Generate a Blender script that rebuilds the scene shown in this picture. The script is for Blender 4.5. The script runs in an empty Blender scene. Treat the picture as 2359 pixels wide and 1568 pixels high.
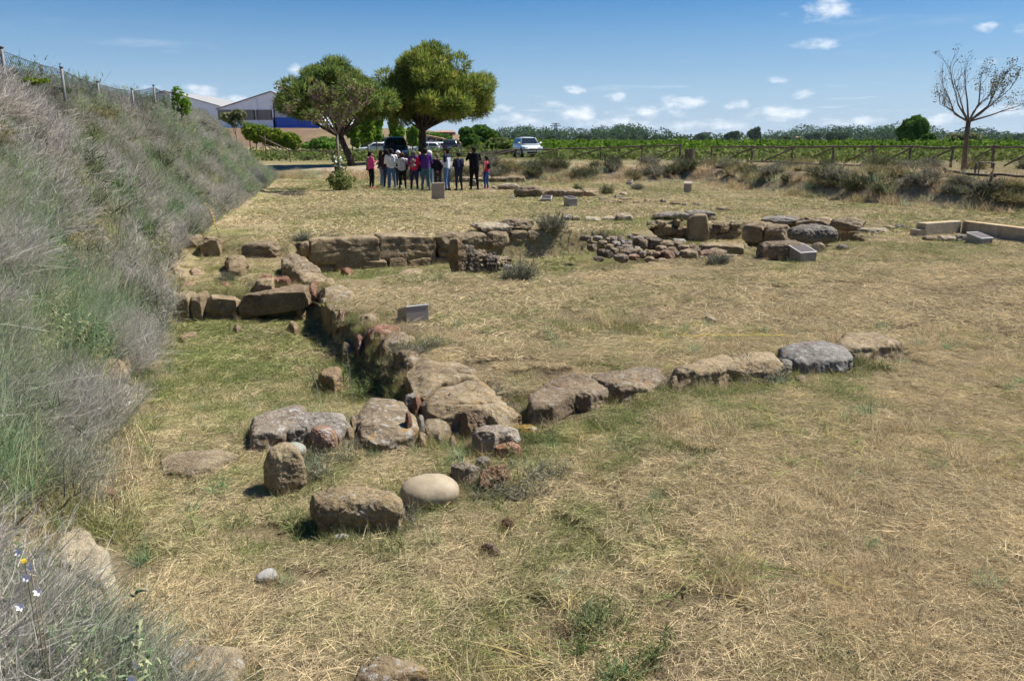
import bpy, bmesh, math, random
import numpy as np
from mathutils import Vector, Matrix, Euler

# ------------------------------------------------------------------ camera, sky, sun, exposure
SC = bpy.context.scene
COL = SC.collection
CAM_Z, PITCH, FPX = 2.1, math.radians(14.1), 794.5
cam = bpy.data.objects.new('camera', bpy.data.cameras.new('camera'))
COL.objects.link(cam)
cam.location = (0, 0, CAM_Z)
cam.rotation_euler = (math.pi / 2 - PITCH, 0, 0)
cam.data.sensor_width = 36.0
cam.data.lens = FPX / 1024 * 36.0
cam.data.clip_start = 0.05
cam.data.clip_end = 30000
SC.camera = cam
SC.view_settings.view_transform = 'Standard'
SC.view_settings.look = 'None'
SC.view_settings.gamma = 1.0
SC.view_settings.use_curve_mapping = False
SC.view_settings.exposure = 1.0
SC.cycles.max_bounces = 4
SC.cycles.diffuse_bounces = 2
SC.cycles.transmission_bounces = 3
SC.cycles.use_adaptive_sampling = True
SC.cycles.adaptive_threshold = 0.03
SC.cycles.adaptive_min_samples = 24
SC.cycles.transparent_max_bounces = 8
SC.cycles.use_denoising = True
SC.cycles.denoising_prefilter = 'ACCURATE'

SUN_AZ, SUN_EL = math.radians(68), math.radians(55)      # azimuth from the viewing direction, towards the right
sun = bpy.data.objects.new('sun', bpy.data.lights.new('sun', 'SUN'))
COL.objects.link(sun)
sun.data.energy = 5.0
sun.data.angle = math.radians(0.5)
sun.data.color = (1.0, 0.95, 0.86)
sdir = Vector((math.sin(SUN_AZ) * math.cos(SUN_EL), math.cos(SUN_AZ) * math.cos(SUN_EL), math.sin(SUN_EL)))
sun.rotation_euler = sdir.to_track_quat('Z', 'Y').to_euler()

world = bpy.data.worlds.new('World')
SC.world = world
world.use_nodes = True
wn, wl = world.node_tree.nodes, world.node_tree.links
wn.clear()
w_out = wn.new('ShaderNodeOutputWorld')
w_bg = wn.new('ShaderNodeBackground')
w_sky = wn.new('ShaderNodeTexSky')
w_sky.sky_type = 'NISHITA'
w_sky.sun_disc = False
w_sky.sun_elevation = SUN_EL
w_sky.sun_rotation = SUN_AZ
w_sky.altitude = 200
w_sky.air_density = 1.0
w_sky.dust_density = 0.15
w_sky.ozone_density = 3.0
w_bg.inputs['Strength'].default_value = 0.05
world.cycles.sampling_method = 'MANUAL'
world.cycles.sample_map_resolution = 512


def wmath(op, a, b=None, c=None):
    n = wn.new('ShaderNodeMath')
    n.operation = op
    for i, v in enumerate((a, b, c)):
        if v is None:
            continue
        if isinstance(v, (int, float)):
            n.inputs[i].default_value = v
        else:
            wl.new(v, n.inputs[i])
    return n.outputs[0]


w_tc = wn.new('ShaderNodeTexCoord')
w_sep = wn.new('ShaderNodeSeparateXYZ')
wl.new(w_tc.outputs['Generated'], w_sep.inputs[0])
w_az = wmath('ARCTAN2', w_sep.outputs['X'], w_sep.outputs['Y'])
w_el = wmath('ARCSINE', w_sep.outputs['Z'])
# a cumulus layer: the direction is carried to a flat layer overhead, so far clouds crowd at the horizon
w_den = wmath('ADD', wmath('MAXIMUM', w_sep.outputs['Z'], 0.0), 0.035)
w_cv = wn.new('ShaderNodeCombineXYZ')
wl.new(wmath('DIVIDE', w_sep.outputs['X'], w_den), w_cv.inputs[0])
wl.new(wmath('DIVIDE', w_sep.outputs['Y'], w_den), w_cv.inputs[1])
w_n1 = wn.new('ShaderNodeTexNoise')
w_n1.inputs['Scale'].default_value = 0.55
w_n1.inputs['Detail'].default_value = 6
w_n1.inputs['Roughness'].default_value = 0.62
wl.new(w_cv.outputs[0], w_n1.inputs['Vector'])
# fine billows in angles, for the single puffs and the edges of the bank
w_av = wn.new('ShaderNodeCombineXYZ')
wl.new(w_az, w_av.inputs[0])
wl.new(wmath('MULTIPLY', w_el, 1.9), w_av.inputs[1])
w_n2 = wn.new('ShaderNodeTexNoise')
w_n2.inputs['Scale'].default_value = 26
w_n2.inputs['Detail'].default_value = 7
w_n2.inputs['Roughness'].default_value = 0.6
wl.new(w_av.outputs[0], w_n2.inputs['Vector'])
w_n3 = wn.new('ShaderNodeTexNoise')
w_n3.inputs['Scale'].default_value = 9
w_n3.inputs['Detail'].default_value = 2
wl.new(w_av.outputs[0], w_n3.inputs['Vector'])
bill = w_n2.outputs['Fac']
cloud = None


def pix_dir(x, y, fr='D'):
    u, v = px(x, y, fr)
    xc, yc = u - 512.0, 340.0 - v
    d = Vector((xc, FPX * math.cos(PITCH) + yc * math.sin(PITCH), -FPX * math.sin(PITCH) + yc * math.cos(PITCH)))
    return d.normalized()


FR = dict(D=(0, 0, 4096 / 2359), Z1=(0, 100, 1200 / 2352), Z2=(1000, 140, 1100 / 2359), Z3=(1900, 400, 1100 / 2359),
          Z4=(2900, 200, 1196 / 2344), Z5=(600, 850, 1100 / 2300), Z6=(1600, 750, 1100 / 2359), Z7=(2400, 750, 1200 / 2359),
          Y1=(900, 1400, 1300 / 2359), Y2=(2000, 1250, 1700 / 2359), Y3=(0, 900, 900 / 1568), Y4=(0, 1800, 1100 / 1869),
          Y5=(1000, 2000, 1400 / 2359), Y6=(2400, 1800, 1696 / 2359), Y7=(1430, 540, 570 / 2359), Y8=(3300, 750, 796 / 2359))


def px(x, y, fr='D'):
    """survey note coordinates -> picture coordinates of a 1024 x 680 picture"""
    x0, y0, s = FR[fr]
    return (x0 + x * s) / 4.0, (y0 + y * s) / 4.0


# the single clouds of the day: centre, width, height (survey notes), weight
CLOUDS = [(1890, 28, 60, 22, 1.0), (1875, 103, 40, 10, .75), (2268, 66, 24, 10, .8), (2352, 70, 14, 9, .7), (1331, 206, 24, 11, .95), (1424, 221, 26, 11, .8),
          (1563, 236, 56, 13, .95), (1276, 243, 26, 9, .7), (1700, 246, 32, 11, .95), (1770, 262, 66, 17, .95), (1858, 217, 30, 11, .8),
          (1775, 184, 22, 7, .75), (1140, 248, 36, 14, .8), (1340, 262, 70, 20, .8), (1500, 262, 60, 18, .8), (460, 209, 34, 14, .95), (545, 228, 26, 9, .75),
          (1210, 275, 90, 16, .7), (1420, 282, 120, 14, .7), (1650, 285, 110, 12, .6), (1930, 284, 70, 9, .6), (2000, 280, 40, 9, .6), (2140, 277, 60, 9, .55), (2310, 255, 40, 10, .6), (680, 160, 14, 9, .6),
          (350, 205, 26, 8, .7), (275, 190, 24, 6, .5), (2300, 140, 28, 7, .5)]
for (x, y, a, b, wt) in CLOUDS:
    d = pix_dir(x, y)
    az, el = math.atan2(d.x, d.y), math.asin(d.z)
    ra, rb = 1.25 * a / 2359 * 1024 / FPX, 1.2 * b / 2359 * 1024 / FPX
    dx = wmath('MULTIPLY_ADD', w_az, 1 / ra, -az / ra)
    dy = wmath('MULTIPLY_ADD', w_el, 1 / rb, -el / rb)
    m = wmath('MULTIPLY_ADD', wmath('MULTIPLY_ADD', dx, dx, wmath('MULTIPLY', dy, dy)), -wt, wt)
    cloud = m if cloud is None else wmath('MAXIMUM', cloud, m)
shaped = wmath('ADD', cloud, wmath('MULTIPLY', wmath('SUBTRACT', bill, 0.5), 4.6))
cm = wn.new('ShaderNodeMapRange')
cm.interpolation_type = 'SMOOTHSTEP'
cm.inputs['From Min'].default_value = 0.05
cm.inputs['From Max'].default_value = 1.7
wl.new(shaped, cm.inputs['Value'])
puffs = wmath('MULTIPLY', cm.outputs[0], wmath('GREATER_THAN', cloud, -0.9))
# the far layer
low = wn.new('ShaderNodeMapRange')
low.interpolation_type = 'SMOOTHSTEP'
low.inputs['From Min'].default_value = 0.56
low.inputs['From Max'].default_value = 0.74
wl.new(w_n1.outputs['Fac'], low.inputs['Value'])
lowm = wn.new('ShaderNodeMapRange')
lowm.inputs['From Min'].default_value = 0.16
lowm.inputs['From Max'].default_value = 0.03
wl.new(w_el, lowm.inputs['Value'])
layer = wmath('MULTIPLY', wmath('MULTIPLY', low.outputs[0], lowm.outputs[0]), 0.34)
veil = wn.new('ShaderNodeMapRange')
veil.inputs['From Min'].default_value = 0.085
veil.inputs['From Max'].default_value = -0.005
veil.inputs['To Max'].default_value = 0.24
wl.new(w_el, veil.inputs['Value'])
veilm = wmath('MULTIPLY', veil.outputs[0], wmath('ADD', 0.35, w_n3.outputs['Fac']))
fac = wmath('MINIMUM', wmath('ADD', wmath('MAXIMUM', wmath('MULTIPLY', puffs, 0.8), layer), wmath('MULTIPLY', veilm, 0.55)), 0.95)
w_mix = wn.new('ShaderNodeMixRGB')
wl.new(fac, w_mix.inputs['Fac'])
w_hsv = wn.new('ShaderNodeHueSaturation')
w_hsv.inputs['Saturation'].default_value = 1.55
w_hsv.inputs['Value'].default_value = .8
wl.new(w_sky.outputs[0], w_hsv.inputs['Color'])
w_low = wn.new('ShaderNodeMapRange')
w_low.interpolation_type = 'SMOOTHSTEP'
w_low.inputs['From Min'].default_value = 0.22
w_low.inputs['From Max'].default_value = 0.0
w_low.inputs['To Max'].default_value = 0.75
wl.new(w_el, w_low.inputs['Value'])
w_air = wn.new('ShaderNodeMixRGB')
wl.new(w_low.outputs[0], w_air.inputs['Fac'])
wl.new(w_hsv.outputs[0], w_air.inputs['Color1'])
w_air.inputs['Color2'].default_value = (4.5, 5.9, 7.3, 1)
wl.new(w_air.outputs[0], w_mix.inputs['Color1'])
w_mix.inputs['Color2'].default_value = (12.2, 11.3, 10.2, 1)
w_tint = wn.new('ShaderNodeMixRGB')
w_tint.blend_type = 'MULTIPLY'
w_tint.inputs['Fac'].default_value = 1.0
wl.new(w_mix.outputs[0], w_tint.inputs['Color1'])
w_tint.inputs['Color2'].default_value = (.88, .98, 1.14, 1)
wl.new(w_tint.outputs[0], w_bg.inputs['Color'])
wl.new(w_bg.outputs[0], w_out.inputs[0])

# ------------------------------------------------------------------ general helpers
rng = np.random.default_rng(7)
random.seed(7)


def ray(x, y, fr='D'):
    u, v = px(x, y, fr)
    xc, yc = u - 512.0, 340.0 - v
    return np.array([xc, FPX * math.cos(PITCH) + yc * math.sin(PITCH), -FPX * math.sin(PITCH) + yc * math.cos(PITCH)])


def on_z(x, y, fr='D', z=0.0):
    d = ray(x, y, fr)
    t = (z - CAM_Z) / d[2]
    return np.array([d[0] * t, d[1] * t, z])


def at_y(x, y, fr, Y):
    d = ray(x, y, fr)
    t = Y / d[1]
    return np.array([d[0] * t, Y, CAM_Z + d[2] * t])


def smooth(a, b, v):
    t = np.clip((np.asarray(v, float) - a) / (b - a), 0, 1)
    return t * t * (3 - 2 * t)


def _hash(i, j, k, s):
    n = (i.astype(np.int64) * 374761393 + j.astype(np.int64) * 668265263 + k.astype(np.int64) * 2147483647 + s * 974711) & 0x7fffffff
    n = ((n ^ (n >> 13)) * 1274126177) & 0x7fffffff
    n = ((n ^ (n >> 16)) * 1103515245) & 0x7fffffff
    return (n ^ (n >> 15)) / 0x7fffffff


def vnoise(p, seed=0):
    p = np.asarray(p, float)
    i = np.floor(p).astype(np.int64)
    f = p - i
    f = f * f * (3 - 2 * f)
    r = 0
    for a in (0, 1):
        wa = f[:, 0] if a else 1 - f[:, 0]
        for b in (0, 1):
            wb = f[:, 1] if b else 1 - f[:, 1]
            for c in (0, 1):
                wc = f[:, 2] if c else 1 - f[:, 2]
                r = r + wa * wb * wc * _hash(i[:, 0] + a, i[:, 1] + b, i[:, 2] + c, seed)
    return r * 2 - 1


def fbm(p, octaves=4, seed=0, rough=.5):
    p = np.asarray(p, float)
    a, r, s = 1.0, 0, 0
    for o in range(octaves):
        r = r + a * vnoise(p * 2 ** o + 17.3 * o, seed + o)
        s += a
        a *= rough
    return r / s


def fbm2(x, y, sc, octaves=4, seed=0):
    x, y = np.asarray(x, float), np.asarray(y, float)
    return fbm(np.stack([x.ravel() * sc, y.ravel() * sc, np.zeros(x.size) + .37], 1), octaves, seed).reshape(x.shape)


def np_mesh(name, V, F, mats=(), smooth_=False, midx=None):
    V = np.asarray(V, np.float32)
    F = np.asarray(F, np.int32)
    me = bpy.data.meshes.new(name)
    k = F.shape[1]
    me.vertices.add(len(V))
    me.vertices.foreach_set('co', V.ravel())
    me.loops.add(F.size)
    me.loops.foreach_set('vertex_index', F.ravel())
    me.polygons.add(len(F))
    me.polygons.foreach_set('loop_start', np.arange(0, F.size, k, dtype=np.int32))
    me.polygons.foreach_set('loop_total', np.full(len(F), k, np.int32))
    if midx is not None:
        me.polygons.foreach_set('material_index', np.asarray(midx, np.int32))
    me.polygons.foreach_set('use_smooth', np.full(len(F), bool(smooth_)))
    me.update(calc_edges=True)
    for m in mats:
        me.materials.append(m)
    return me


def link(name, data, parent=None, loc=None):
    o = bpy.data.objects.new(name, data)
    COL.objects.link(o)
    if parent is not None:
        o.parent = parent
    if loc is not None:
        o.location = loc
    return o


def tag(o, label=None, cat=None, group=None, kind=None):
    if label:
        o['label'] = label
    if cat:
        o['category'] = cat
    if group:
        o['group'] = group
    if kind:
        o['kind'] = kind
    return o


def thing(name, label, cat, loc=(0, 0, 0), rz=0.0, group=None):
    o = link(name, None, None, loc)
    o.rotation_euler = (0, 0, rz)
    o.empty_display_size = .2
    return tag(o, label, cat, group)


class MB:
    """collects simple solids; build() links them as one mesh object"""
    def __init__(self):
        self.v, self.f, self.m = [], [], []

    def add(self, vs, fs, m=0):
        b = len(self.v)
        self.v += [tuple(p) for p in vs]
        self.f += [tuple(b + i for i in f) for f in fs]
        self.m += [m] * len(fs)

    def box(self, c, s, m=0, rot=None):
        vs = [Vector((sx * s[0] / 2, sy * s[1] / 2, sz * s[2] / 2)) for sz in (-1, 1) for sy in (-1, 1) for sx in (-1, 1)]
        if rot is not None:
            vs = [rot @ p for p in vs]
        vs = [p + Vector(c) for p in vs]
        self.add(vs, [(0, 2, 3, 1), (4, 5, 7, 6), (0, 1, 5, 4), (2, 6, 7, 3), (0, 4, 6, 2), (1, 3, 7, 5)], m)

    def hexa(self, p, m=0):
        """eight corners: bottom ring 0-3, top ring 4-7"""
        self.add(p, [(3, 2, 1, 0), (4, 5, 6, 7), (0, 1, 5, 4), (1, 2, 6, 5), (2, 3, 7, 6), (3, 0, 4, 7)], m)

    def tube(self, pts, rad, n=8, m=0, cap=True, wob=0.0, seed=0):
        pts = [Vector(p) for p in pts]
        rr = random.Random(seed)
        rings = []
        for i, p in enumerate(pts):
            d = (pts[min(i + 1, len(pts) - 1)] - pts[max(i - 1, 0)]).normalized()
            a = d.orthogonal().normalized() if abs(d.z) > .9 else Vector((0, 0, 1)).cross(d).normalized()
            b = d.cross(a)
            r = rad[i] if hasattr(rad, '__len__') else rad
            rings.append([p + (a * math.cos(k * 2 * math.pi / n) + b * math.sin(k * 2 * math.pi / n)) * r * (1 + wob * (rr.random() - .5)) for k in range(n)])
        vs = [q for r in rings for q in r]
        fs = [(i * n + k, i * n + (k + 1) % n, (i + 1) * n + (k + 1) % n, (i + 1) * n + k) for i in range(len(rings) - 1) for k in range(n)]
        if cap:
            fs += [tuple(range(n - 1, -1, -1)), tuple((len(rings) - 1) * n + k for k in range(n))]
        self.add(vs, fs, m)

    def build(self, name, mats, parent=None, smooth_=False, loc=None):
        me = bpy.data.meshes.new(name)
        me.from_pydata(self.v, [], self.f)
        for m in (mats if isinstance(mats, (list, tuple)) else [mats]):
            me.materials.append(m)
        for p, k in zip(me.polygons, self.m):
            p.material_index = k
            p.use_smooth = smooth_
        me.update()
        return link(name, me, parent, loc)


# ------------------------------------------------------------------ materials
def new_mat(name):
    m = bpy.data.materials.new(name)
    m.use_nodes = True
    nt = m.node_tree
    nt.nodes.clear()
    out = nt.nodes.new('ShaderNodeOutputMaterial')
    return m, nt, out


class NT:
    def __init__(self, nt):
        self.nt = nt

    def n(self, t, **kw):
        o = self.nt.nodes.new(t)
        for k, v in kw.items():
            if hasattr(o, k) and k not in o.inputs:
                setattr(o, k, v)
            else:
                self.set(o.inputs[k], v)
        return o

    def set(self, s, v):
        if hasattr(v, 'links'):
            self.nt.links.new(v, s)
        else:
            s.default_value = v

    def math(self, op, *a):
        o = self.nt.nodes.new('ShaderNodeMath')
        o.operation = op
        for i, v in enumerate(a):
            self.set(o.inputs[i], v)
        return o.outputs[0]

    def mix(self, f, a, b, bt='MIX'):
        o = self.nt.nodes.new('ShaderNodeMixRGB')
        o.blend_type = bt
        self.set(o.inputs[0], f)
        self.set(o.inputs[1], c4(a))
        self.set(o.inputs[2], c4(b))
        return o.outputs[0]

    def ramp(self, v, a, b, lo=0.0, hi=1.0):
        o = self.nt.nodes.new('ShaderNodeMapRange')
        o.interpolation_type = 'SMOOTHSTEP'
        self.set(o.inputs['Value'], v)
        o.inputs['From Min'].default_value = a
        o.inputs['From Max'].default_value = b
        o.inputs['To Min'].default_value = lo
        o.inputs['To Max'].default_value = hi
        return o.outputs[0]

    def noise(self, vec, scale, detail=4, rough=.55, out='Fac'):
        o = self.nt.nodes.new('ShaderNodeTexNoise')
        if vec is not None:
            self.nt.links.new(vec, o.inputs['Vector'])
        o.inputs['Scale'].default_value = scale
        o.inputs['Detail'].default_value = detail
        o.inputs['Roughness'].default_value = rough
        return o.outputs[out]


def c4(c):
    return (*c, 1.0) if isinstance(c, (tuple, list)) and len(c) == 3 else c


def simple_mat(name, col, rough=.7, metal=0.0, var=.12, scale=6, bump=0.0, spec=.3, coat=0.0):
    m, nt, out = new_mat(name)
    N = NT(nt)
    tc = N.n('ShaderNodeTexCoord').outputs['Object']
    f = N.noise(tc, scale, 5)
    col2 = N.mix(f, tuple(c * (1 - var) for c in col), tuple(min(1, c * (1 + var)) for c in col))
    b = N.n('ShaderNodeBsdfPrincipled')
    N.set(b.inputs['Base Color'], col2)
    b.inputs['Roughness'].default_value = rough
    b.inputs['Metallic'].default_value = metal
    b.inputs['Specular IOR Level'].default_value = spec
    b.inputs['Coat Weight'].default_value = coat
    if bump:
        bp = N.n('ShaderNodeBump', Strength=bump, Distance=.02)
        N.set(bp.inputs['Height'], N.noise(tc, scale * 5, 4))
        N.set(b.inputs['Normal'], bp.outputs[0])
    nt.links.new(b.outputs[0], out.inputs[0])
    return m


def stone_mat():
    m, nt, out = new_mat('weathered_sandstone')
    N = NT(nt)
    info = N.n('ShaderNodeObjectInfo')
    tc = N.n('ShaderNodeTexCoord').outputs['Object']
    off = N.n('ShaderNodeVectorMath', operation='ADD')
    nt.links.new(tc, off.inputs[0])
    cmb = N.n('ShaderNodeCombineXYZ')
    N.set(cmb.inputs[0], N.math('MULTIPLY', info.outputs['Random'], 91.0))
    N.set(cmb.inputs[1], N.math('MULTIPLY', info.outputs['Random'], 37.0))
    nt.links.new(cmb.outputs[0], off.inputs[1])
    p = off.outputs[0]
    geo = N.n('ShaderNodeNewGeometry')
    sep = N.n('ShaderNodeSeparateXYZ')
    nt.links.new(geo.outputs['Normal'], sep.inputs[0])
    base = info.outputs['Color']
    big = N.ramp(N.noise(p, 3.2, 5, .6), .3, .7)
    c = N.mix(big, N.mix(1.0, base, (.68, .62, .58), 'MULTIPLY'), N.mix(1.0, base, (1.16, 1.12, 1.04), 'MULTIPLY'))
    fine = N.ramp(N.noise(p, 34, 5, .7), .3, .72)
    c = N.mix(1.0, c, N.mix(fine, (.72, .72, .72), (1.16, 1.16, 1.16)), 'MULTIPLY')
    rust = N.ramp(N.noise(p, 5.5, 4, .6), .60, .72)
    c = N.mix(N.math('MULTIPLY', rust, .45), c, (.17, .075, .04))
    up = N.ramp(sep.outputs['Z'], -.1, .8)
    li = N.ramp(N.noise(p, 12, 6, .68), .53, .62)
    c = N.mix(N.math('MULTIPLY', N.math('MULTIPLY', li, N.math('ADD', .2, N.math('MULTIPLY', up, .55))), info.outputs['Alpha']), c, (.37, .365, .345))
    yl = N.ramp(N.noise(p, 7.3, 5, .6), .60, .68)
    c = N.mix(N.math('MULTIPLY', yl, N.math('MULTIPLY', info.outputs['Alpha'], .5)), c, (.36, .20, .045))
    pit = N.ramp(N.noise(p, 60, 3, .6), .25, .42)
    c = N.mix(1.0, c, N.mix(pit, (.55, .52, .5), (1, 1, 1)), 'MULTIPLY')
    b = N.n('ShaderNodeBsdfPrincipled')
    N.set(b.inputs['Base Color'], c)
    b.inputs['Roughness'].default_value = .93
    b.inputs['Specular IOR Level'].default_value = .15
    bp = N.n('ShaderNodeBump', Strength=.85, Distance=.028)
    hgt = N.math('ADD', N.noise(p, 22, 6, .7), N.math('MULTIPLY', N.noise(p, 70, 4, .7), .45))
    N.set(bp.inputs['Height'], hgt)
    nt.links.new(bp.outputs[0], b.inputs['Normal'])
    nt.links.new(b.outputs[0], out.inputs[0])
    return m


def pebble_mat():
    m, nt, out = new_mat('river_cobble')
    N = NT(nt)
    info = N.n('ShaderNodeObjectInfo')
    p = N.n('ShaderNodeTexCoord').outputs['Object']
    f = N.ramp(N.noise(p, 6, 5, .6), .3, .7)
    c = N.mix(1.0, info.outputs['Color'], N.mix(f, (.8, .78, .75), (1.1, 1.1, 1.1)), 'MULTIPLY')
    st = N.ramp(N.noise(p, 16, 5, .7), .58, .68)
    c = N.mix(N.math('MULTIPLY', st, .35), c, (.24, .14, .07))
    b = N.n('ShaderNodeBsdfPrincipled')
    N.set(b.inputs['Base Color'], c)
    b.inputs['Roughness'].default_value = .75
    b.inputs['Specular IOR Level'].default_value = .25
    bp = N.n('ShaderNodeBump', Strength=.25, Distance=.008)
    N.set(bp.inputs['Height'], N.noise(p, 45, 5, .7))
    nt.links.new(bp.outputs[0], b.inputs['Normal'])
    nt.links.new(b.outputs[0], out.inputs[0])
    return m


def blade_mat(name, dry, green, dark=.55, transl=.3, hue=None):
    """plant blades: 'tint' of the plant runs from dry to green; each plant and each spot differs a little"""
    m, nt, out = new_mat(name)
    N = NT(nt)
    at = N.n('ShaderNodeAttribute', attribute_type='INSTANCER', attribute_name='tint')
    info = N.n('ShaderNodeObjectInfo')
    p = N.n('ShaderNodeTexCoord').outputs['Object']
    geo = N.n('ShaderNodeNewGeometry')
    isl = geo.outputs['Random Per Island']
    pn = N.noise(geo.outputs['Position'], 2.6, 3, .6)
    t = N.math('ADD', at.outputs['Fac'], N.math('ADD', N.math('MULTIPLY', N.math('SUBTRACT', isl, .5), .45), N.math('MULTIPLY', N.math('SUBTRACT', pn, .5), 1.3)))
    c = N.mix(N.ramp(t, 0.15, .85), dry, green)
    if hue:
        c = N.mix(N.ramp(info.outputs['Random'], .55, 1.0, 0, .8), c, hue)
    br = N.math('ADD', N.math('MULTIPLY', N.math('FRACT', N.math('MULTIPLY', isl, 7.31)), 1.0), dark)
    br = N.math('MULTIPLY', br, N.math('ADD', .85, N.math('MULTIPLY', info.outputs['Random'], .3)))
    vm = N.n('ShaderNodeVectorMath', operation='SCALE')
    nt.links.new(c, vm.inputs[0])
    nt.links.new(br, vm.inputs['Scale'])
    d = N.n('ShaderNodeBsdfDiffuse', Roughness=.6)
    nt.links.new(vm.outputs[0], d.inputs['Color'])
    tr = N.n('ShaderNodeBsdfTranslucent')
    nt.links.new(vm.outputs[0], tr.inputs['Color'])
    mx = N.n('ShaderNodeMixShader', Fac=transl)
    nt.links.new(d.outputs[0], mx.inputs[1])
    nt.links.new(tr.outputs[0], mx.inputs[2])
    nt.links.new(mx.outputs[0], out.inputs[0])
    return m


def leaf_mat(name, a, b_, scale=1.2, transl=.3, c_=None):
    """foliage of one tree: two greens by clump and by leaf"""
    m, nt, out = new_mat(name)
    N = NT(nt)
    p = N.n('ShaderNodeTexCoord').outputs['Object']
    geo = N.n('ShaderNodeNewGeometry')
    isl = geo.outputs['Random Per Island']
    f = N.math('ADD', N.noise(p, scale, 3), N.math('MULTIPLY', N.math('SUBTRACT', isl, .5), .5))
    c = N.mix(N.ramp(f, .3, .72), a, b_)
    if c_:
        c = N.mix(N.ramp(N.noise(p, scale * 1.7, 2), .55, .7, 0, .75), c, c_)
    br = N.math('ADD', N.math('MULTIPLY', N.math('FRACT', N.math('MULTIPLY', isl, 5.77)), .6), .7)
    vm = N.n('ShaderNodeVectorMath', operation='SCALE')
    nt.links.new(c, vm.inputs[0])
    nt.links.new(br, vm.inputs['Scale'])
    d = N.n('ShaderNodeBsdfDiffuse', Roughness=.5)
    nt.links.new(vm.outputs[0], d.inputs['Color'])
    tr = N.n('ShaderNodeBsdfTranslucent')
    nt.links.new(vm.outputs[0], tr.inputs['Color'])
    mx = N.n('ShaderNodeMixShader', Fac=transl)
    nt.links.new(d.outputs[0], mx.inputs[1])
    nt.links.new(tr.outputs[0], mx.inputs[2])
    nt.links.new(mx.outputs[0], out.inputs[0])
    return m


def ground_mat():
    m, nt, out = new_mat('mown_ground')
    N = NT(nt)
    p = N.n('ShaderNodeTexCoord').outputs['Object']
    g = N.n('ShaderNodeAttribute', attribute_name='green').outputs['Fac']
    s = N.n('ShaderNodeAttribute', attribute_name='sand').outputs['Fac']
    e = N.n('ShaderNodeAttribute', attribute_name='earth').outputs['Fac']
    fl = N.n('ShaderNodeAttribute', attribute_name='field').outputs['Fac']
    mid = N.noise(p, 1.3, 6, .65)
    fine = N.noise(p, 16, 6, .75)
    vf = N.noise(p, 70, 4, .8)
    straw = N.mix(N.ramp(fine, .35, .68), (.28, .215, .125), (.52, .435, .27))
    straw = N.mix(N.ramp(N.noise(p, .8, 5, .6), .48, .7, 0, .5), straw, (.31, .225, .14))
    grn = N.mix(N.ramp(fine, .35, .68), (.17, .17, .065), (.32, .31, .13))
    c = N.mix(N.ramp(N.math('ADD', g, N.math('MULTIPLY', N.math('SUBTRACT', mid, .5), 1.2)), .25, .8), straw, grn)
    c = N.mix(N.ramp(N.noise(p, 2.6, 5, .7), .62, .74, 0, .55), c, (.22, .15, .095))
    nr = N.n('ShaderNodeAttribute', attribute_name='litter').outputs['Fac']
    c = N.mix(N.math('MULTIPLY', nr, .7), c, N.mix(N.ramp(fine, .3, .7), (.085, .066, .04), (.2, .155, .095)))
    earth = N.mix(N.ramp(fine, .3, .7), (.15, .10, .065), (.29, .205, .14))
    c = N.mix(N.ramp(N.math('ADD', e, N.math('MULTIPLY', N.math('SUBTRACT', mid, .5), .8)), .3, .75), c, earth)
    sand = N.mix(N.ramp(fine, .3, .7), (.34, .265, .175), (.47, .38, .265))
    c = N.mix(N.ramp(N.math('ADD', s, N.math('MULTIPLY', N.math('SUBTRACT', mid, .5), .6)), .35, .7), c, sand)
    fld = N.mix(N.ramp(N.noise(p, .05, 5, .6), .35, .65), (.06, .085, .03), (.15, .15, .06))
    c = N.mix(fl, c, fld)
    c = N.mix(1.0, c, N.mix(N.ramp(vf, .28, .7), (.55, .55, .55), (1.2, 1.2, 1.2)), 'MULTIPLY')
    b = N.n('ShaderNodeBsdfDiffuse', Roughness=.9)
    nt.links.new(c, b.inputs['Color'])
    bp = N.n('ShaderNodeBump', Strength=.9, Distance=.03)
    N.set(bp.inputs['Height'], N.math('ADD', fine, N.math('MULTIPLY', vf, .5)))
    nt.links.new(bp.outputs[0], b.inputs['Normal'])
    nt.links.new(b.outputs[0], out.inputs[0])
    return m


def bark_mat(name, a, b_, scale=14):
    m, nt, out = new_mat(name)
    N = NT(nt)
    p = N.n('ShaderNodeTexCoord').outputs['Object']
    mp = N.n('ShaderNodeMapping')
    nt.links.new(p, mp.inputs[0])
    mp.inputs['Scale'].default_value = (1, 1, .25)
    f = N.noise(mp.outputs[0], scale, 6, .7)
    c = N.mix(N.ramp(f, .35, .65), a, b_)
    b = N.n('ShaderNodeBsdfPrincipled', Roughness=.95)
    N.set(b.inputs['Base Color'], c)
    b.inputs['Specular IOR Level'].default_value = .1
    bp = N.n('ShaderNodeBump', Strength=.8, Distance=.03)
    N.set(bp.inputs['Height'], f)
    nt.links.new(bp.outputs[0], b.inputs['Normal'])
    nt.links.new(b.outputs[0], out.inputs[0])
    return m


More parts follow.
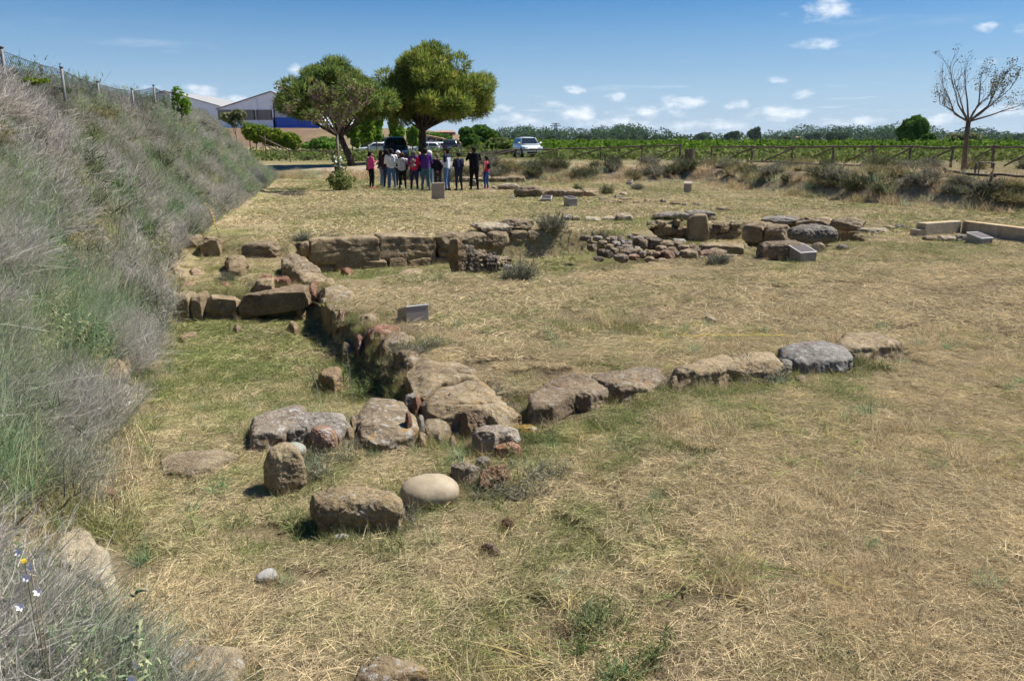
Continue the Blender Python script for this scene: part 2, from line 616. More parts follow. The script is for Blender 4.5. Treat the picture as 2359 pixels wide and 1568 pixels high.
M_STONE, M_PEB, M_GROUND = stone_mat(), pebble_mat(), ground_mat()
M_STRAW = blade_mat('mown_straw', (.70, .585, .375), (.33, .36, .14), .34, .22)
M_DRYTALL = blade_mat('dry_stalks', (.52, .395, .255), (.29, .28, .12), .55, .3)
M_GREEN = blade_mat('fresh_grass', (.46, .39, .18), (.22, .27, .10), .5, .35)
M_TWIG = blade_mat('grey_twigs', (.55, .51, .465), (.36, .37, .275), .42, .3)
M_SAGE = blade_mat('sage_blades', (.31, .37, .24), (.19, .31, .15), .6, .42, hue=(.36, .34, .19))
M_SCRUBSHADE = blade_mat('scrub_shade', (.12, .11, .075), (.085, .12, .05), .4, .15)  # dark tone standing for the shade inside the scrub
M_SCRUB = blade_mat('grey_green_scrub', (.26, .25, .21), (.11, .125, .07), .5, .2)
M_POST = bark_mat('grey_log_wood', (.06, .05, .042), (.15, .125, .105), 22)
M_PINEBARK = bark_mat('pine_bark', (.035, .028, .024), (.10, .075, .06), 6)
M_BARK = bark_mat('grey_bark', (.10, .08, .065), (.22, .18, .15), 18)
M_TWIGBARK = bark_mat('brown_branch_bark', (.075, .06, .045), (.16, .13, .095), 18)

# ------------------------------------------------------------------ lie of the land
LFOOT = np.array([(-2.1, -12), (-2.15, 1), (-2.5, 4), (-3.4, 6.2), (-4.7, 9.8), (-6.7, 15.2), (-7.5, 19), (-10.8, 34.7), (-14, 47), (-17, 60), (-24, 90)], float)
RFOOT = np.array([(40, 4), (17.5, 18.5), (15, 23.2), (13.9, 25.4), (12.4, 27.2), (11.2, 31), (9.9, 37), (9.2, 41.2), (2.9, 41.4), (-2, 42), (-7, 43.5), (-15, 47), (-40, 52)], float)


def poly_side(P, x, y):
    """signed distance to an open polyline, positive on its left"""
    x, y = np.asarray(x, float), np.asarray(y, float)
    best = np.full(x.shape, 1e9)
    sgn = np.ones(x.shape)
    for a, b in zip(P[:-1], P[1:]):
        d = b - a
        L = d @ d
        t = np.clip(((x - a[0]) * d[0] + (y - a[1]) * d[1]) / L, 0, 1)
        ex, ey = x - (a[0] + t * d[0]), y - (a[1] + t * d[1])
        r = np.hypot(ex, ey)
        s = np.sign(d[0] * (y - a[1]) - d[1] * (x - a[0]))
        m = r < best - 1e-6
        best = np.where(m, r, best)
        sgn = np.where(m, s, sgn)
    return best * np.where(sgn == 0, 1, sgn)


def poly_in(P, x, y):
    """signed distance to a closed polygon, positive inside"""
    P = np.asarray(P, float)
    x, y = np.asarray(x, float), np.asarray(y, float)
    best = np.full(x.shape, 1e9)
    inside = np.zeros(x.shape, bool)
    for a, b in zip(P, np.roll(P, -1, 0)):
        d = b - a
        L = d @ d + 1e-12
        t = np.clip(((x - a[0]) * d[0] + (y - a[1]) * d[1]) / L, 0, 1)
        best = np.minimum(best, np.hypot(x - (a[0] + t * d[0]), y - (a[1] + t * d[1])))
        c = ((a[1] > y) != (b[1] > y)) & (x < (b[0] - a[0]) * (y - a[1]) / (b[1] - a[1] + 1e-12) + a[0])
        inside ^= c
    return np.where(inside, best, -best)


def W(pts, fr='D', z=0.0):
    return np.array([on_z(x, y, fr, z)[:2] for x, y in pts])


ROOM_A = np.concatenate([np.array([(-6.2, 11.68), (-2.85, 11.68)]), W([(1440, 650), (1530, 735)], 'Z5', -.03), W([(1690, 850), (1840, 930), (1920, 1030), (2040, 1140)], 'Z5', .07), W([(1330, 120), (1450, 290)], 'Y1', .07),
                         W([(1230, 370), (1020, 400), (900, 450), (680, 420), (560, 395), (300, 440), (200, 490)], 'Y1', -.06), W([(470, 1030), (360, 1045), (200, 1010)], z=-.3), np.array([(-5.3, 9.0)])])
ROOM_B = np.array([(-6.0, 11.85), (-3.1, 11.85), (-3.35, 13.2), (-4.25, 15.2), (-4.6, 16.6), (-7.6, 17.15)], float)
PIT_C = np.array([(-4.6, 16.9), (-2.5, 17.5), (-1.0, 18.2), (.4, 18.9), (2.1, 19.8), (3.0, 17.2), (3.4, 15.9), (2.4, 13.6), (.2, 12.2), (-2.6, 11.8), (-3.3, 12.4), (-4.1, 14.0)], float)
PIT_D = np.array([(1.0, 14.7), (3.5, 14.3), (5.7, 14.8), (5.9, 16.4), (3.8, 17.0), (1.5, 17.4)], float)
PIT_E = np.array([(3.2, 16.6), (3.5, 21.3), (8.0, 21.2), (9.0, 19.0), (7.6, 17.2), (6.2, 16.0), (4.6, 16.1)], float)


def hgt(x, y):
    x, y = np.broadcast_arrays(np.asarray(x, float), np.asarray(y, float))
    near = smooth(60, 30, y)
    z = near * (.045 * fbm2(x, y, .35, 3, 3) + .018 * fbm2(x, y, 2.2, 3, 5))
    # the near left corner lies a little lower
    z = z - .2 * smooth(1.3, -.2, x - (y - 4) * .18) * smooth(8.0, 6.2, y)
    da = poly_in(ROOM_A, x, y)
    z = z - smooth(-.06, .16, da) * (.24 + .22 * smooth(5.6, 7.6, y)) * smooth(13, 12.5, y) + .2 * smooth(-.06, .16, da) * smooth(1.3, -.2, x - (y - 4) * .18) * smooth(8.0, 6.2, y)
    z = z - .28 * smooth(-.06, .16, poly_in(ROOM_B, x, y))
    dc = poly_in(PIT_C, x, y)
    z = z - smooth(-.05, .18, dc) * .58 * smooth(12.0, 15.4, y) * smooth(3.4, .5, x) - smooth(-.05, .4, dc) * .22 * smooth(.3, 2.0, x) * smooth(13.6, 15.2, y)
    z = z - .19 * smooth(-.1, .5, poly_in(PIT_D, x, y))
    z = z - (.16 + .28 * smooth(16.4, 18.6, y)) * smooth(-.05, .25, poly_in(PIT_E, x, y))
    # banks
    sl = poly_side(LFOOT, x, y)
    prof = 3.1 * smooth(-.5, 2.9, sl) + .02 * np.clip(sl - 3.1, 0, 30)
    prof = np.where(sl > -.5, prof, 0)
    taper = 1 - .85 * smooth(37, 50, y)
    zl = prof * taper * (1 + .05 * fbm2(x, y, .3, 3, 9))
    sr = poly_side(RFOOT[::-1], x, y)          # left of the reversed line = beyond
    width = np.where(x > 9, 1.9, 3.2)
    ramp = np.where(x < -3, 6.0, width)
    zr = (.7 + .17 * smooth(7, 11, x) * smooth(40, 32, y)) * smooth(0, 1, sr / ramp) * (1 - .35 * smooth(-3, -12, x))
    z = z * smooth(.8, 0, sr) + np.maximum(np.where(sl > -.5, zl, 0), zr)
    # beyond: earth slope up to the warehouse terrace on the left
    hill = smooth(108, 176, y + .12 * x) * smooth(4, -24, x)
    z = z + 4.3 * hill
    z = z - .0012 * np.clip(y - 250, 0, 3000) * 0
    return z


def hz(x, y):
    return float(hgt(np.array([x]), np.array([y]))[0])


def on_ground(x, y, fr='D'):
    d = ray(x, y, fr)
    t = np.geomspace(1.5, 400, 1400) / d[1]
    X, Y, Z = d[0] * t, d[1] * t, CAM_Z + d[2] * t
    b = Z < hgt(X, Y)
    i = int(np.argmax(b)) if b.any() else -1
    return np.array([X[i], Y[i], float(hgt(X[i:i + 1] if i >= 0 else X[-1:], Y[i:i + 1] if i >= 0 else Y[-1:])[0])])


def axis(parts):
    r = []
    for a, b, n in parts:
        r += list(np.linspace(a, b, n, endpoint=False))
    return np.array(r + [parts[-1][1]])


def expand(a, b, n):
    return np.geomspace(1, 1 + abs(b - a), n) - 1


gx = np.concatenate([-16 - expand(0, 9000, 46)[1:][::-1], axis([(-16, -8, 40), (-8, 9, 150), (9, 20, 46)]), 20 + expand(0, 9000, 46)[1:]])
gy = np.concatenate([-8 - expand(0, 60, 10)[1:][::-1], axis([(-8, 1.5, 14), (1.5, 22, 186), (22, 60, 110)]), 60 + expand(0, 14000, 90)[1:]])
GX, GY = np.meshgrid(gx, gy)
GZ = hgt(GX, GY)
nx, ny = len(gx), len(gy)
ii = (np.arange(ny - 1)[:, None] * nx + np.arange(nx - 1)[None, :]).ravel()
me = np_mesh('ground', np.stack([GX.ravel(), GY.ravel(), GZ.ravel()], 1), np.stack([ii, ii + 1, ii + 1 + nx, ii + nx], 1), [M_GROUND], True)


def fields(x, y):
    """what grows where: green, sand, earth, far field"""
    sl, sr = poly_side(LFOOT, x, y), poly_side(RFOOT[::-1], x, y)
    g = .385 + .5 * fbm2(x, y, .45, 4, 21) + .25 * fbm2(x, y, 1.7, 3, 22)
    g = g + .30 * smooth(-.3, .4, poly_in(ROOM_A, x, y)) + .25 * smooth(-.4, .4, poly_in(PIT_C, x, y)) + .04 * smooth(2.2, .2, np.abs(y - 4.6)) * smooth(1.5, -1, x)
    g = g - .27 * smooth(.5, 3.0, x) * smooth(14, 9, y) + .06 * smooth(16, 26, y)
    # fresh strips along the walls
    for (a, b, w_) in (((.15, 7.1), (.9, 5.3), .55), ((.9, 6.0), (3.2, 7.1), .5), ((5.2, 14.6), (3.2, 14.9), .7)):
        a, b = np.array(a), np.array(b)
        d = b - a
        t = np.clip(((x - a[0]) * d[0] + (y - a[1]) * d[1]) / (d @ d), 0, 1)
        g = g + .22 * smooth(w_, 0, np.hypot(x - a[0] - t * d[0], y - a[1] - t * d[1]))
    plateau = smooth(1.5, 4, sr)
    path = smooth(1.2, 2.2, sr) * smooth(9.5, 6.5, sr) * smooth(2, 6, x) + smooth(-2, 4, sr) * smooth(14, 9, sr) * smooth(6, -2, x) * smooth(75, 60, y)
    sand = np.clip(path, 0, 1)
    earth = .5 * smooth(.0, .6, sr) * smooth(3.2, 1.6, sr) + smooth(.1, .7, sl) * .3 + smooth(118, 130, y + .12 * x) * smooth(6, -10, x) * .55
    field = smooth(8, 12, sr) * smooth(55, 75, y) * smooth(-60, 10, x + 0 * y) * (1 - smooth(108, 120, y + .12 * x) * smooth(6, -10, x))
    return np.clip(g, 0, 1), sand, np.clip(earth, 0, 1), np.clip(field, 0, 1)


for nm, arr in zip(('green', 'sand', 'earth', 'field'), fields(GX.ravel(), GY.ravel())):
    me.attributes.new(nm, 'FLOAT', 'POINT').data.foreach_set('value', arr.astype(np.float32))
me.attributes.new('litter', 'FLOAT', 'POINT').data.foreach_set('value', (smooth(15, 8, GY) * (poly_side(LFOOT, GX, GY) < .5)).ravel().astype(np.float32))   # open soil between the stubble, darkened to paint shade into the gaps
tag(link('ground', me), 'dry mown grassland with excavated hollows and banks', None, None, 'structure')

# ------------------------------------------------------------------ stones
_ico = {}


def ico(n):
    if n not in _ico:
        bm = bmesh.new()
        bmesh.ops.create_icosphere(bm, subdivisions=n, radius=1)
        V = np.array([v.co[:] for v in bm.verts])
        F = np.array([[v.index for v in f.verts] for f in bm.faces])
        bm.free()
        _ico[n] = (V / np.linalg.norm(V, axis=1)[:, None], F)
    return _ico[n]


SAND = (.33, .27, .185)
TAN = (.40, .325, .215)
GREY = (.30, .285, .26)
DARK = (.20, .175, .15)
RED = (.33, .19, .135)
PALE = (.52, .46, .35)
STN = [0]


def solid(name, P, zt, zb, n=4.0, amp=.05, col=SAND, lich=.5, sub=5, tilt=(0, 0), parent=None, mat=None, batter=.06, crack=.0, cuts=None, cl_=.76):
    """a stone on the plan P (world x, y), from zb to zt: squared where n is high, rounded where it is low"""
    STN[0] += 1
    sd = STN[0] * 13
    D, F = ico(sub)
    P = np.asarray(P, float)[:, :2]
    c = .5 * (P.min(0) + P.max(0)) * .5 + P.mean(0) * .5
    th = np.arctan2(D[:, 1], D[:, 0])
    ct, st = np.cos(th), np.sin(th)
    R = np.zeros(len(D))
    Q = P - c
    for a, b in zip(Q, np.roll(Q, -1, 0)):
        e = b - a
        den = ct * e[1] - st * e[0]
        den = np.where(np.abs(den) < 1e-9, 1e-9, den)
        t = (a[0] * e[1] - a[1] * e[0]) / den
        s = (a[0] * st - a[1] * ct) / den
        R = np.where((t > 0) & (s >= -1e-6) & (s <= 1 + 1e-6), np.maximum(R, t), R)
    R = np.where(R == 0, R[R > 0].mean(), R)
    if mat is not None or n < 2.55:          # water-worn: no corners left in the outline
        tg = np.linspace(-np.pi, np.pi, 361)[:-1]
        Rg = np.interp(tg, np.sort(th), R[np.argsort(th)], period=2 * np.pi)
        kern = np.exp(-.5 * (np.minimum(np.arange(360), 360 - np.arange(360)) / 14.0) ** 2)
        Rg = np.real(np.fft.ifft(np.fft.fft(Rg) * np.fft.fft(kern / kern.sum())))
        R = np.interp(th, tg, Rg, period=2 * np.pi)
    rho = np.hypot(D[:, 0], D[:, 1])
    r = (rho ** n + np.abs(D[:, 2]) ** n) ** (-1 / n)
    h = (zt - zb) / 2
    zz = r * D[:, 2]
    size = float(np.sqrt(max(1e-4, np.ptp(P[:, 0]) * np.ptp(P[:, 1]))))
    size = min(size, 2.2 * h * 2 + .1)
    k = R * r * rho * (1 - batter * (zz * .5 + .5))
    V = np.stack([k * ct, k * st, h * zz + h], 1)
    if cuts is None:
        cuts = 0 if (mat is not None or n < 2.55) else (5 if n >= 7.5 else 13)
    rs_ = np.random.default_rng(sd)
    if cuts:
        half = np.array([max(np.ptp(P[:, 0]), .02) / 2, max(np.ptp(P[:, 1]), .02) / 2, h])
        U = (V - [0, 0, h]) / half
        for q in range(cuts):
            nv = rs_.normal(size=3)
            nv[2] *= .8 if q % 3 else 1.6
            nv /= np.linalg.norm(nv)
            pr = U @ nv
            over = np.maximum(0, pr - pr.max() * rs_.uniform(cl_, .94))
            U = U - nv * over[:, None]
        V = U * half + [0, 0, h]
    # relief: broad dents, then chips
    nrm = np.stack([D[:, 0], D[:, 1], D[:, 2]], 1)
    p = V / max(size, .05)
    if mat is None:
        f2 = fbm(p * 4.6 + sd, 3, sd + 5)
        d = amp * size * (.7 * fbm(p * 1.6 + sd, 3, sd) + .75 * f2 + .5 * (np.abs(fbm(p * 7 + sd, 2, sd + 7)) - .25) + .32 * fbm(p * 17 + sd, 2, sd + 9) + .28 * vnoise(np.stack([V[:, 2] * 26 + f2 * 1.5, V[:, 0] * .8, V[:, 1] * .8], 1), sd))
    else:
        d = amp * size * (fbm(p * 1.6 + sd, 3, sd) + .3 * fbm(p * 4.2 + sd, 3, sd + 5))
    if crack:
        q = np.abs(fbm(p * 2.6 + sd * 1.7, 2, sd + 2))
        d = d - crack * size * np.exp(-(q / .045) ** 2)
    d = d - .4 * amp * size
    V = V + nrm * d[:, None] * np.array([1, 1, .8])
    if tilt[0] or tilt[1]:
        m = np.array(Euler((tilt[0], tilt[1], 0)).to_matrix())
        o = np.array([0, 0, h])
        V = (V - o) @ m.T + o
    p0 = Vector((0, 0, 0)) if parent is None else parent.location
    o = link(name, np_mesh(name, V, F, [mat or M_STONE], mat is not None or sub < 4), parent, Vector((c[0], c[1], zb)) - p0)
    o.color = (*(c_ * .64 for c_ in col), lich)
    return o


def slab(name, fr, pts, zt, zb=None, **kw):
    """plan traced on the stone's level top"""
    zp = kw.pop('zp', zt)
    P = W(pts, fr, zp)
    c_ = P.mean(0)
    P = c_ + (P - c_) * kw.pop('grow', 1.09)
    kw.setdefault('cuts', 9)
    kw.setdefault('cl_', .87)
    if kw.get('mat') is not None:
        kw['cuts'] = 0
    if zb is None:
        zb = hz(*P.mean(0)) - .08
    return solid(name, P, zt, min(zb, zt - .04), **kw)


def block(name, fr, xl, xr, yt, yb, Y=None, th=.4, Y2=None, zg=None, zdn=.06, **kw):
    """a block from the two lower corners of its near face and its height"""
    if Y is None:
        g = on_ground(.5 * (xl + xr), yb, fr) if zg is None else on_z(.5 * (xl + xr), yb, fr, zg)
        Y = Y2_ = g[1] + .0
    Y2 = Y if Y2 is None else Y2
    a, b = at_y(xl, yb, fr, Y), at_y(xr, yb, fr, Y2)
    ta, tb = at_y(xl, yt, fr, Y), at_y(xr, yt, fr, Y2)
    zt, zb = .5 * (ta[2] + tb[2]), .5 * (a[2] + b[2]) - zdn
    e = (b - a)[:2]
    nrm = np.array([-e[1], e[0]]) / (np.linalg.norm(e) + 1e-9)
    P = [a[:2], b[:2], b[:2] + nrm * th, a[:2] + nrm * th]
    n = kw.get('n', 4)
    g = .5 * (2 ** (1 / n) - 1)          # rounded corners pull the outline in
    P = np.array(P)
    c = P.mean(0)
    P = c + (P - c) * (1 + g * .5) * 1.05
    zt = zt + .06 * (zt - zb)
    zm, hh = .5 * (zt + zb), .5 * (zt - zb)
    return solid(name, P, zt, zb, **kw)


def cobble(name, fr, cx, cy, w, h, Y=None, **kw):
    if Y is None:
        Y = on_ground(cx, cy + h * .45, fr)[1]
    c = at_y(cx, cy, fr, Y)
    sc = np.linalg.norm(at_y(cx + 1, cy, fr, Y) - c)
    a, b = w * sc / 2, h * sc / 2
    k = kw.pop('dep', .85)
    r2 = np.random.default_rng(int(cx * 7 + cy * 3))
    t = np.linspace(0, 2 * np.pi, 9)[:-1] + r2.uniform(0, .6)
    rr = r2.uniform(.88, 1.1, 8)
    P = np.stack([c[0] + a * np.cos(t) * rr, c[1] + a * k * np.sin(t) * rr], 1)
    kw.setdefault('n', 3.2)
    kw.setdefault('amp', .07)
    return solid(name, P, c[2] + b, c[2] - b, **kw)


def wall(label, pts_fr, group=None):
    x, y, fr, z = pts_fr
    g = on_z(x, y, fr, z)
    o = tag(thing('ruined_wall', label, 'wall', tuple(g), 0, group), kind='thing')
    return o


# wall running from the far blocks down to the foreground
w1 = wall('long ruined wall of weathered slabs running diagonally beside the sunken room', (900, 850, 'D', 0))
S = lambda *a, **k: slab('stone', *a, parent=w1, **k)
S('Y1', [(1410, 300), (1560, 235), (1700, 172), (1870, 190), (1990, 265), (2160, 370), (2030, 430), (1760, 400), (1560, 410), (1430, 385)], .05, -.46, n=7, amp=.04, sub=6, col=TAN, lich=.5, crack=.02)
S('Y1', [(1420, 400), (1560, 385), (1680, 400), (1660, 520), (1560, 560), (1430, 560)], -.06, -.4, n=4, amp=.05, sub=5, col=SAND, lich=.4)
S('Y1', [(1300, 95), (1430, 35), (1570, 40), (1720, 60), (1850, 130), (1880, 185), (1720, 190), (1570, 225), (1440, 275), (1340, 260)], .06, -.55, n=7, amp=.045, sub=6, col=TAN, lich=.5, crack=.03)
S('Z5', [(1985, 1110), (2060, 1045), (2200, 1035), (2330, 1095), (2420, 1190), (2280, 1250), (2130, 1210)], .07, -.55, n=3.2, amp=.07, sub=6, col=SAND, lich=.6)
S('Z5', [(1880, 1005), (2000, 955), (2150, 955), (2260, 1030), (2110, 1070), (1930, 1075)], .07, -.55, n=4, amp=.06, sub=5, col=SAND, lich=.7)
S('Z5', [(1810, 905), (1950, 875), (2140, 925), (2090, 985), (1900, 1000), (1790, 955)], .06, -.55, n=3.4, amp=.07, sub=5, col=RED, lich=.7)
S('Z5', [(1660, 815), (1800, 755), (1970, 785), (2070, 860), (1900, 900), (1690, 890)], .06, -.55, n=3, amp=.07, sub=5, col=SAND, lich=.6)
S('Z5', [(1600, 1020), (1700, 1000), (1760, 1060), (1700, 1130), (1600, 1110)], -.22, -.55, n=3, amp=.07, sub=4, col=SAND, lich=.2)
S('Z5', [(1415, 620), (1500, 585), (1610, 570), (1755, 680), (1690, 725), (1500, 735), (1430, 690)], .05, -.556, n=6, amp=.04, sub=6, col=TAN, lich=.8)
S('Z5', [(1440, 540), (1540, 525), (1570, 575), (1450, 595)], .05, -.55, n=4, amp=.05, sub=4, col=TAN)
S('Z5', [(1230, 485), (1300, 455), (1490, 485), (1510, 535), (1400, 565), (1260, 545)], .07, -.55, n=5, amp=.05, sub=5, col=TAN)
S('Z5', [(1150, 405), (1240, 378), (1390, 398), (1440, 452), (1250, 470), (1180, 450)], .06, -.55, n=5, amp=.05, sub=5, col=SAND)
S('Z5', [(1080, 345), (1200, 308), (1330, 355), (1350, 395), (1180, 410), (1090, 385)], .07, -.55, n=4, amp=.05, sub=5, col=SAND)

for (x, y, w_, h_, fr, zt) in [(1250, 600, 90, 60, 'Z5', .02), (1560, 770, 90, 60, 'Z5', .02), (1600, 800, 70, 50, 'Z5', .0), (1750, 1010, 80, 60, 'Z5', -.1), (1840, 1090, 80, 60, 'Z5', -.15), (1960, 1180, 80, 60, 'Z5', -.15), (1285, 220, 70, 60, 'Y1', -.15), (1390, 330, 70, 50, 'Y1', .0), (1640, 300, 60, 40, 'Y1', .06), (1330, 445, 60, 40, 'Y1', .06)]:
    a_ = [(x + w_ * math.cos(q) * .6, y + h_ * math.sin(q) * .6) for q in np.linspace(0, 5.4, 7)]
    S(fr, a_, zt, -.55, n=3, amp=.07, sub=4, col=[SAND, RED, TAN][int(x) % 3], lich=.4)

# cross wall in front of the upper room
w2 = wall('low cross wall of upright brown blocks with one long tilted slab', (640, 700, 'D', -.3))
B = lambda *a, **k: block('stone', *a, parent=w2, **k)
B('Z5', 82, 152, 702, 852, 11.4, .4, n=5, amp=.05, col=SAND, lich=.2)
B('Z5', 82, 152, 856, 940, 11.35, .4, n=4, amp=.05, col=SAND, lich=.2)
B('Z5', 165, 336, 705, 955, 11.3, .45, n=6, amp=.045, col=TAN, lich=.15, sub=5)
B('Z5', 338, 456, 700, 935, 11.35, .45, n=4, amp=.06, col=TAN, lich=.15)
B('Z5', 458, 722, 708, 895, 11.4, .45, n=5, amp=.05, col=TAN, lich=.15)
B('Z5', 728, 1312, 668, 868, 11.35, .42, n=6, amp=.035, col=(.34, .265, .18), lich=.25, sub=6, tilt=(0, -.16), zdn=-.03)
B('Z5', 1300, 1400, 600, 830, 11.6, .5, n=3, amp=.07, col=RED, lich=.2)
B('Z5', 862, 1022, 572, 668, 11.6, .3, n=5, amp=.05, col=TAN, lich=.1, tilt=(0, -.12))
B('Z5', 1000, 1076, 545, 622, 11.8, .25, n=3, amp=.07, col=RED, lich=.1)
B('Z5', 1074, 1150, 545, 612, 11.75, .25, n=3, amp=.07, col=RED, lich=.1)
B('Z5', 420, 520, 640, 710, 11.7, .3, n=2.8, amp=.07, col=RED, lich=.1)
B('Z5', 560, 650, 600, 690, 11.8, .3, n=2.8, amp=.07, col=RED, lich=.1)
B('Z5', 650, 770, 620, 700, 11.9, .3, n=2.8, amp=.07, col=SAND, lich=.1)
B('Z5', 780, 870, 600, 690, 11.9, .3, n=2.8, amp=.07, col=DARK, lich=.1)
B('Z5', 900, 985, 535, 580, 12.1, .3, n=2.8, amp=.07, col=RED, lich=.1)

# far row of the upper room
w3 = wall('row of separate squared blocks at the foot of the scrub bank', (450, 580, 'D', -.2))
B = lambda *a, **k: block('stone', *a, parent=w3, **k)
B('Z5', 60, 250, 195, 300, 17.0, .5, n=3.5, amp=.07, col=SAND, lich=.2)
B('Z5', 200, 388, 210, 355, 16.9, .6, n=5, amp=.05, col=TAN, lich=.3, sub=5)
B('Z5', 410, 590, 218, 370, 16.7, .6, n=5, amp=.05, col=TAN, lich=.3, sub=5)
B('Z5', 765, 1060, 258, 410, 16.3, .5, n=4, amp=.06, col=SAND, lich=.3, sub=5)
B('Z5', 1235, 1335, 252, 350, 16.4, .4, n=2.8, amp=.06, col=SAND, lich=.3)

# big retaining wall of long ashlars
w4 = wall('retaining wall of long squared sandstone blocks in two courses', (900, 600, 'D', -.3))
B = lambda *a, **k: block('stone', *a, parent=w4, **k)
B('Z5', 1350, 1930, 218, 408, 16.35, .5, 16.9, n=8, amp=.03, col=TAN, lich=.3, sub=6)
B('Z5', 1440, 1560, 400, 510, 16.45, .4, 16.6, n=5, amp=.04, col=SAND, lich=.1)
B('Z5', 1560, 1980, 400, 510, 16.55, .4, 16.9, n=8, amp=.03, col=TAN, lich=.1, sub=5)
B('Z6', -160, 300, 405, 602, 16.95, .5, 17.5, n=8, amp=.035, col=TAN, lich=.4, sub=6)
B('Z6', -85, 80, 602, 690, 17.0, .4, 17.2, n=8, amp=.03, col=TAN, lich=.1, sub=5)
B('Z6', 80, 318, 598, 680, 17.2, .4, 17.5, n=8, amp=.03, col=TAN, lich=.1, sub=5)
B('Z6', 318, 520, 588, 670, 17.5, .4, 17.8, n=8, amp=.03, col=SAND, lich=.1, sub=5)
B('Z6', 355, 540, 395, 500, 17.5, .5, 17.75, n=5, amp=.045, col=SAND, lich=.4, sub=5)
B('Z6', 350, 520, 488, 580, 17.5, .5, 17.75, n=4, amp=.05, col=(.36, .26, .13), lich=.3, sub=5)
B('Z6', 540, 800, 393, 500, 17.8, .5, 18.15, n=5, amp=.045, col=SAND, lich=.4, sub=5)
B('Z6', 690, 950, 315, 388, 18.35, .7, 18.65, n=3.5, amp=.055, col=PALE, lich=.7, sub=5)
B('Z6', 935, 1160, 280, 375, 18.7, .7, 19.0, n=3.5, amp=.055, col=SAND, lich=.7, sub=5)
B('Z6', 795, 945, 385, 500, 18.2, .4, 18.5, n=6, amp=.04, col=SAND, lich=.2, sub=4)
B('Z6', 945, 1100, 372, 465, 18.6, .4, 18.8, n=6, amp=.04, col=SAND, lich=.2, sub=4)
B('Z6', 1098, 1185, 368, 462, 18.8, .4, 18.9, n=3.5, amp=.06, col=SAND, lich=.2, sub=4)

# upright wall stub in the hollow
w5 = wall('broken stub of rubble wall with a tall upright end stone', (1080, 620, 'D', -.5))
B = lambda *a, **k: block('stone', *a, parent=w5, **k)
B('Z6', 500, 580, 458, 775, 15.2, .3, 15.35, n=5, amp=.06, col=(.36, .27, .18), lich=.2, sub=5)
B('Z6', 555, 680, 500, 775, 15.3, .35, 15.5, n=3.6, amp=.09, col=DARK, lich=.3, sub=5, crack=.05)
B('Z6', 650, 775, 535, 770, 15.5, .4, 15.7, n=3.2, amp=.09, col=SAND, lich=.3, sub=5, crack=.05)
B('Z6', 745, 860, 565, 730, 15.6, .4, 15.8, n=3, amp=.1, col=DARK, lich=.3, sub=5, crack=.05)
B('Z6', 835, 965, 588, 700, 15.7, .4, 15.9, n=2.8, amp=.1, col=SAND, lich=.4)
B('Z6', 880, 965, 665, 715, 15.4, .3, n=2.6, amp=.1, col=GREY, lich=.4)
B('Z6', 470, 585, 760, 800, 15.0, .25, n=3, amp=.05, col=GREY, lich=.5)
B('Z6', 598, 775, 752, 795, 15.05, .25, n=3, amp=.05, col=TAN, lich=.3)

# cobble wall
w6 = wall('low wall of piled river cobbles and rubble around the middle hollow', (1500, 570, 'D', 0))
cob = [(660, 480, 90, 46, 1), (740, 500, 80, 50, 3), (980, 545, 80, 44, 1), (1060, 548, 70, 40, 0), (560, 490, 80, 46, 0), (480, 480, 70, 44, 1), (300, 500, 70, 44, 0), (190, 510, 66, 40, 1), (420, 600, 70, 34, 0), (700, 590, 70, 34, 1), (20, 440, 62, 55, 0), (60, 412, 60, 40, 1), (100, 405, 78, 42, 2), (160, 408, 62, 52, 3), (125, 440, 62, 36, 4), (70, 470, 60, 45, 1), (200, 432, 84, 42, 4), (210, 466, 70, 38, 2),
       (290, 432, 52, 62, 1), (343, 445, 82, 66, 0), (432, 435, 112, 78, 3), (530, 452, 92, 62, 1), (600, 452, 84, 52, 0), (622, 418, 84, 34, 4), (240, 503, 104, 48, 2), (165, 552, 92, 56, 3),
       (288, 482, 44, 32, 4), (332, 524, 54, 46, 2), (390, 512, 80, 40, 1), (445, 524, 78, 42, 5), (527, 532, 92, 70, 5), (600, 526, 50, 46, 3), (700, 520, 122, 62, 0), (860, 537, 114, 72, 5),
       (718, 468, 80, 44, 5), (922, 508, 116, 54, 1), (500, 582, 112, 46, 5), (598, 622, 62, 36, 1), (10, 510, 60, 50, 3), (60, 520, 70, 50, 3), (110, 500, 60, 46, 0), (150, 490, 60, 40, 3), (270, 545, 70, 40, 5),
       (-60, 420, 70, 50, 0), (-110, 395, 70, 44, 3), (-20, 400, 60, 36, 4), (-60, 470, 60, 46, 3), (-10, 560, 60, 36, 3), (300, 395, 80, 28, 4), (385, 385, 110, 30, 0), (240, 382, 50, 26, 4), (280, 365, 50, 20, 1), (800, 560, 70, 40, 1), (650, 575, 60, 30, 5), (390, 560, 60, 36, 1)]
COBC = [SAND, TAN, (.33, .28, .23), (.24, .205, .165), (.38, .36, .33), (.34, .23, .17)]
for (x, y, w_, h_, k) in cob:
    Yc = 15.6 + (460 - y) * .006 + max(0, -x) * .016
    cobble('stone', 'Z7', x, y, w_ * 1.5, h_ * 1.38, Yc, parent=w6, col=COBC[k], lich=.3, sub=4, n=3.2, dep=1.2)
block('stone', 'Z7', 785, 1125, 442, 530, 15.9, .5, 15.7, parent=w6, n=3.4, amp=.05, col=TAN, lich=.3, sub=5)

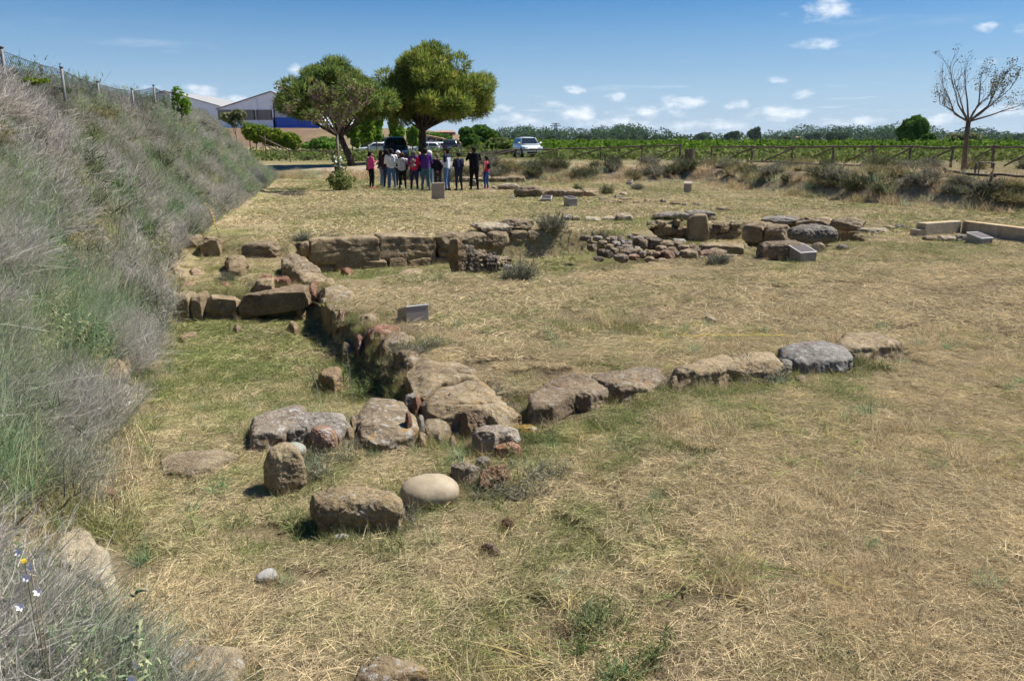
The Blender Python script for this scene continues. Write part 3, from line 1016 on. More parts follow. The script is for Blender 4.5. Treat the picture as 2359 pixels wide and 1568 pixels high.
# upper rubble wall with the upright pillar block
w7 = wall('rubble wall with a tall upright pillar block set in its face', (1620, 540, 'D', -.2))
B = lambda *a, **k: block('stone', *a, parent=w7, **k)
B('Z7', 412, 605, 298, 370, 21.0, .5, n=6, amp=.04, col=SAND, lich=.2)
B('Z7', 603, 652, 298, 372, 21.0, .3, n=3, amp=.05, col=TAN, lich=.1)
B('Z7', 650, 716, 308, 376, 20.9, .3, n=2.6, amp=.05, col=TAN, lich=.1)
B('Z7', 704, 856, 222, 410, 20.5, .45, n=8, amp=.025, col=(.36, .30, .21), lich=.2, sub=5)
for (a, b, c, d, k, n_) in [(862, 940, 312, 352, 3, 3), (948, 1024, 285, 346, 0, 3), (858, 922, 346, 412, 1, 2.6), (920, 1024, 346, 402, 1, 3), (1020, 1112, 318, 384, 0, 3), (440, 520, 262, 300, 0, 3), (380, 440, 270, 310, 3, 3),
                            (330, 400, 300, 340, 0, 3), (350, 420, 335, 375, 1, 2.6), (600, 640, 255, 290, 1, 3), (1030, 1100, 270, 315, 3, 3), (900, 960, 280, 312, 3, 3)]:
    B('Z7', a, b, c, d, 20.9, .35, n=n_, amp=.06, col=COBC[k], lich=.3)
B('Z7', 1113, 1280, 288, 462, 18.9, .8, 18.6, n=4, amp=.05, col=TAN, lich=.3, sub=5)
B('Z7', 1270, 1490, 303, 462, 18.5, .8, 18.3, n=3.6, amp=.06, col=SAND, lich=.3, sub=5)
B('Z7', 440, 700, 198, 238, 21.8, .6, n=3, amp=.06, col=GREY, lich=.7)
B('Z7', 695, 905, 184, 218, 22.3, .6, n=3, amp=.06, col=GREY, lich=.7)
B('Z7', 1265, 1545, 230, 278, 21.0, .7, 20.6, n=3, amp=.06, col=GREY, lich=.6)
B('Z7', 1535, 1800, 235, 302, 20.4, .7, 19.9, n=3, amp=.05, col=TAN, lich=.5)
B('Z7', 1795, 2055, 246, 332, 19.6, .7, 19.2, n=3.2, amp=.06, col=SAND, lich=.5, sub=5)
B('Z7', 1020, 1110, 240, 262, 22, .4, n=3, amp=.06, col=GREY, lich=.6)

# row on the right of the foreground
w8 = wall('short row of half-buried slabs ending in a grey lichened block on the lawn', (1600, 860, 'D', 0))
S = lambda *a, **k: slab('stone', *a, parent=w8, grow=1.2, cuts=6, **k)
S('Y2', [(185, 425), (250, 372), (340, 335), (480, 325), (560, 355), (590, 400), (500, 435), (420, 430), (310, 480), (200, 490)], .03, n=6, amp=.06, sub=6, col=(.31, .25, .18), lich=.4)
S('Y2', [(510, 328), (700, 302), (780, 286), (880, 298), (912, 350), (820, 395), (680, 395), (570, 360)], .05, n=6, amp=.06, sub=6, col=(.33, .27, .2), lich=.5)
S('Y2', [(950, 298), (1080, 258), (1290, 212), (1285, 262), (1220, 300), (1020, 322)], .17, n=5, amp=.045, sub=6, col=TAN, lich=.3)
S('Y2', [(1240, 268), (1290, 214), (1400, 204), (1520, 198), (1578, 268), (1480, 285), (1380, 282)], .16, n=4, amp=.05, sub=6, col=TAN, lich=.3)
S('Y2', [(945, 330), (1000, 310), (1015, 345), (960, 365)], .1, n=3, amp=.06, sub=4, col=SAND)
S('Y2', [(1540, 232), (1640, 218), (1668, 250), (1610, 278), (1555, 265)], .12, n=3, amp=.07, sub=4, col=GREY)
S('Y2', [(1565, 168), (1620, 150), (1800, 137), (1900, 163), (1942, 205), (1890, 236), (1700, 246), (1590, 215)], .17, n=4.5, amp=.05, sub=6, col=(.29, .285, .28), lich=.55)
S('Y2', [(1880, 145), (1930, 95), (2110, 93), (2225, 145), (2140, 165), (2030, 186), (1930, 178)], .16, n=5, amp=.045, sub=6, col=TAN, lich=.4)
S('Y2', [(1635, 345), (1680, 325), (1712, 360), (1680, 385)], .05, n=2.8, amp=.06, sub=4, col=SAND)

# front slabs and the ring of stones
w9 = wall('two lichen-grey slabs across the near end of the sunken room', (770, 960, 'D', -.1))
S = lambda *a, **k: slab('stone', *a, parent=w9, grow=1.14, cuts=6, **k)
S('Y1', [(178, 458), (300, 412), (430, 385), (560, 362), (600, 400), (560, 520), (440, 545), (330, 590), (185, 590)], -.03, -.34, n=5, amp=.05, sub=6, col=(.34, .30, .25), lich=1.0)
S('Y1', [(470, 450), (600, 390), (690, 418), (850, 425), (905, 525), (830, 575), (560, 560), (450, 545)], -.03, -.34, n=4, amp=.06, sub=6, col=(.34, .32, .29), lich=1.0, crack=.02)
S('Y1', [(955, 440), (1050, 308), (1180, 322), (1290, 350), (1405, 480), (1400, 545), (1250, 575), (1100, 600), (980, 560)], -.02, -.28, n=4.5, amp=.055, sub=6, col=(.36, .30, .22), lich=1.0)
S('Y1', [(1300, 300), (1370, 290), (1420, 320), (1380, 350), (1310, 340)], -.02, -.2, n=3, amp=.07, sub=4, col=GREY, lich=.8)


for (x, y, w_, h_, zt) in [(905, 560, 60, 60, -.06), (930, 480, 50, 70, -.04), (1430, 600, 60, 50, -.1), (1560, 600, 60, 40, -.1), (1650, 620, 50, 40, -.1), (880, 640, 60, 40, -.12), (1420, 470, 50, 50, -.02)]:
    a_ = [(x + w_ * math.cos(q) * .6, y + h_ * math.sin(q) * .6) for q in np.linspace(0, 5.4, 7)]
    S('Y1', a_, zt, -.35, n=3, amp=.07, sub=4, col=[SAND, GREY, TAN][int(x) % 3], lich=.4)


def loose(label, fr, pts, zt, zb=None, cat='stone', name='fieldstone', **kw):
    return tag(slab(name, fr, pts, zt, zb, **kw), label, cat)


def bould(label, fr, pts, zt=None, zb=None, cat='boulder', name='boulder', **kw):
    kw.setdefault('n', 2.4)
    k, bury = kw.pop('dep', .85), kw.pop('bury', .13)
    p = np.array(pts, float)
    lo, hi = p.min(0), p.max(0)
    cx, cy = .5 * (lo + hi)
    g = on_ground(cx, hi[1], fr)
    if 'zg' in kw:
        g = on_z(cx, hi[1], fr, kw.pop('zg'))
    v = g - np.array([0, 0, CAM_Z])
    dist = np.linalg.norm(v)
    m = np.linalg.norm(at_y(cx + 1, hi[1], fr, g[1]) - at_y(cx, hi[1], fr, g[1]))
    E = math.asin(-v[2] / dist)
    a, S_ = .54 * (hi[0] - lo[0]) * m, .55 * (hi[1] - lo[1]) * m
    b = min(a * k, .8 * S_ / math.sin(E))
    c = math.sqrt(max(S_ ** 2 - (b * math.sin(E)) ** 2, .05 * S_ ** 2)) / math.cos(E)
    yc = g[1] + b * .85
    P = np.stack([g[0] + (p[:, 0] - cx) * m * 1.08, yc - (p[:, 1] - cy) / (.5 * (hi[1] - lo[1])) * b], 1)
    zc = g[2] + c * (1 - 2 * bury)
    return tag(solid(name, P, zc + c, zc - c, **kw), label, cat)


loose('flat grey-green river pebble lying on the near stone ring', 'Y1', [(375, 690), (430, 655), (540, 642), (592, 668), (560, 700), (400, 712)], -.06, -.16, name='cobble', n=2.6, amp=.03, sub=5, col=(.36, .37, .32), mat=M_PEB)
bould('rounded pink stone with grey lichen in the near stone ring', 'Y1', [(590, 610), (650, 565), (730, 572), (805, 640), (800, 730), (735, 775), (640, 750), (598, 690)], .0, -.28, n=2.5, amp=.05, sub=6, col=(.42, .27, .2), lich=.9)
bould('big kidney-shaped tan boulder standing in the near stone ring', 'Y1', [(285, 800), (330, 735), (420, 698), (495, 735), (525, 830), (585, 940), (490, 1025), (380, 1085), (290, 1020), (255, 910)], .06, -.26, n=2.5, amp=.05, sub=6, col=(.46, .385, .26), lich=.25)
loose('square-edged brown block at the front of the near stone ring', 'Y1', [(655, 1000), (760, 965), (900, 955), (1060, 965), (1235, 1008), (1225, 1065), (1000, 1075), (780, 1080), (690, 1085)], .05, -.27, n=4.2, amp=.06, sub=6, col=(.36, .29, .185), lich=.7, name='stone_block', cat='stone block', batter=-.12)
bould('smooth pale oval boulder at the front of the near stone ring', 'Y1', [(1248, 1050), (1290, 968), (1440, 925), (1600, 935), (1685, 1010), (1675, 1090), (1560, 1145), (1400, 1165), (1285, 1125)], .02, -.26, n=2.2, amp=.03, sub=6, col=(.47, .395, .28), mat=M_PEB)
bould('dark lichen-spotted stone beside the smooth pale oval boulder', 'Y1', [(1605, 895), (1680, 835), (1780, 830), (1850, 890), (1810, 985), (1680, 970)], -.03, -.27, n=2.8, amp=.07, sub=5, col=(.27, .23, .18), lich=.8)
bould('small grey stone perched behind the dark lichen-spotted stone', 'Y1', [(1795, 835), (1860, 788), (1922, 800), (1930, 850), (1870, 885)], -.02, -.18, n=2.8, amp=.06, sub=5, col=GREY, lich=.5)
bould('crumbling brown earth-caked stone near the pale oval boulder', 'Y1', [(1830, 930), (1940, 870), (2060, 850), (2100, 920), (1990, 1000), (1860, 1030)], -.1, -.26, n=2.6, amp=.1, sub=5, col=(.30, .2, .13), lich=.3)
bould('whitish stone with rounded end next to the red stone', 'Y1', [(1785, 640), (1850, 580), (2000, 575), (2130, 625), (2140, 690), (2000, 730), (1930, 790), (1800, 740)], .03, -.26, n=3.2, amp=.05, sub=6, col=(.42, .37, .31), lich=.9)
bould('brick-red rounded stone propped on the whitish stone', 'Y1', [(1945, 745), (1990, 690), (2120, 680), (2155, 750), (2105, 795), (1980, 800)], .0, -.2, n=2.8, amp=.05, sub=5, col=(.44, .24, .17), lich=.3)
bould('brown stone with yellow lichen behind the whitish stone', 'Y1', [(1685, 490), (1770, 430), (1870, 438), (1965, 525), (1880, 570), (1800, 650), (1700, 570)], .02, -.28, n=3, amp=.06, sub=6, col=(.35, .27, .19), lich=.6)
bould('flat stone covered in mustard-yellow lichen on the lawn edge', 'Y1', [(2080, 575), (2200, 543), (2275, 580), (2235, 635), (2120, 625)], n=3, amp=.07, sub=5, col=(.36, .25, .07), lich=.8, name='fieldstone', cat='stone')
bould('small white river pebble in front of the stone ring', 'Y1', [(778, 1375), (830, 1350), (892, 1365), (880, 1390), (800, 1402)], name='cobble', cat='stone', n=2.3, amp=.02, sub=4, col=(.62, .63, .64), bury=-.3, mat=M_PEB)
bould('grey triangular river pebble on dry grass left of centre', 'D', [(586, 1342), (603, 1322), (622, 1322), (640, 1342), (622, 1352), (592, 1352)], name='cobble', cat='stone', n=2.4, amp=.03, sub=5, col=(.46, .46, .45), bury=-.15, mat=M_PEB)
bould('brown half-buried stone in straw below the whitish stone', 'Y1', [(1850, 1470), (1900, 1425), (1960, 1450), (2015, 1520), (1960, 1530)], n=2.8, amp=.08, sub=5, col=(.25, .19, .15), lich=.2, bury=-.1, name='fieldstone', cat='stone')
bould('lumpy brown clod nearly hidden in straw', 'Y1', [(2000, 1290), (2040, 1245), (2090, 1250), (2105, 1300), (2050, 1330)], n=2.4, amp=.1, sub=4, col=(.24, .17, .12), lich=.1, bury=-.1, name='fieldstone', cat='stone')
loose('small squared brown block inside the sunken room', 'Y1', [(672, 165), (700, 108), (840, 100), (852, 160), (790, 185)], -.24, -.52, n=6, amp=.05, sub=5, col=(.33, .25, .16), lich=.1, name='stone_block', cat='stone block')
loose('wide flat pale stone lying beside the left slab', 'D', [(366, 1050), (385, 1034), (520, 1024), (552, 1038), (480, 1064), (440, 1078), (375, 1078)], -.1, n=3.4, amp=.03, sub=6, col=(.40, .34, .24), lich=.2)
loose('large pale slab cut by the bottom edge near the scrub', 'Y4', [(1150, 1480), (1110, 1300), (1300, 1265), (1640, 1285), (1670, 1400), (1580, 1580), (1130, 1600)], -.12, -.36, n=4, amp=.05, sub=6, col=(.40, .34, .24), lich=1.0)
loose('flat slab with orange and white lichen at the bottom edge', 'Y5', [(675, 1140), (720, 1040), (900, 995), (1080, 1010), (1195, 1050), (1200, 1095), (1000, 1160), (820, 1215), (690, 1180)], -.06, n=3.4, amp=.06, sub=6, col=(.36, .29, .19), lich=1.0)
loose('tall pale kerb stone leaning against the near scrub', 'Y4', [(330, 470), (530, 440), (620, 498), (725, 605), (775, 770), (700, 830), (420, 800), (300, 620)], -.01, -.35, n=4, amp=.04, sub=6, col=PALE, lich=.2)
loose('pale rounded kerb stone half under the near scrub', 'Y4', [(300, 820), (490, 690), (600, 678), (705, 745), (735, 880), (640, 930), (400, 980)], -.06, -.35, n=3, amp=.05, sub=6, col=PALE, lich=.2)
bould('small stone on bare soil under the scrub edge', 'Y4', [(800, 50), (830, 5), (905, 20), (912, 65), (850, 80)], n=2.6, amp=.07, sub=5, col=TAN, lich=.2, name='fieldstone', cat='stone')
bould('reddish stone lump in bare soil beside the scrub', 'Y4', [(655, 310), (700, 265), (790, 300), (780, 360), (700, 370)], n=2.8, amp=.07, sub=5, col=(.36, .24, .16), lich=.1, name='fieldstone', cat='stone')
for k, (pts, zt, cc) in enumerate([([(620, 1090), (850, 1030), (915, 1040), (918, 1230), (860, 1320), (640, 1300)], -.12, PALE), ([(600, 905), (860, 880), (900, 985), (640, 1010)], .02, TAN), ([(820, 890), (890, 860), (900, 920), (840, 940)], -.1, TAN)]):
    loose(['tall pale stone of the bank edging behind grey twigs', 'broad tan stone of the bank edging behind grey twigs', 'small tan stone topping the bank edging'][k], 'Y3', pts, zt, -.55, n=4, amp=.05, sub=5, col=cc, lich=.1)
loose('dark rounded boulder in the upper room between wall and bank', 'Z5', [(625, 350), (690, 312), (790, 320), (815, 380), (760, 420), (650, 420)], .0, -.4, n=3.2, amp=.06, sub=5, col=(.33, .265, .17), lich=.2, name='boulder', cat='boulder')
loose('long pale stone leaning at the scrub edge of the upper room', 'Z5', [(140, 370), (200, 362), (320, 500), (290, 530), (180, 460)], -.08, -.4, n=3, amp=.06, sub=4, col=TAN)
loose('pinkish flat stone in the grass of the upper room', 'Z5', [(325, 460), (400, 450), (430, 485), (350, 495)], -.2, -.36, n=3, amp=.06, sub=4, col=(.42, .31, .23), lich=.1)
loose('reddish square stone at the left of the upper room', 'Z5', [(235, 570), (300, 545), (385, 570), (370, 610), (250, 615)], -.12, -.4, n=3.6, amp=.06, sub=5, col=(.40, .28, .19), lich=.1)
loose('reddish stone wedged beside the leftmost upright block', 'Z5', [(165, 650), (230, 625), (248, 665), (200, 690)], -.08, -.4, n=3, amp=.06, sub=4, col=(.38, .26, .17), lich=.1)
loose('tan stone on the grass below the tilted slab', 'Z5', [(1140, 905), (1190, 882), (1255, 920), (1200, 945)], -.33, -.55, n=2.8, amp=.06, sub=4, col=TAN, lich=.1)
loose('brown stone under the left end of the tilted slab', 'Z5', [(680, 930), (730, 910), (770, 935), (720, 960)], -.36, -.55, n=2.8, amp=.07, sub=4, col=SAND, lich=.1)
loose('flat stone sliver in cut grass below the upright blocks', 'Z5', [(235, 1010), (300, 985), (395, 980), (380, 1000), (260, 1030)], -.38, -.52, n=3, amp=.05, sub=4, col=TAN, lich=.1)
loose('wedge-shaped slab lying in the hollow under the ashlar wall', 'Z5', [(2055, 500), (2110, 460), (2240, 438), (2290, 470), (2200, 510), (2080, 525)], -.4, -.62, n=4, amp=.05, sub=5, col=TAN, lich=.2)
loose('rough brown stone at the foot of the ashlar wall', 'Z5', [(1590, 455), (1640, 432), (1700, 450), (1660, 490)], -.35, -.62, n=2.8, amp=.07, sub=4, col=RED, lich=.1)
loose('flat stone beside the diagonal wall in the hollow', 'Z5', [(1570, 545), (1620, 530), (1670, 555), (1620, 585)], -.2, -.42, n=3, amp=.06, sub=4, col=TAN)
loose('flat tapering slab flush with the grass right of the wall stub', 'Z6', [(1340, 775), (1400, 745), (1700, 740), (1730, 755), (1560, 770), (1440, 800)], -.02, -.2, n=3.4, amp=.05, sub=5, col=(.27, .22, .17), lich=.3)
tag(block('boulder', 'Z7', 1545, 1875, 308, 430, None, .6, zg=0, n=2.5, amp=.05, col=(.24, .225, .205), lich=.5, sub=6), 'long dark grey boulder on the lawn right of the pits', 'boulder')
tag(block('boulder', 'Z7', 1278, 1620, 432, 572, None, .5, zg=0, n=3.4, amp=.06, col=(.28, .23, .17), lich=.4, sub=6), 'dark rough boulder supporting the low information box', 'boulder')
tag(block('fieldstone', 'Z7', 1890, 1955, 455, 502, None, .3, zg=0, n=3, amp=.06, col=GREY, lich=.4), 'small grey stone on the lawn right of the information box boulder', 'stone')
tag(block('fieldstone', 'Z7', 1700, 1775, 440, 500, None, .3, zg=0, n=2.8, amp=.06, col=TAN, lich=.4), 'tan stone just behind the low information box', 'stone')
# rows near the visitors
wa = wall('line of big rounded blocks in the far lawn before the visitors', (1250, 445, 'D', 0))
for (a, b, c, d, n_, cc) in [(352, 590, 742, 832, 2.5, SAND), (585, 682, 762, 818, 3.2, TAN), (678, 788, 764, 832, 3.4, SAND), (780, 932, 770, 834, 3, TAN), (930, 1058, 766, 822, 2.7, TAN)]:
    block('stone', 'Z3', a, b, c, d, None, .8, zg=0, parent=wa, n=n_, amp=.06, col=cc, lich=.3, sub=5)
wb = wall('low remnant wall at the foot of the far scrub bank', (1180, 410, 'D', 0))
for (a, b) in [(20, 70), (66, 135), (130, 275), (270, 445), (-130, -50), (-190, -125), (-60, 22)]:
    block('stone', 'Z3', a, b, 652 + (abs(a) % 3) * 6, 706, None, .8, zg=0, parent=wb, n=3.2, amp=.06, col=[TAN, SAND, PALE][abs(a) % 3], lich=.4)
wc = wall('scattered line of flat footing stones across the far lawn', (1500, 460, 'D', 0))
for (a, b, c, d) in [(1200, 1265, 822, 850), (1255, 1340, 836, 866), (1225, 1268, 858, 882), (1462, 1522, 848, 870), (1540, 1582, 858, 876), (1602, 1645, 852, 878), (1685, 1765, 872, 898), (1785, 1822, 884, 906), (1890, 1950, 884, 902), (1120, 1190, 866, 884), (1370, 1420, 870, 882)]:
    block('stone', 'Z3', a, b, c, d, None, .4, zg=0, parent=wc, n=2.8, amp=.07, col=[GREY, TAN, SAND][a % 3], lich=.5)
wd = wall('thin line of pale footing stones behind the middle hollow', (1400, 500, 'D', 0))
for (a, b, c, d) in [(742, 832, 988, 1028), (840, 900, 995, 1030), (945, 1090, 1008, 1036), (1080, 1225, 1002, 1032), (1215, 1375, 972, 1034), (650, 740, 1000, 1030)]:
    block('stone', 'Z3', a, b, c, d, None, .5, zg=0, parent=wd, n=2.8, amp=.07, col=[PALE, GREY, TAN][a % 3], lich=.7)
lone = [('flat pale stone cluster before the remnant wall', 200, 372, 718, 772), ('small dark stone left of the pale stone cluster', 143, 178, 734, 762), ('little white stone in the far lawn near the blocks', 298, 342, 824, 842),
        ('small dark flat stone between far blocks and footing line', 1072, 1112, 836, 858), ('brown stone behind the footing line', 1250, 1302, 788, 818), ('pale sliver of stone in the far lawn', 960, 1002, 868, 882)]
for (lb, a, b, c, d) in lone:
    tag(block('fieldstone', 'Z3', a, b, c, d, None, .5, zg=0, n=2.8, amp=.07, col=[TAN, GREY, PALE][a % 3], lich=.5), lb, 'stone')
lone2 = [('dark small stone on the lawn above the pillar wall', 'Z7', 1392, 1448, 206, 230), ('grey flat stone on the lawn above the pillar wall', 'Z7', 930, 1042, 152, 182), ('low grey stone between lawn and pillar wall', 'Z7', 870, 915, 228, 252),
         ('flat stone flush in the lawn before the concrete wall', 'Y8', 430, 770, 478, 520), ('white pebble in the lawn before the concrete wall', 'Y8', 560, 640, 512, 535), ('dark brown clod on the lawn below the right information box', 'Y8', 1115, 1210, 765, 802),
         ('flat stone in the rubble before the concrete wall', 'Y8', 1210, 1365, 578, 632), ('middle flat stone in the rubble before the concrete wall', 'Y8', 1360, 1600, 578, 640), ('pale stone touching the right information box', 'Y8', 1560, 1750, 570, 645),
         ('dark rough stone at the end of the concrete wall', 'Y8', 1140, 1260, 486, 545), ('flat pale stone at the foot of the concrete wall', 'Y8', 1520, 1670, 505, 540), ('thin flat stone left of the concrete wall', 'Y8', 760, 850, 455, 485), ('darker flat stone left of the concrete wall', 'Y8', 860, 990, 445, 480),
         ('small grey stone on the central lawn', 'Z7', 600, 655, 698, 720), ('lone stone in the lawn below the cobble wall', 'Z7', 30, 75, 640, 668), ('reddish leaf-shaped stone on the central lawn', 'Y2', 1162, 1210, 40, 68)]
for k, (lb, fr, a, b, c, d) in enumerate(lone2):
    tag(block('fieldstone', fr, a, b, c, d, None, .3, zg=0, n=2.8, amp=.07, col=[GREY, TAN, SAND, PALE][k % 4], lich=.4), lb, 'stone')

# ------------------------------------------------------------------ grass, straw and scrub
def unit(v):
    return v / (np.linalg.norm(v, axis=-1, keepdims=True) + 1e-9)


def strips(base, d, L, w, bend, seg=2, r=None, tip=.15):
    """thin tapering blades: base (n,3), direction, length, width, bend vector"""
    r = r or rng
    n = len(base)
    d = unit(d)
    side = unit(np.cross(d, unit(r.normal(size=(n, 3)))))
    Vs = []
    for k in range(seg + 1):
        t = k / seg
        p = base + d * (L * t)[:, None] + bend * (L * t * t)[:, None]
        ww = (w * (1 - (1 - tip) * t) * .5)[:, None]
        Vs += [p - side * ww, p + side * ww]
    V = np.stack(Vs, 1).reshape(-1, 3)
    o = (np.arange(n) * 2 * (seg + 1))[:, None]
    q = np.concatenate([np.stack([o[:, 0] + 2 * k, o[:, 0] + 2 * k + 1, o[:, 0] + 2 * k + 3, o[:, 0] + 2 * k + 2], 1) for k in range(seg)], 0)
    return V, q


def join(parts):
    Vs, Fs, b = [], [], 0
    for V, F in parts:
        Vs.append(V)
        Fs.append(F + b)
        b += len(V)
    return np.concatenate(Vs), np.concatenate(Fs)


def disc(n, r, R):
    a, q = r.uniform(0, 2 * np.pi, n), R * np.sqrt(r.uniform(0, 1, n))
    return np.stack([q * np.cos(a), q * np.sin(a), np.zeros(n)], 1)


def collection(name, meshes):
    c = bpy.data.collections.new(name)
    for k, m in enumerate(meshes):
        c.objects.link(bpy.data.objects.new('%s_%02d' % (name, k), m))
    return c


def scatter(name, pts, coll, rot, scl, tint, label, nvar, cat=None):
    me = bpy.data.meshes.new(name)
    n = len(pts)
    me.vertices.add(n)
    me.vertices.foreach_set('co', np.asarray(pts, np.float32).ravel())
    for nm, ty, key, arr in (('rot', 'FLOAT_VECTOR', 'vector', rot), ('scl', 'FLOAT', 'value', scl), ('tint', 'FLOAT', 'value', tint), ('pick', 'INT', 'value', rng.integers(0, nvar, n))):
        a = me.attributes.new(nm, ty, 'POINT')
        a.data.foreach_set(key, np.asarray(arr, np.int32 if ty == 'INT' else np.float32).ravel())
    o = link(name, me)
    tag(o, label, cat, None, 'stuff')
    ng = bpy.data.node_groups.new(name + '_nodes', 'GeometryNodeTree')
    ng.interface.new_socket('Geometry', in_out='INPUT', socket_type='NodeSocketGeometry')
    ng.interface.new_socket('Geometry', in_out='OUTPUT', socket_type='NodeSocketGeometry')
    N, L = ng.nodes, ng.links
    gi, go = N.new('NodeGroupInput'), N.new('NodeGroupOutput')
    iop = N.new('GeometryNodeInstanceOnPoints')
    ci = N.new('GeometryNodeCollectionInfo')
    ci.inputs['Collection'].default_value = coll
    ci.inputs['Separate Children'].default_value = True
    ci.inputs['Reset Children'].default_value = True
    L.new(gi.outputs[0], iop.inputs['Points'])
    L.new(ci.outputs[0], iop.inputs['Instance'])
    iop.inputs['Pick Instance'].default_value = True

    def na(nm, ty):
        q = N.new('GeometryNodeInputNamedAttribute')
        q.data_type = ty
        q.inputs['Name'].default_value = nm
        return q.outputs['Attribute']
    L.new(na('pick', 'INT'), iop.inputs['Instance Index'])
    er = N.new('FunctionNodeEulerToRotation')
    L.new(na('rot', 'FLOAT_VECTOR'), er.inputs[0])
    L.new(er.outputs[0], iop.inputs['Rotation'])
    L.new(na('scl', 'FLOAT'), iop.inputs['Scale'])
    L.new(iop.outputs[0], go.inputs[0])
    md = o.modifiers.new('plants', 'NODES')
    md.node_group = ng
    return o


def straw_mesh(seed, n, R, L0, L1, w, flat, mat, seg=2):
    r = np.random.default_rng(seed)
    b = disc(n, r, R)
    a = r.uniform(0, 2 * np.pi, n)
    el = np.abs(r.normal(0, flat, n)) + .06
    d = np.stack([np.cos(a) * np.cos(el), np.sin(a) * np.cos(el), np.sin(el)], 1)
    L = r.uniform(L0, L1, n)
    b = b - d * (L * .35)[:, None] * np.array([1, 1, 0])
    b[:, 2] += r.uniform(0, .022, n)
    bend = np.stack([r.normal(0, .12, n), r.normal(0, .12, n), -np.sin(el) * .5], 1)
    V, F = strips(b, d, L, np.full(n, w) * r.uniform(.6, 1.4, n), bend, seg, r)
    return np_mesh('straw', V, F, [mat])


def tuft_mesh(seed, n, R, L0, L1, w, spread, mat, seg=3, droop=.3):
    r = np.random.default_rng(seed)
    b = disc(n, r, R)
    a = r.uniform(0, 2 * np.pi, n)
    s = np.abs(r.normal(0, spread, n))
    d = np.stack([np.cos(a) * np.sin(s), np.sin(a) * np.sin(s), np.cos(s)], 1)
    L = r.uniform(L0, L1, n)
    bend = np.stack([np.cos(a) * droop, np.sin(a) * droop, -droop * s], 1) * r.uniform(.2, 1.2, (n, 1))
    V, F = strips(b, d, L, np.full(n, w) * r.uniform(.6, 1.3, n), bend, seg, r)
    return np_mesh('tuft', V, F, [mat])


C_STRAW = collection('straw_near', [straw_mesh(k, 950, .21, .03, .14, .0030, .25, M_STRAW) for k in range(7)])
C_STRAW2 = collection('straw_mid', [straw_mesh(40 + k, 420, .38, .06, .2, .0075, .3, M_STRAW) for k in range(5)])
C_STRAW3 = collection('straw_far', [straw_mesh(60 + k, 500, 1.1, .05, .16, .02, .4, M_STRAW, 1) for k in range(4)])
C_SHORT = collection('short_grass', [tuft_mesh(80 + k, 90, .10, .03, .085, .0032, .5, M_GREEN) for k in range(5)])
C_SHORT2 = collection('short_grass_mid', [tuft_mesh(90 + k, 90, .28, .05, .12, .008, .6, M_GREEN, 2) for k in range(4)])
C_TALL = collection('tall_dry', [tuft_mesh(100 + k, 26, .05, .12, .30, .0026, .25, M_DRYTALL, 3, .12) for k in range(5)])


def lie(n, sl=.12):
    return np.stack([rng.normal(0, sl, n), rng.normal(0, sl, n), rng.uniform(0, 2 * np.pi, n)], 1)


def in_view(n, y0, y1, power=1.0, margin=1.2):
    """points on the ground before the camera, evenly over the ground between two distances"""
    u = rng.uniform(0, 1, n)
    y = np.sqrt(y0 ** 2 + u * (y1 ** 2 - y0 ** 2)) if power == 1 else y0 + (y1 - y0) * u ** power
    x = rng.uniform(-1, 1, n) * (y + .9) * .645 * margin * 1.03
    return x, y


STONE_BOX = []
for o in list(COL.objects):
    if o.type == 'MESH' and (o.name.startswith(('stone', 'boulder', 'fieldstone', 'cobble'))):
        cs = np.array([v.co[:] for v in o.data.vertices][::7]) + np.array(o.location) + (np.array(o.parent.location) if o.parent else 0)
        top = cs[cs[:, 2] > hgt(cs[:, 0], cs[:, 1]) - .02]
        if len(top) > 3:
            c = top[:, :2].mean(0)
            STONE_BOX.append((c[0], c[1], np.ptp(top[:, 0]) / 2 * .86, np.ptp(top[:, 1]) / 2 * .86))
STONE_BOX = np.array(STONE_BOX)


def off_stones(x, y, m=0.0):
    ok = np.ones(len(x), bool)
    for (cx, cy, a, b) in STONE_BOX:
        ok &= ((x - cx) / (a + m)) ** 2 + ((y - cy) / (b + m)) ** 2 > 1
    return ok


def lawn_pts(n, y0, y1, R=0.0, keep=None):
    x, y = in_view(n, y0, y1)
    sl, sr = poly_side(LFOOT, x, y), poly_side(RFOOT[::-1], x, y)
    ok = (sl < .35) & (sr < .3) & off_stones(x, y, R * .6)
    if R:
        z0 = hgt(x, y)
        for (dx, dy) in ((R, 0), (-R, 0), (0, R), (0, -R)):
            ok &= np.abs(hgt(x + dx, y + dy) - z0) < .05 + .12 * R
    x, y = x[ok], y[ok]
    g = fields(x, y)[0]
    if keep is not None:
        k = rng.uniform(0, 1, len(x)) < keep(x, y, g)
        x, y, g = x[k], y[k], g[k]
    # a slightly uneven footing keeps blades off exact heights
    return np.stack([x, y, hgt(x, y)], 1), g


def bare(x, y):
    return smooth(.42, .1, np.abs(fbm2(x, y, .9, 3, 77) + .35)) * .55


def t_of(g):
    return np.clip(g * 1.05 - .1, 0, 1)


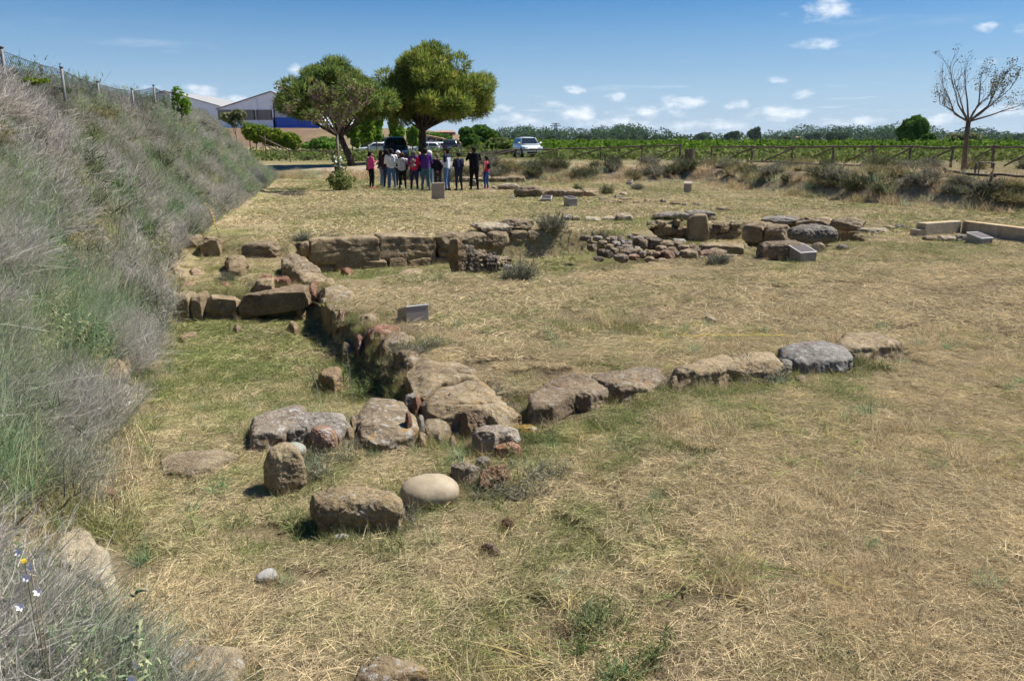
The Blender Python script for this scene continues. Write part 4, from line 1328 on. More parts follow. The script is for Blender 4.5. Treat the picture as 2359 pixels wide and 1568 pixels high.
P_, g_ = lawn_pts(2100, 2.0, 8.4, .2, keep=lambda x, y, g: 1 - bare(x, y))
scatter('straw', P_, C_STRAW, lie(len(P_), .03), rng.uniform(.9, 1.15, len(P_)), t_of(g_), 'mown straw lying over the near ground', 7)
P_, g_ = lawn_pts(2150, 7.6, 18, .3, keep=lambda x, y, g: 1 - bare(x, y))
scatter('mown_grass', P_, C_STRAW2, lie(len(P_), .015), rng.uniform(.85, 1.1, len(P_)), t_of(g_), 'mown dry grass over the middle lawn', 5)
P_, g_ = lawn_pts(1500, 17, 45, .4)
scatter('far_mown_grass', P_, C_STRAW3, lie(len(P_), .005), rng.uniform(.8, 1.1, len(P_)), t_of(g_), 'mown dry grass over the far lawn', 4)
P_, g_ = lawn_pts(8500, 2.2, 9.0, keep=lambda x, y, g: np.clip((g - .28) * 2.2, .03, 1) * (.35 + .65 * smooth(-.1, .35, fbm2(x, y, 2.5, 2, 31))))
scatter('grass', P_, C_SHORT, lie(len(P_), .1), rng.uniform(.7, 1.6, len(P_)), np.clip(g_ + rng.normal(.25, .2, len(P_)), 0, 1), 'short green grass between the straw', 5)
P_, g_ = lawn_pts(4000, 8.5, 24, keep=lambda x, y, g: np.clip((g - .3) * 2.0, .02, 1) * (.3 + .7 * smooth(-.1, .35, fbm2(x, y, 1.6, 2, 32))))
scatter('green_grass', P_, C_SHORT2, lie(len(P_), .1), rng.uniform(.6, 1.25, len(P_)), np.clip(g_ + rng.normal(.2, .2, len(P_)), 0, 1), 'patches of green grass on the middle lawn', 4)

# taller dry stalks: foreground right and centre, and round the foot of the stones
tx, ty = in_view(5200, 2.2, 6.5)
dens = smooth(.1, .5, fbm2(tx, ty, 1.1, 3, 51) + .5 * smooth(1.4, 0, np.hypot(tx - 1.4, (ty - 3.1) * .9)) + .35 * smooth(.9, 0, np.hypot(tx - .6, ty - 2.9)) + .3 * smooth(.8, 0, np.hypot(tx - .75, ty - 4.6))) * .5
rows = []
for (cx, cy, a, b) in STONE_BOX:
    if cy > 24:
        continue
    m = int(10 + 22 * min(1.5, a + b) * (1 if cy < 10 else .8))
    an = rng.uniform(0, 2 * np.pi, m)
    q = rng.uniform(1.1, 1.35, m)
    rows.append(np.stack([cx + a * q * np.cos(an), cy + b * q * np.sin(an)], 1))
rows = np.concatenate(rows)
k = rng.uniform(0, 1, len(tx)) < dens
X_ = np.concatenate([tx[k], rows[:, 0]])
Y_ = np.concatenate([ty[k], rows[:, 1]])
ok = off_stones(X_, Y_)
X_, Y_ = X_[ok], Y_[ok]
P_ = np.stack([X_, Y_, hgt(X_, Y_) - .01], 1)
scatter('dry_grass', P_, C_TALL, lie(len(P_), .18), rng.uniform(.28, .66, len(P_)), rng.uniform(0, .75, len(P_)) ** 1.3, 'taller dry stalks round the stones and in the foreground', 5)
k = rng.uniform(0, 1, len(rows)) < .8
R2 = rows[k]
R2 = R2[off_stones(R2[:, 0], R2[:, 1])]
P_ = np.stack([R2[:, 0], R2[:, 1], hgt(R2[:, 0], R2[:, 1]) - .005], 1)
scatter('stone_foot_grass', P_, C_SHORT, lie(len(P_), .15), rng.uniform(.5, 1.15, len(P_)), rng.uniform(.3, 1, len(P_)), 'green grass growing along the foot of the stones', 5)

# scattered leafy weeds
P_, g_ = lawn_pts(520, 2.3, 9, keep=lambda x, y, g: .25 + .6 * smooth(.0, .4, fbm2(x, y, .9, 3, 58)))
C_WEED = collection('weed', [tuft_mesh(170 + k, 60, .05, .04, .15, .005, .6, M_SAGE, 2, .3) for k in range(4)])
scatter('lawn_weeds', P_, C_WEED, lie(len(P_), .2), rng.uniform(.5, 1.3, len(P_)), rng.uniform(.2, 1, len(P_)), 'grey-green weeds scattered in the near grass', 4)
# tussocks that stand a little above the mown level
C_TUS = collection('tussock', [tuft_mesh(150 + k, 140, .09, .04, .13, .0034, .75, M_STRAW, 2, .5) for k in range(5)])
P_, g_ = lawn_pts(5200, 2.2, 10, keep=lambda x, y, g: smooth(.0, .45, fbm2(x, y, 1.4, 3, 57)) * .8)
scatter('tussocks', P_, C_TUS, lie(len(P_), .15), rng.uniform(.6, 1.25, len(P_)), t_of(g_), 'low tussocks of uncut grass in the mown ground', 5)

# long cut stems lying on top
C_STEM = collection('cut_stem', [straw_mesh(130 + k, 5, .05, .18, .55, .0055, .06, M_GREEN, 3) for k in range(5)])
sx, sy = in_view(4600, 2.2, 9)
dn = smooth(.0, .5, fbm2(sx, sy, .8, 3, 61) + .45 * smooth(1.3, 0, np.hypot(sx - .25, sy - 3.3)) + .5 * smooth(1.1, 0, np.hypot(sx - .1, sy - 5.4)) + .4 * smooth(1.6, 0, np.hypot(sx + 1.8, sy - 4.6)))
ok = (rng.uniform(0, 1, len(sx)) < dn * .8) & (poly_side(LFOOT, sx, sy) < 0) & off_stones(sx, sy)
sx, sy = sx[ok], sy[ok]
P_ = np.stack([sx, sy, hgt(sx, sy) + .03], 1)
scatter('cut_stems', P_, C_STEM, lie(len(P_), .05), rng.uniform(.5, 1.1, len(P_)), rng.uniform(0, 1, len(P_)), 'long pale cut stems lying on the mown grass', 5, None)


# ---- scrub on the left bank
def twig_bush(seed, n, H, w, mat, lean=.5, sub=4, seg=4):
    """a broom of fine grey twigs swept to +x, each with side twigs"""
    r = np.random.default_rng(seed)
    b = disc(n, r, .24)
    a = r.uniform(0, 2 * np.pi, n)
    s = np.abs(r.normal(.15, .45, n))
    d = unit(np.stack([np.cos(a) * np.sin(s) + lean, np.sin(a) * np.sin(s), np.cos(s) * .8 + .1], 1))
    L = H * r.uniform(.55, 1.1, n)
    bend = np.stack([r.normal(.14, .14, n), r.normal(0, .14, n), r.normal(-.12, .12, n)], 1)
    parts = [strips(b, d, L, np.full(n, w * 1.25), bend, seg, r, .3)]
    for k in range(sub):
        t = r.uniform(.25, .95, n)
        p = b + d * (L * t)[:, None] + bend * (L * t * t)[:, None]
        dd = unit(d + r.normal(0, .38, (n, 3)))
        parts.append(strips(p, dd, L * r.uniform(.15, .4, n), np.full(n, w * .8), r.normal(0, .15, (n, 3)), 2, r, .3))
    V, F = join(parts)
    return np_mesh('twigs', V, F, [mat])


C_TWN = collection('twig_near', [twig_bush(200 + k, 95, .40, .0036, M_TWIG, .45, 5) for k in range(6)])
C_TWF = collection('twig_far', [twig_bush(220 + k, 90, .42, .0075, M_TWIG, .4, 4, 3) for k in range(5)])
C_SAGE = collection('sage_near', [tuft_mesh(240 + k, 110, .22, .2, .5, .0045, .42, M_SAGE, 3, .35) for k in range(5)])
C_SAGF = collection('sage_far', [tuft_mesh(250 + k, 80, .28, .25, .6, .011, .5, M_SAGE, 3, .35) for k in range(5)])


def leaf_sprig(seed):
    """an upright weed: stems with many small leaves"""
    r = np.random.default_rng(seed)
    n = 16
    b = disc(n, r, .07)
    a = r.uniform(0, 2 * np.pi, n)
    d = unit(np.stack([np.cos(a) * .4, np.sin(a) * .4, np.ones(n)], 1))
    L = r.uniform(.22, .46, n)
    parts = [strips(b, d, L, np.full(n, .004), r.normal(0, .1, (n, 3)), 2, r, .5)]
    for k in range(14):
        t = r.uniform(.25, 1, n)
        p = b + d * (L * t)[:, None]
        parts.append(strips(p, r.normal(0, 1, (n, 3)) + [0, 0, .5], r.uniform(.025, .06, n), np.full(n, .013), np.tile([0, 0, -.3], (n, 1)), 2, r, .25))
    return join(parts)


def bank_pts(n, y0, y1, s0, s1, keep=None):
    y = rng.uniform(y0, y1, n)
    xf = np.interp(y, LFOOT[:, 1], LFOOT[:, 0])
    s = rng.uniform(s0, s1, n)
    x = xf - s * 1.06
    if keep is not None:
        k = rng.uniform(0, 1, n) < keep(x, y, s)
        x, y = x[k], y[k]
    # nothing outside the picture's left edge by more than a little
    k = (x > -(y + 1.2) * .70 - .6) & off_stones(x, y)
    x, y = x[k], y[k]
    return np.stack([x, y, hgt(x, y) - .02], 1)


def near_edge(n):
    """the scrub spilling over the foot of the bank next to the camera"""
    y = rng.uniform(2.4, 3.1, n)
    e = np.interp(y, [2.4, 2.75, 3.05, 3.35], [-1.32, -1.5, -1.95, -2.4])
    x = e - rng.uniform(0, 1.1, n)
    k = off_stones(x, y)
    x, y = x[k], y[k]
    return np.stack([x, y, hgt(x, y) - .02], 1)


def sweep(P, spread=.55):
    """twigs lean out from the bank, towards the hollow and a little towards the near end"""
    n = len(P)
    az = -.12 + 1.5 * fbm2(P[:, 0], P[:, 1], .8, 2, 87) + rng.normal(0, spread * .7, n)
    tl = np.clip(poly_side(LFOOT, P[:, 0], P[:, 1]), 0, 2) * .12
    return np.stack([rng.normal(0, .12, n), tl + rng.normal(.05, .12, n), az], 1)


twk = lambda x, y, s: (1 - .7 * smooth(.05, .4, fbm2(x, y, .55, 3, 81) + .1)) * (.25 + .75 * smooth(-.25, .15, fbm2(x, y, 1.5, 3, 83))) * np.where(((y > 5.8) & (y < 7.8) & (s < .55)) | ((y > 3.0) & (y < 4.3) & (s < .42)), 0, 1)
P_ = np.concatenate([bank_pts(1250, 1.6, 9.5, .25, 4.4, twk), near_edge(170), bank_pts(34, 4.3, 6.2, -.02, .35), bank_pts(40, 8, 9.5, 0, .3)])
C_SHADE = collection('shade_tufts', [tuft_mesh(290 + k, 130, .3, .06, .22, .006, .9, M_SCRUBSHADE, 2, .5) for k in range(4)])  # dark tufts added beneath the twigs to imitate interior shadow
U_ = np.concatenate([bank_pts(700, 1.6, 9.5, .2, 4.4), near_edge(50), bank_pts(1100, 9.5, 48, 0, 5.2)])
scatter('shade_tufts', U_, C_SHADE, lie(len(U_), .2), np.where(U_[:, 1] < 9.5, 1.0, 1.5) * rng.uniform(.7, 1.2, len(U_)), rng.uniform(0, 1, len(U_)), 'dark tufts added under the scrub as its inner shade', 4)
scatter('dry_scrub', P_, C_TWN, sweep(P_), rng.uniform(.7, 1.15, len(P_)) * (1 + .55 * fbm2(P_[:, 0], P_[:, 1], 1.2, 2, 88)), np.clip(.3 + 1.1 * fbm2(P_[:, 0], P_[:, 1], 1.1, 3, 71) + rng.normal(0, .15, len(P_)), 0, 1), 'grey dry twiggy scrub covering the near bank', 6)
P_ = bank_pts(2700, 9.2, 48, -.1, 5.2, twk)
scatter('far_dry_scrub', P_, C_TWF, sweep(P_), rng.uniform(.75, 1.2, len(P_)) * (1 + .55 * fbm2(P_[:, 0], P_[:, 1], .9, 2, 89)), np.clip(.3 + 1.1 * fbm2(P_[:, 0], P_[:, 1], .8, 3, 72) + rng.normal(0, .15, len(P_)), 0, 1), 'grey dry twiggy scrub covering the far bank', 5)
grn = lambda x, y, s: smooth(-.25, .3, fbm2(x, y, .55, 3, 81) + .25 * smooth(2.5, .5, s))
P_ = np.concatenate([bank_pts(1400, 1.6, 9.5, .2, 4.4, grn), near_edge(70)])
C_HERB = collection('herb', [np_mesh('herb', *leaf_sprig(500 + k), [M_SAGE]) for k in range(5)])
Q_ = np.concatenate([near_edge(40), bank_pts(900, 1.6, 9.5, .2, 4.4, lambda x, y, s: smooth(.0, .4, fbm2(x, y, .8, 3, 85))), bank_pts(1300, 9.5, 48, 0, 5, lambda x, y, s: smooth(.0, .4, fbm2(x, y, .6, 3, 86)))])
scatter('scrub_herbs', Q_, C_HERB, sweep(Q_, 2) * np.array([1, .5, 1]), np.where(Q_[:, 1] < 9.5, 1.0, 1.7) * rng.uniform(.7, 1.2, len(Q_)), rng.uniform(.1, 1, len(Q_)), 'leafy weeds growing through the scrub', 5)
scatter('scrub_grass', P_, C_SAGE, sweep(P_, 1.5) * np.array([1, .6, 1]), rng.uniform(.6, 1.3, len(P_)), np.clip(.55 + .6 * fbm2(P_[:, 0], P_[:, 1], .9, 3, 73), 0, 1), 'sage green blades growing through the near scrub', 5)
P_ = bank_pts(2400, 9.0, 48, -.1, 5.2, grn)
scatter('far_scrub_grass', P_, C_SAGF, sweep(P_, 1.5) * np.array([1, .6, 1]), rng.uniform(.55, 1.2, len(P_)), np.clip(.5 + .6 * fbm2(P_[:, 0], P_[:, 1], .7, 3, 74), 0, 1), 'sage green blades growing through the far scrub', 5)


# dry and green tufts over the right and far banks
C_BANK = collection('bank_tuft', [tuft_mesh(270 + k, 90, .3, .12, .4, .014, .5, [M_DRYTALL, M_STRAW, M_DRYTALL, M_STRAW, M_SAGE, M_DRYTALL][k], 2, .3) for k in range(6)])
bx = rng.uniform(-16, 20, 9000)
by = rng.uniform(17, 50, 9000)
bs = poly_side(RFOOT[::-1], bx, by)
ok = (bs > -.1) & (bs < 3.4) & (rng.uniform(0, 1, 9000) < .55 + .6 * fbm2(bx, by, .5, 3, 91)) & (poly_side(LFOOT, bx, by) < 0)
bx, by = bx[ok], by[ok]
P_ = np.stack([bx, by, hgt(bx, by) - .02], 1)
scatter('bank_grass', P_, C_BANK, lie(len(P_), .2), rng.uniform(.5, 1.25, len(P_)), np.clip(.35 + .6 * fbm2(bx, by, .6, 3, 92), 0, 1), 'dry and green tufts over the right and far banks', 6)


# rough grass on the foot of the left bank
y_ = rng.uniform(2.4, 14, 1500)
x_ = np.interp(y_, LFOOT[:, 1], LFOOT[:, 0]) - rng.uniform(-.35, 1.3, 1500)
k = off_stones(x_, y_)
x_, y_ = x_[k], y_[k]
P_ = np.stack([x_, y_, hgt(x_, y_) - .01], 1)
scatter('bank_foot_grass', P_, C_TUS, lie(len(P_), .25), rng.uniform(.7, 1.7, len(P_)), rng.uniform(.1, .8, len(P_)), 'rough dry grass along the foot of the left bank', 5)


# ---- single bushes: broad low shrubs of upright grey-green twigs
def shrub_mesh(seed, n=230, H=.8, R=.5, w=.012, mat=None, leaf=.5):
    r = np.random.default_rng(seed)
    nl = 6
    lob = np.concatenate([disc(nl, r, R * .62)[:, :2], r.uniform(.55, 1.0, (nl, 1))], 1)
    k = r.integers(0, nl, n)
    a = r.uniform(0, 2 * np.pi, n)
    s = np.abs(r.normal(0, .55, n))
    base = np.stack([lob[k, 0], lob[k, 1], np.zeros(n)], 1) + disc(n, r, R * .22)
    d = np.stack([np.cos(a) * np.sin(s) + lob[k, 0] * .5 / R, np.sin(a) * np.sin(s) + lob[k, 1] * .5 / R, np.cos(s) + .15], 1)
    L = H * lob[k, 2] * r.uniform(.45, 1.05, n)
    bend = r.normal(0, .14, (n, 3)) + [0, 0, -.08]
    d = unit(d)
    parts = [strips(base, d, L, np.full(n, w), bend, 3, r, .35)]
    for q in range(9):
        t = r.uniform(.2, 1.02, n)
        p = base + d * (L * t)[:, None] + bend * (L * t * t)[:, None]
        parts.append(strips(p, d + r.normal(0, .7, (n, 3)) + [0, 0, .2], r.uniform(.06, .17, n) * H / .8, np.full(n, w * 1.7), r.normal(0, .15, (n, 3)), 1, r, .3))
    V, F = join(parts)
    V[:, 2] = np.maximum(V[:, 2], -.05)
    return np_mesh('shrub', V, F, [mat or M_SCRUBT])


def tone_mat(name, a, b_):
    return leaf_mat(name, a, b_, 2.2, .2)


M_SCRUBT = tone_mat('scrub_foliage', (.15, .155, .105), (.33, .31, .235))
M_SCRUBD = tone_mat('dark_scrub_foliage', (.085, .10, .05), (.21, .21, .12))
M_SCRUBY = tone_mat('yellowing_scrub_foliage', (.20, .185, .08), (.38, .33, .18))
M_HERB = tone_mat('green_herb_foliage', (.12, .16, .06), (.24, .27, .12))
SHR = [shrub_mesh(300 + k, mat=[M_SCRUBT, M_SCRUBD, M_SCRUBY][k % 3]) for k in range(6)]
SHRN = [shrub_mesh(320 + k, 240, .30, .34, .0035, [M_HERB, M_SCRUBT][k % 2]) for k in range(4)]


def shrub(x, y, s, k, label, group=None, dz=0.0, sy=1.0, near=False, name='shrub'):
    o = link(name, (SHRN if near else SHR)[k % (4 if near else 6)], None, (x, y, hz(x, y) + dz))
    o.rotation_euler = (0, 0, random.uniform(0, 6.28))
    o.scale = (s * 1.15, s, s * sy * (.72 if near else 1))
    return tag(o, label, 'shrub', group)


rs = random.Random(5)
ORD = ['first', 'second', 'third', 'fourth', 'fifth', 'sixth', 'seventh', 'eighth', 'ninth', 'tenth', 'eleventh', 'twelfth', 'thirteenth', 'fourteenth', 'fifteenth', 'sixteenth', 'seventeenth', 'eighteenth', 'nineteenth', 'twentieth']
ORD += ['twenty-' + q for q in ORD[:9]] + ['thirtieth'] + ['thirty-' + q for q in ORD[:9]]
SETS = {'right': [], 'far': [], 'fence': []}
P0 = np.array([(16.9, 20.6), (15.6, 23.8), (14.9, 26.0), (13.6, 28.0), (12.6, 31.5), (11.6, 37.2), (11.2, 42.5)])
for k in range(36):
    q = k / 35 * 5.99
    a = P0[int(q)] + (P0[int(q) + 1] - P0[int(q)]) * (q % 1)
    SETS['right'].append((a[0] + rs.uniform(-.6, .7), a[1] + rs.uniform(-.6, .6), rs.uniform(.55, 1.05) * (1.25 if a[1] > 27 else .9), rs.randrange(6), rs.uniform(.5, .75)))
for k in range(36):
    SETS['far'].append((11 - k / 35 * 17 + rs.uniform(-.3, .3), 42.4 + rs.uniform(-.2, 3.2), rs.uniform(.8, 1.45), rs.randrange(6), rs.uniform(.6, .95)))
for k in range(30):
    x = rs.uniform(11, 34)
    SETS['fence'].append((x, 47.5 - (x - 11) * .42 + rs.uniform(-1.2, 1.2), rs.uniform(.7, 1.3), rs.randrange(6), rs.uniform(.6, .9)))
TONE = ['grey', 'dark green', 'yellowish']
for key, lb, gp in (('right', '%s shrub on the right bank slope, %s counted from the left', 'shrubs on the right bank'), ('far', '%s scrub bush on the far bank, %s counted from the left', 'bushes along the far bank'), ('fence', '%s low shrub along the far rail fence, %s counted from the left', 'shrubs along the far fence')):
    for k, (x, y, s, v, sy) in enumerate(sorted(SETS[key], key=lambda p: p[0] / p[1])):
        shrub(x, y, s, v, lb % (TONE[v % 3], ORD[k]), gp, -.06, sy)

# shrubs standing out of the scrub on the left bank
CL = []
for k in range(24):
    y = 4.0 + (k / 23) ** 1.3 * 34 + rs.uniform(-.5, .5)
    CL.append((np.interp(y, LFOOT[:, 1], LFOOT[:, 0]) - rs.uniform(.6, 3.6), y))
for k, (x, y) in enumerate(sorted(CL, key=lambda p: p[1])):
    v = rs.randrange(6)
    nr_ = y < 9
    shrub(x, y, rs.uniform(1.5, 2.1) if nr_ else rs.uniform(.6, .95), v, '%s bush in the scrub of the left bank, %s counted from the near end' % (['green', 'grey', 'green', 'grey'][v % 4] if nr_ else TONE[v % 3], ORD[k]), 'bushes on the left bank', -.03, .9, nr_)

# shrubs among the ruins
AMONG = [('spreading grey-green shrub growing over the near slabs', 800, 905, 'D', 1.0, 0, True), ('dense dark shrub on the corner of the retaining wall', 1272, 545, 'D', .95, 0, False), ('broad grey shrub beside the broken wall stub', 1190, 645, 'D', .7, 0, False),
         ('tuft of grey-green shrub on top of the diagonal wall', 965, 808, 'D', .6, 1, True), ('silvery shrub at the near end of the diagonal wall', 1085, 925, 'D', .75, 1, True), ('green shrub below the cobble wall', 1660, 612, 'D', .55, 3, False),
         ('small shrub beside the far information stele', 1470, 437, 'D', .7, 0, False), ('shrub among the far footing stones', 1330, 440, 'D', .6, 1, False), ('dark shrub right of the far blocks', 1395, 447, 'D', .75, 1, False),
         ('shrub in front of the half-buried slab', 1330, 930, 'D', .55, 3, True), ('green shrub before the pale slab of the row', 1740, 880, 'D', .8, 3, True), ('shrub between slabs of the short row', 1510, 895, 'D', .5, 1, True),
         ('reddish dry shrub below the last block of the row', 2010, 850, 'D', .6, 2, True), ('sage tuft beside the ashlar wall', 765, 618, 'D', .6, 3, False), ('shrub on the grass over the row blocks', 690, 565, 'D', .5, 0, False),
         ('silvery weeds inside the ring beside the pink stone', 770, 1060, 'D', .5, 1, True), ('dry weeds between the brown stone and the end slab', 1030, 985, 'D', .55, 2, True), ('sparse weeds behind the whitish and red stones', 1130, 965, 'D', .6, 1, True), ('pinkish dry weeds right of the crumbling stone', 1220, 1050, 'D', .6, 0, True), ('low weeds behind the kidney-shaped boulder', 700, 1075, 'D', .45, 0, True), ('small dark shrub at the foot of the pale oval boulder', 1200, 1130, 'D', .75, 1, True), ('green shrub in the bottom foreground right of centre', 1430, 1535, 'D', .62, 0, True), ('silvery tuft in front of the brown block', 870, 1215, 'D', .5, 1, True),
         ('green tuft left of the brown block', 730, 1235, 'D', .5, 0, True), ('low shrub inside the stone ring', 735, 1095, 'D', .6, 1, True), ('shrub beside the pillar block', 1560, 520, 'D', .45, 1, False), ('shrub at the foot of the pillar block', 1610, 555, 'D', .45, 2, False),
         ('grass-like shrub before the low information box', 1880, 585, 'D', .4, 3, False), ('shrub hiding the near end of the upper cross wall', 515, 650, 'D', .4, 3, False)]
for (lb, x, y, fr, s, k, near) in AMONG:
    g = on_ground(x, y, fr)
    shrub(g[0], g[1] + .1, s * (1.5 if near else .8), k, lb, None, -.03, .9, near)

# ------------------------------------------------------------------ visitors
def tc(p0, p1, r0, r1, n=10, sq=(1, 1, 1)):
    """closed tapered capsule between two points"""
    p0, p1 = np.array(p0, float), np.array(p1, float)
    d = p1 - p0
    L = np.linalg.norm(d) + 1e-9
    d = d / L
    a = np.cross(d, [0, 1, 0]) if abs(d[1]) < .9 else np.cross(d, [1, 0, 0])
    a = a / np.linalg.norm(a)
    b = np.cross(d, a)
    V, F = [], []
    st = []
    for k in range(4):
        q = math.pi / 2 * (1 - (k + .35) / 3.35) if k else math.pi / 2 * .93
        st.append((p0 - d * r0 * math.sin(q), r0 * math.cos(q)))
    for k in range(3, -1, -1):
        q = math.pi / 2 * (1 - (k + .35) / 3.35) if k else math.pi / 2 * .93
        st.append((p1 + d * r1 * math.sin(q), r1 * math.cos(q)))
    for c, r in st:
        for k in range(n):
            t = 2 * math.pi * k / n
            V.append(c + (a * math.cos(t) + b * math.sin(t)) * r)
    m = len(st)
    for i in range(m - 1):
        for k in range(n):
            F.append((i * n + k, i * n + (k + 1) % n, (i + 1) * n + (k + 1) % n, (i + 1) * n + k))
    F += [tuple(range(n - 1, -1, -1)), tuple((m - 1) * n + k for k in range(n))]
    return V, F


def blob(caps):
    V, F = [], []
    for c in caps:
        v, f = tc(*c)
        b = len(V)
        V += [tuple(p) for p in v]
        F += [tuple(b + i for i in q) for q in f]
    return V, F


PENDING = []


def blob_obj(name, caps, mat, parent, vox, H, sm=3, extra=None):
    V, F = blob([(np.array(c[0]) * H, np.array(c[1]) * H, c[2] * H, c[3] * H) for c in caps])
    me = bpy.data.meshes.new(name)
    me.from_pydata(V, [], F)
    me.materials.append(mat)
    me.update()
    o = link(name, me, parent)
    r = o.modifiers.new('skin', 'REMESH')
    r.mode = 'VOXEL'
    r.voxel_size = vox
    s = o.modifiers.new('smooth', 'SMOOTH')
    s.factor = .5
    s.iterations = sm
    PENDING.append((o, extra))
    return o


def cloth(name, c, var=.15):
    return simple_mat(name, c, .9, var=var, scale=9, bump=.2, spec=.1)


M_SKIN = simple_mat('skin', (.42, .24, .165), .55, var=.06)
_cm = {}


def cl(c):
    if c not in _cm:
        _cm[c] = cloth('cloth_%d' % len(_cm), c)
    return _cm[c]


ARMS = dict(down=((.128, -.012, .635), (.135, .03, .478)), hips=((.215, -.03, .665), (.105, .02, .585)), fold=((.135, .03, .64), (.035, .115, .675)), behind=((.14, -.05, .645), (.03, -.085, .535)),
            camera=((.145, .06, .70), (.04, .15, .845)), phone=((.13, .02, .64), (.06, .13, .71)))


def person(x, ytop, ybot, label, top, legs, shoes, hair, face=0.0, arms='down', sleeve='long', hairstyle='short', fat=1.0, stance=.045, extra=None, dY=0.0, z=None, tilt=.0, hood=None, fr='Y7'):
    g = on_z(x, ybot, fr, .02 if z is None else z)
    if dY:
        g = at_y(x, ybot, fr, g[1] + dY)
    gz = hz(g[0], g[1])
    t = at_y(x, ytop, fr, g[1])
    H = t[2] - gz
    root = thing('person', label, 'person', (g[0], g[1], gz), face, 'visitors standing in a group')
    j = {}
    for s in (-1, 1):
        f = (s + 1) // 2
        j['hip', s] = (s * .048, 0, .52)
        j['knee', s] = (s * (.05 + stance * .25), .012 + .01 * s * tilt, .285)
        j['ank', s] = (s * (.052 + stance * .55), -.012 + .06 * s * tilt, .045)
        j['toe', s] = (s * (.058 + stance * .7), .06 + .06 * s * tilt, .02)
        j['sho', s] = (s * .102 * (1 + (fat - 1) * .3), -.005, .808)
        e, w = ARMS[arms]
        j['elb', s] = (s * e[0] * (1 + (fat - 1) * .35), e[1], e[2])
        j['wri', s] = (s * w[0] * (1 + (fat - 1) * .25), w[1], w[2])

    def torso(k):
        return [((s * .030 * fat, 0, .54), (s * .034 * fat, 0, .64), .060 * fat * k, .057 * fat * k) for s in (-1, 1)] + [((s * .034 * fat, 0, .64), (s * .052, 0, .755), .056 * fat * k, .056 * k) for s in (-1, 1)] + \
               [((0, -.004, .795), (s * .092, -.006, .803), .040 * k, .034 * k) for s in (-1, 1)]

    def arm(k, to=1.0):
        r = []
        for s in (-1, 1):
            r.append((j['sho', s], j['elb', s], .032 * k, .024 * k))
            if to > .5:
                r.append((j['elb', s], j['wri', s], .023 * k, .0155 * k))
        return r

    def leg(k, to=1.0):
        r = []
        for s in (-1, 1):
            r.append((j['hip', s], j['knee', s], .054 * k * (1 + (fat - 1) * .8), .035 * k))
            r.append((j['knee', s], j['ank', s], .034 * k, .022 * k))
        return r
    head = [((0, .006, .905), (0, .0, .945), .043, .052), ((0, .016, .895), (0, .012, .93), .036, .046), ((0, -.004, .83), (0, 0, .90), .031, .030), ((0, .055, .905), (0, .05, .925), .007, .006), ((.05, 0, .915), (.05, 0, .925), .009, .009), ((-.05, 0, .915), (-.05, 0, .925), .009, .009)]
    hands, fingers = [], []
    for s in (-1, 1):
        w, e = np.array(j['wri', s]), np.array(j['elb', s])
        d = (w - e) / np.linalg.norm(w - e)
        hands.append((tuple(w), tuple(w + d * .032), .014, .017))
        sd = np.cross(d, [0, 1, 0]) if abs(d[1]) < .8 else np.cross(d, [0, 0, 1])
        sd = sd / np.linalg.norm(sd)
        cu = np.cross(sd, d)
        for q, (off, ln) in enumerate(((-.0135, .030), (-.0045, .036), (.0045, .034), (.0135, .026))):
            b0 = w + d * .04 + sd * off
            m1 = b0 + d * ln * .55
            fingers += [(tuple(b0), tuple(m1), .0052, .005), (tuple(m1), tuple(m1 + d * ln * .35 + cu * ln * .3), .005, .0042)]
        b0 = w + d * .018 + sd * -.016
        fingers.append((tuple(b0), tuple(b0 + d * .02 - sd * .014), .006, .005))
    feet = [(j['ank', s], j['toe', s], .022, .018) for s in (-1, 1)]
    body = blob_obj('body', torso(.9) + arm(.9) + leg(.9) + head + hands + feet, M_SKIN, root, .016, H, 2, [(np.array(c[0]) * H, np.array(c[1]) * H, c[2] * H, c[3] * H, 5) for c in fingers])
    for s in (-1, 1):
        e = MB()
        e.add(*tc((s * .019 * H, .0555 * H, .931 * H), (s * .019 * H, .056 * H, .932 * H), .0055 * H, .0055 * H, 6))
        e.build('eye', cl((.03, .02, .02)), root)
    blob_obj('trousers', [c for c in leg(1.1)] + [((s * .032 * fat, 0, .53), (s * .033 * fat, 0, .57), .066 * fat, .062 * fat) for s in (-1, 1)], cl(legs), root, .02, H)
    tp = torso(1.14)
    if sleeve == 'long':
        tp += arm(1.22)
    elif sleeve == 'short':
        tp += [(c[0], tuple(np.array(c[0]) * .35 + np.array(c[1]) * .65), .037, .031) for c in arm(1.0, .4)]
    shirt = blob_obj('top', tp, cl(top), root, .02, H)
    if hood:
        blob_obj('hood', [((-.035, -.05, .83), (.035, -.05, .83), .034, .034), ((0, -.055, .80), (0, -.06, .83), .03, .03)], cl(hood), root, .02, H)
    blob_obj('shoe', [(tuple(np.array(j['ank', -1]) - [0, .012, .018]), j['toe', -1], .026, .021)], cl(shoes), root, .016, H, 1)
    blob_obj('shoe', [(tuple(np.array(j['ank', 1]) - [0, .012, .018]), j['toe', 1], .026, .021)], cl(shoes), root, .016, H, 1)
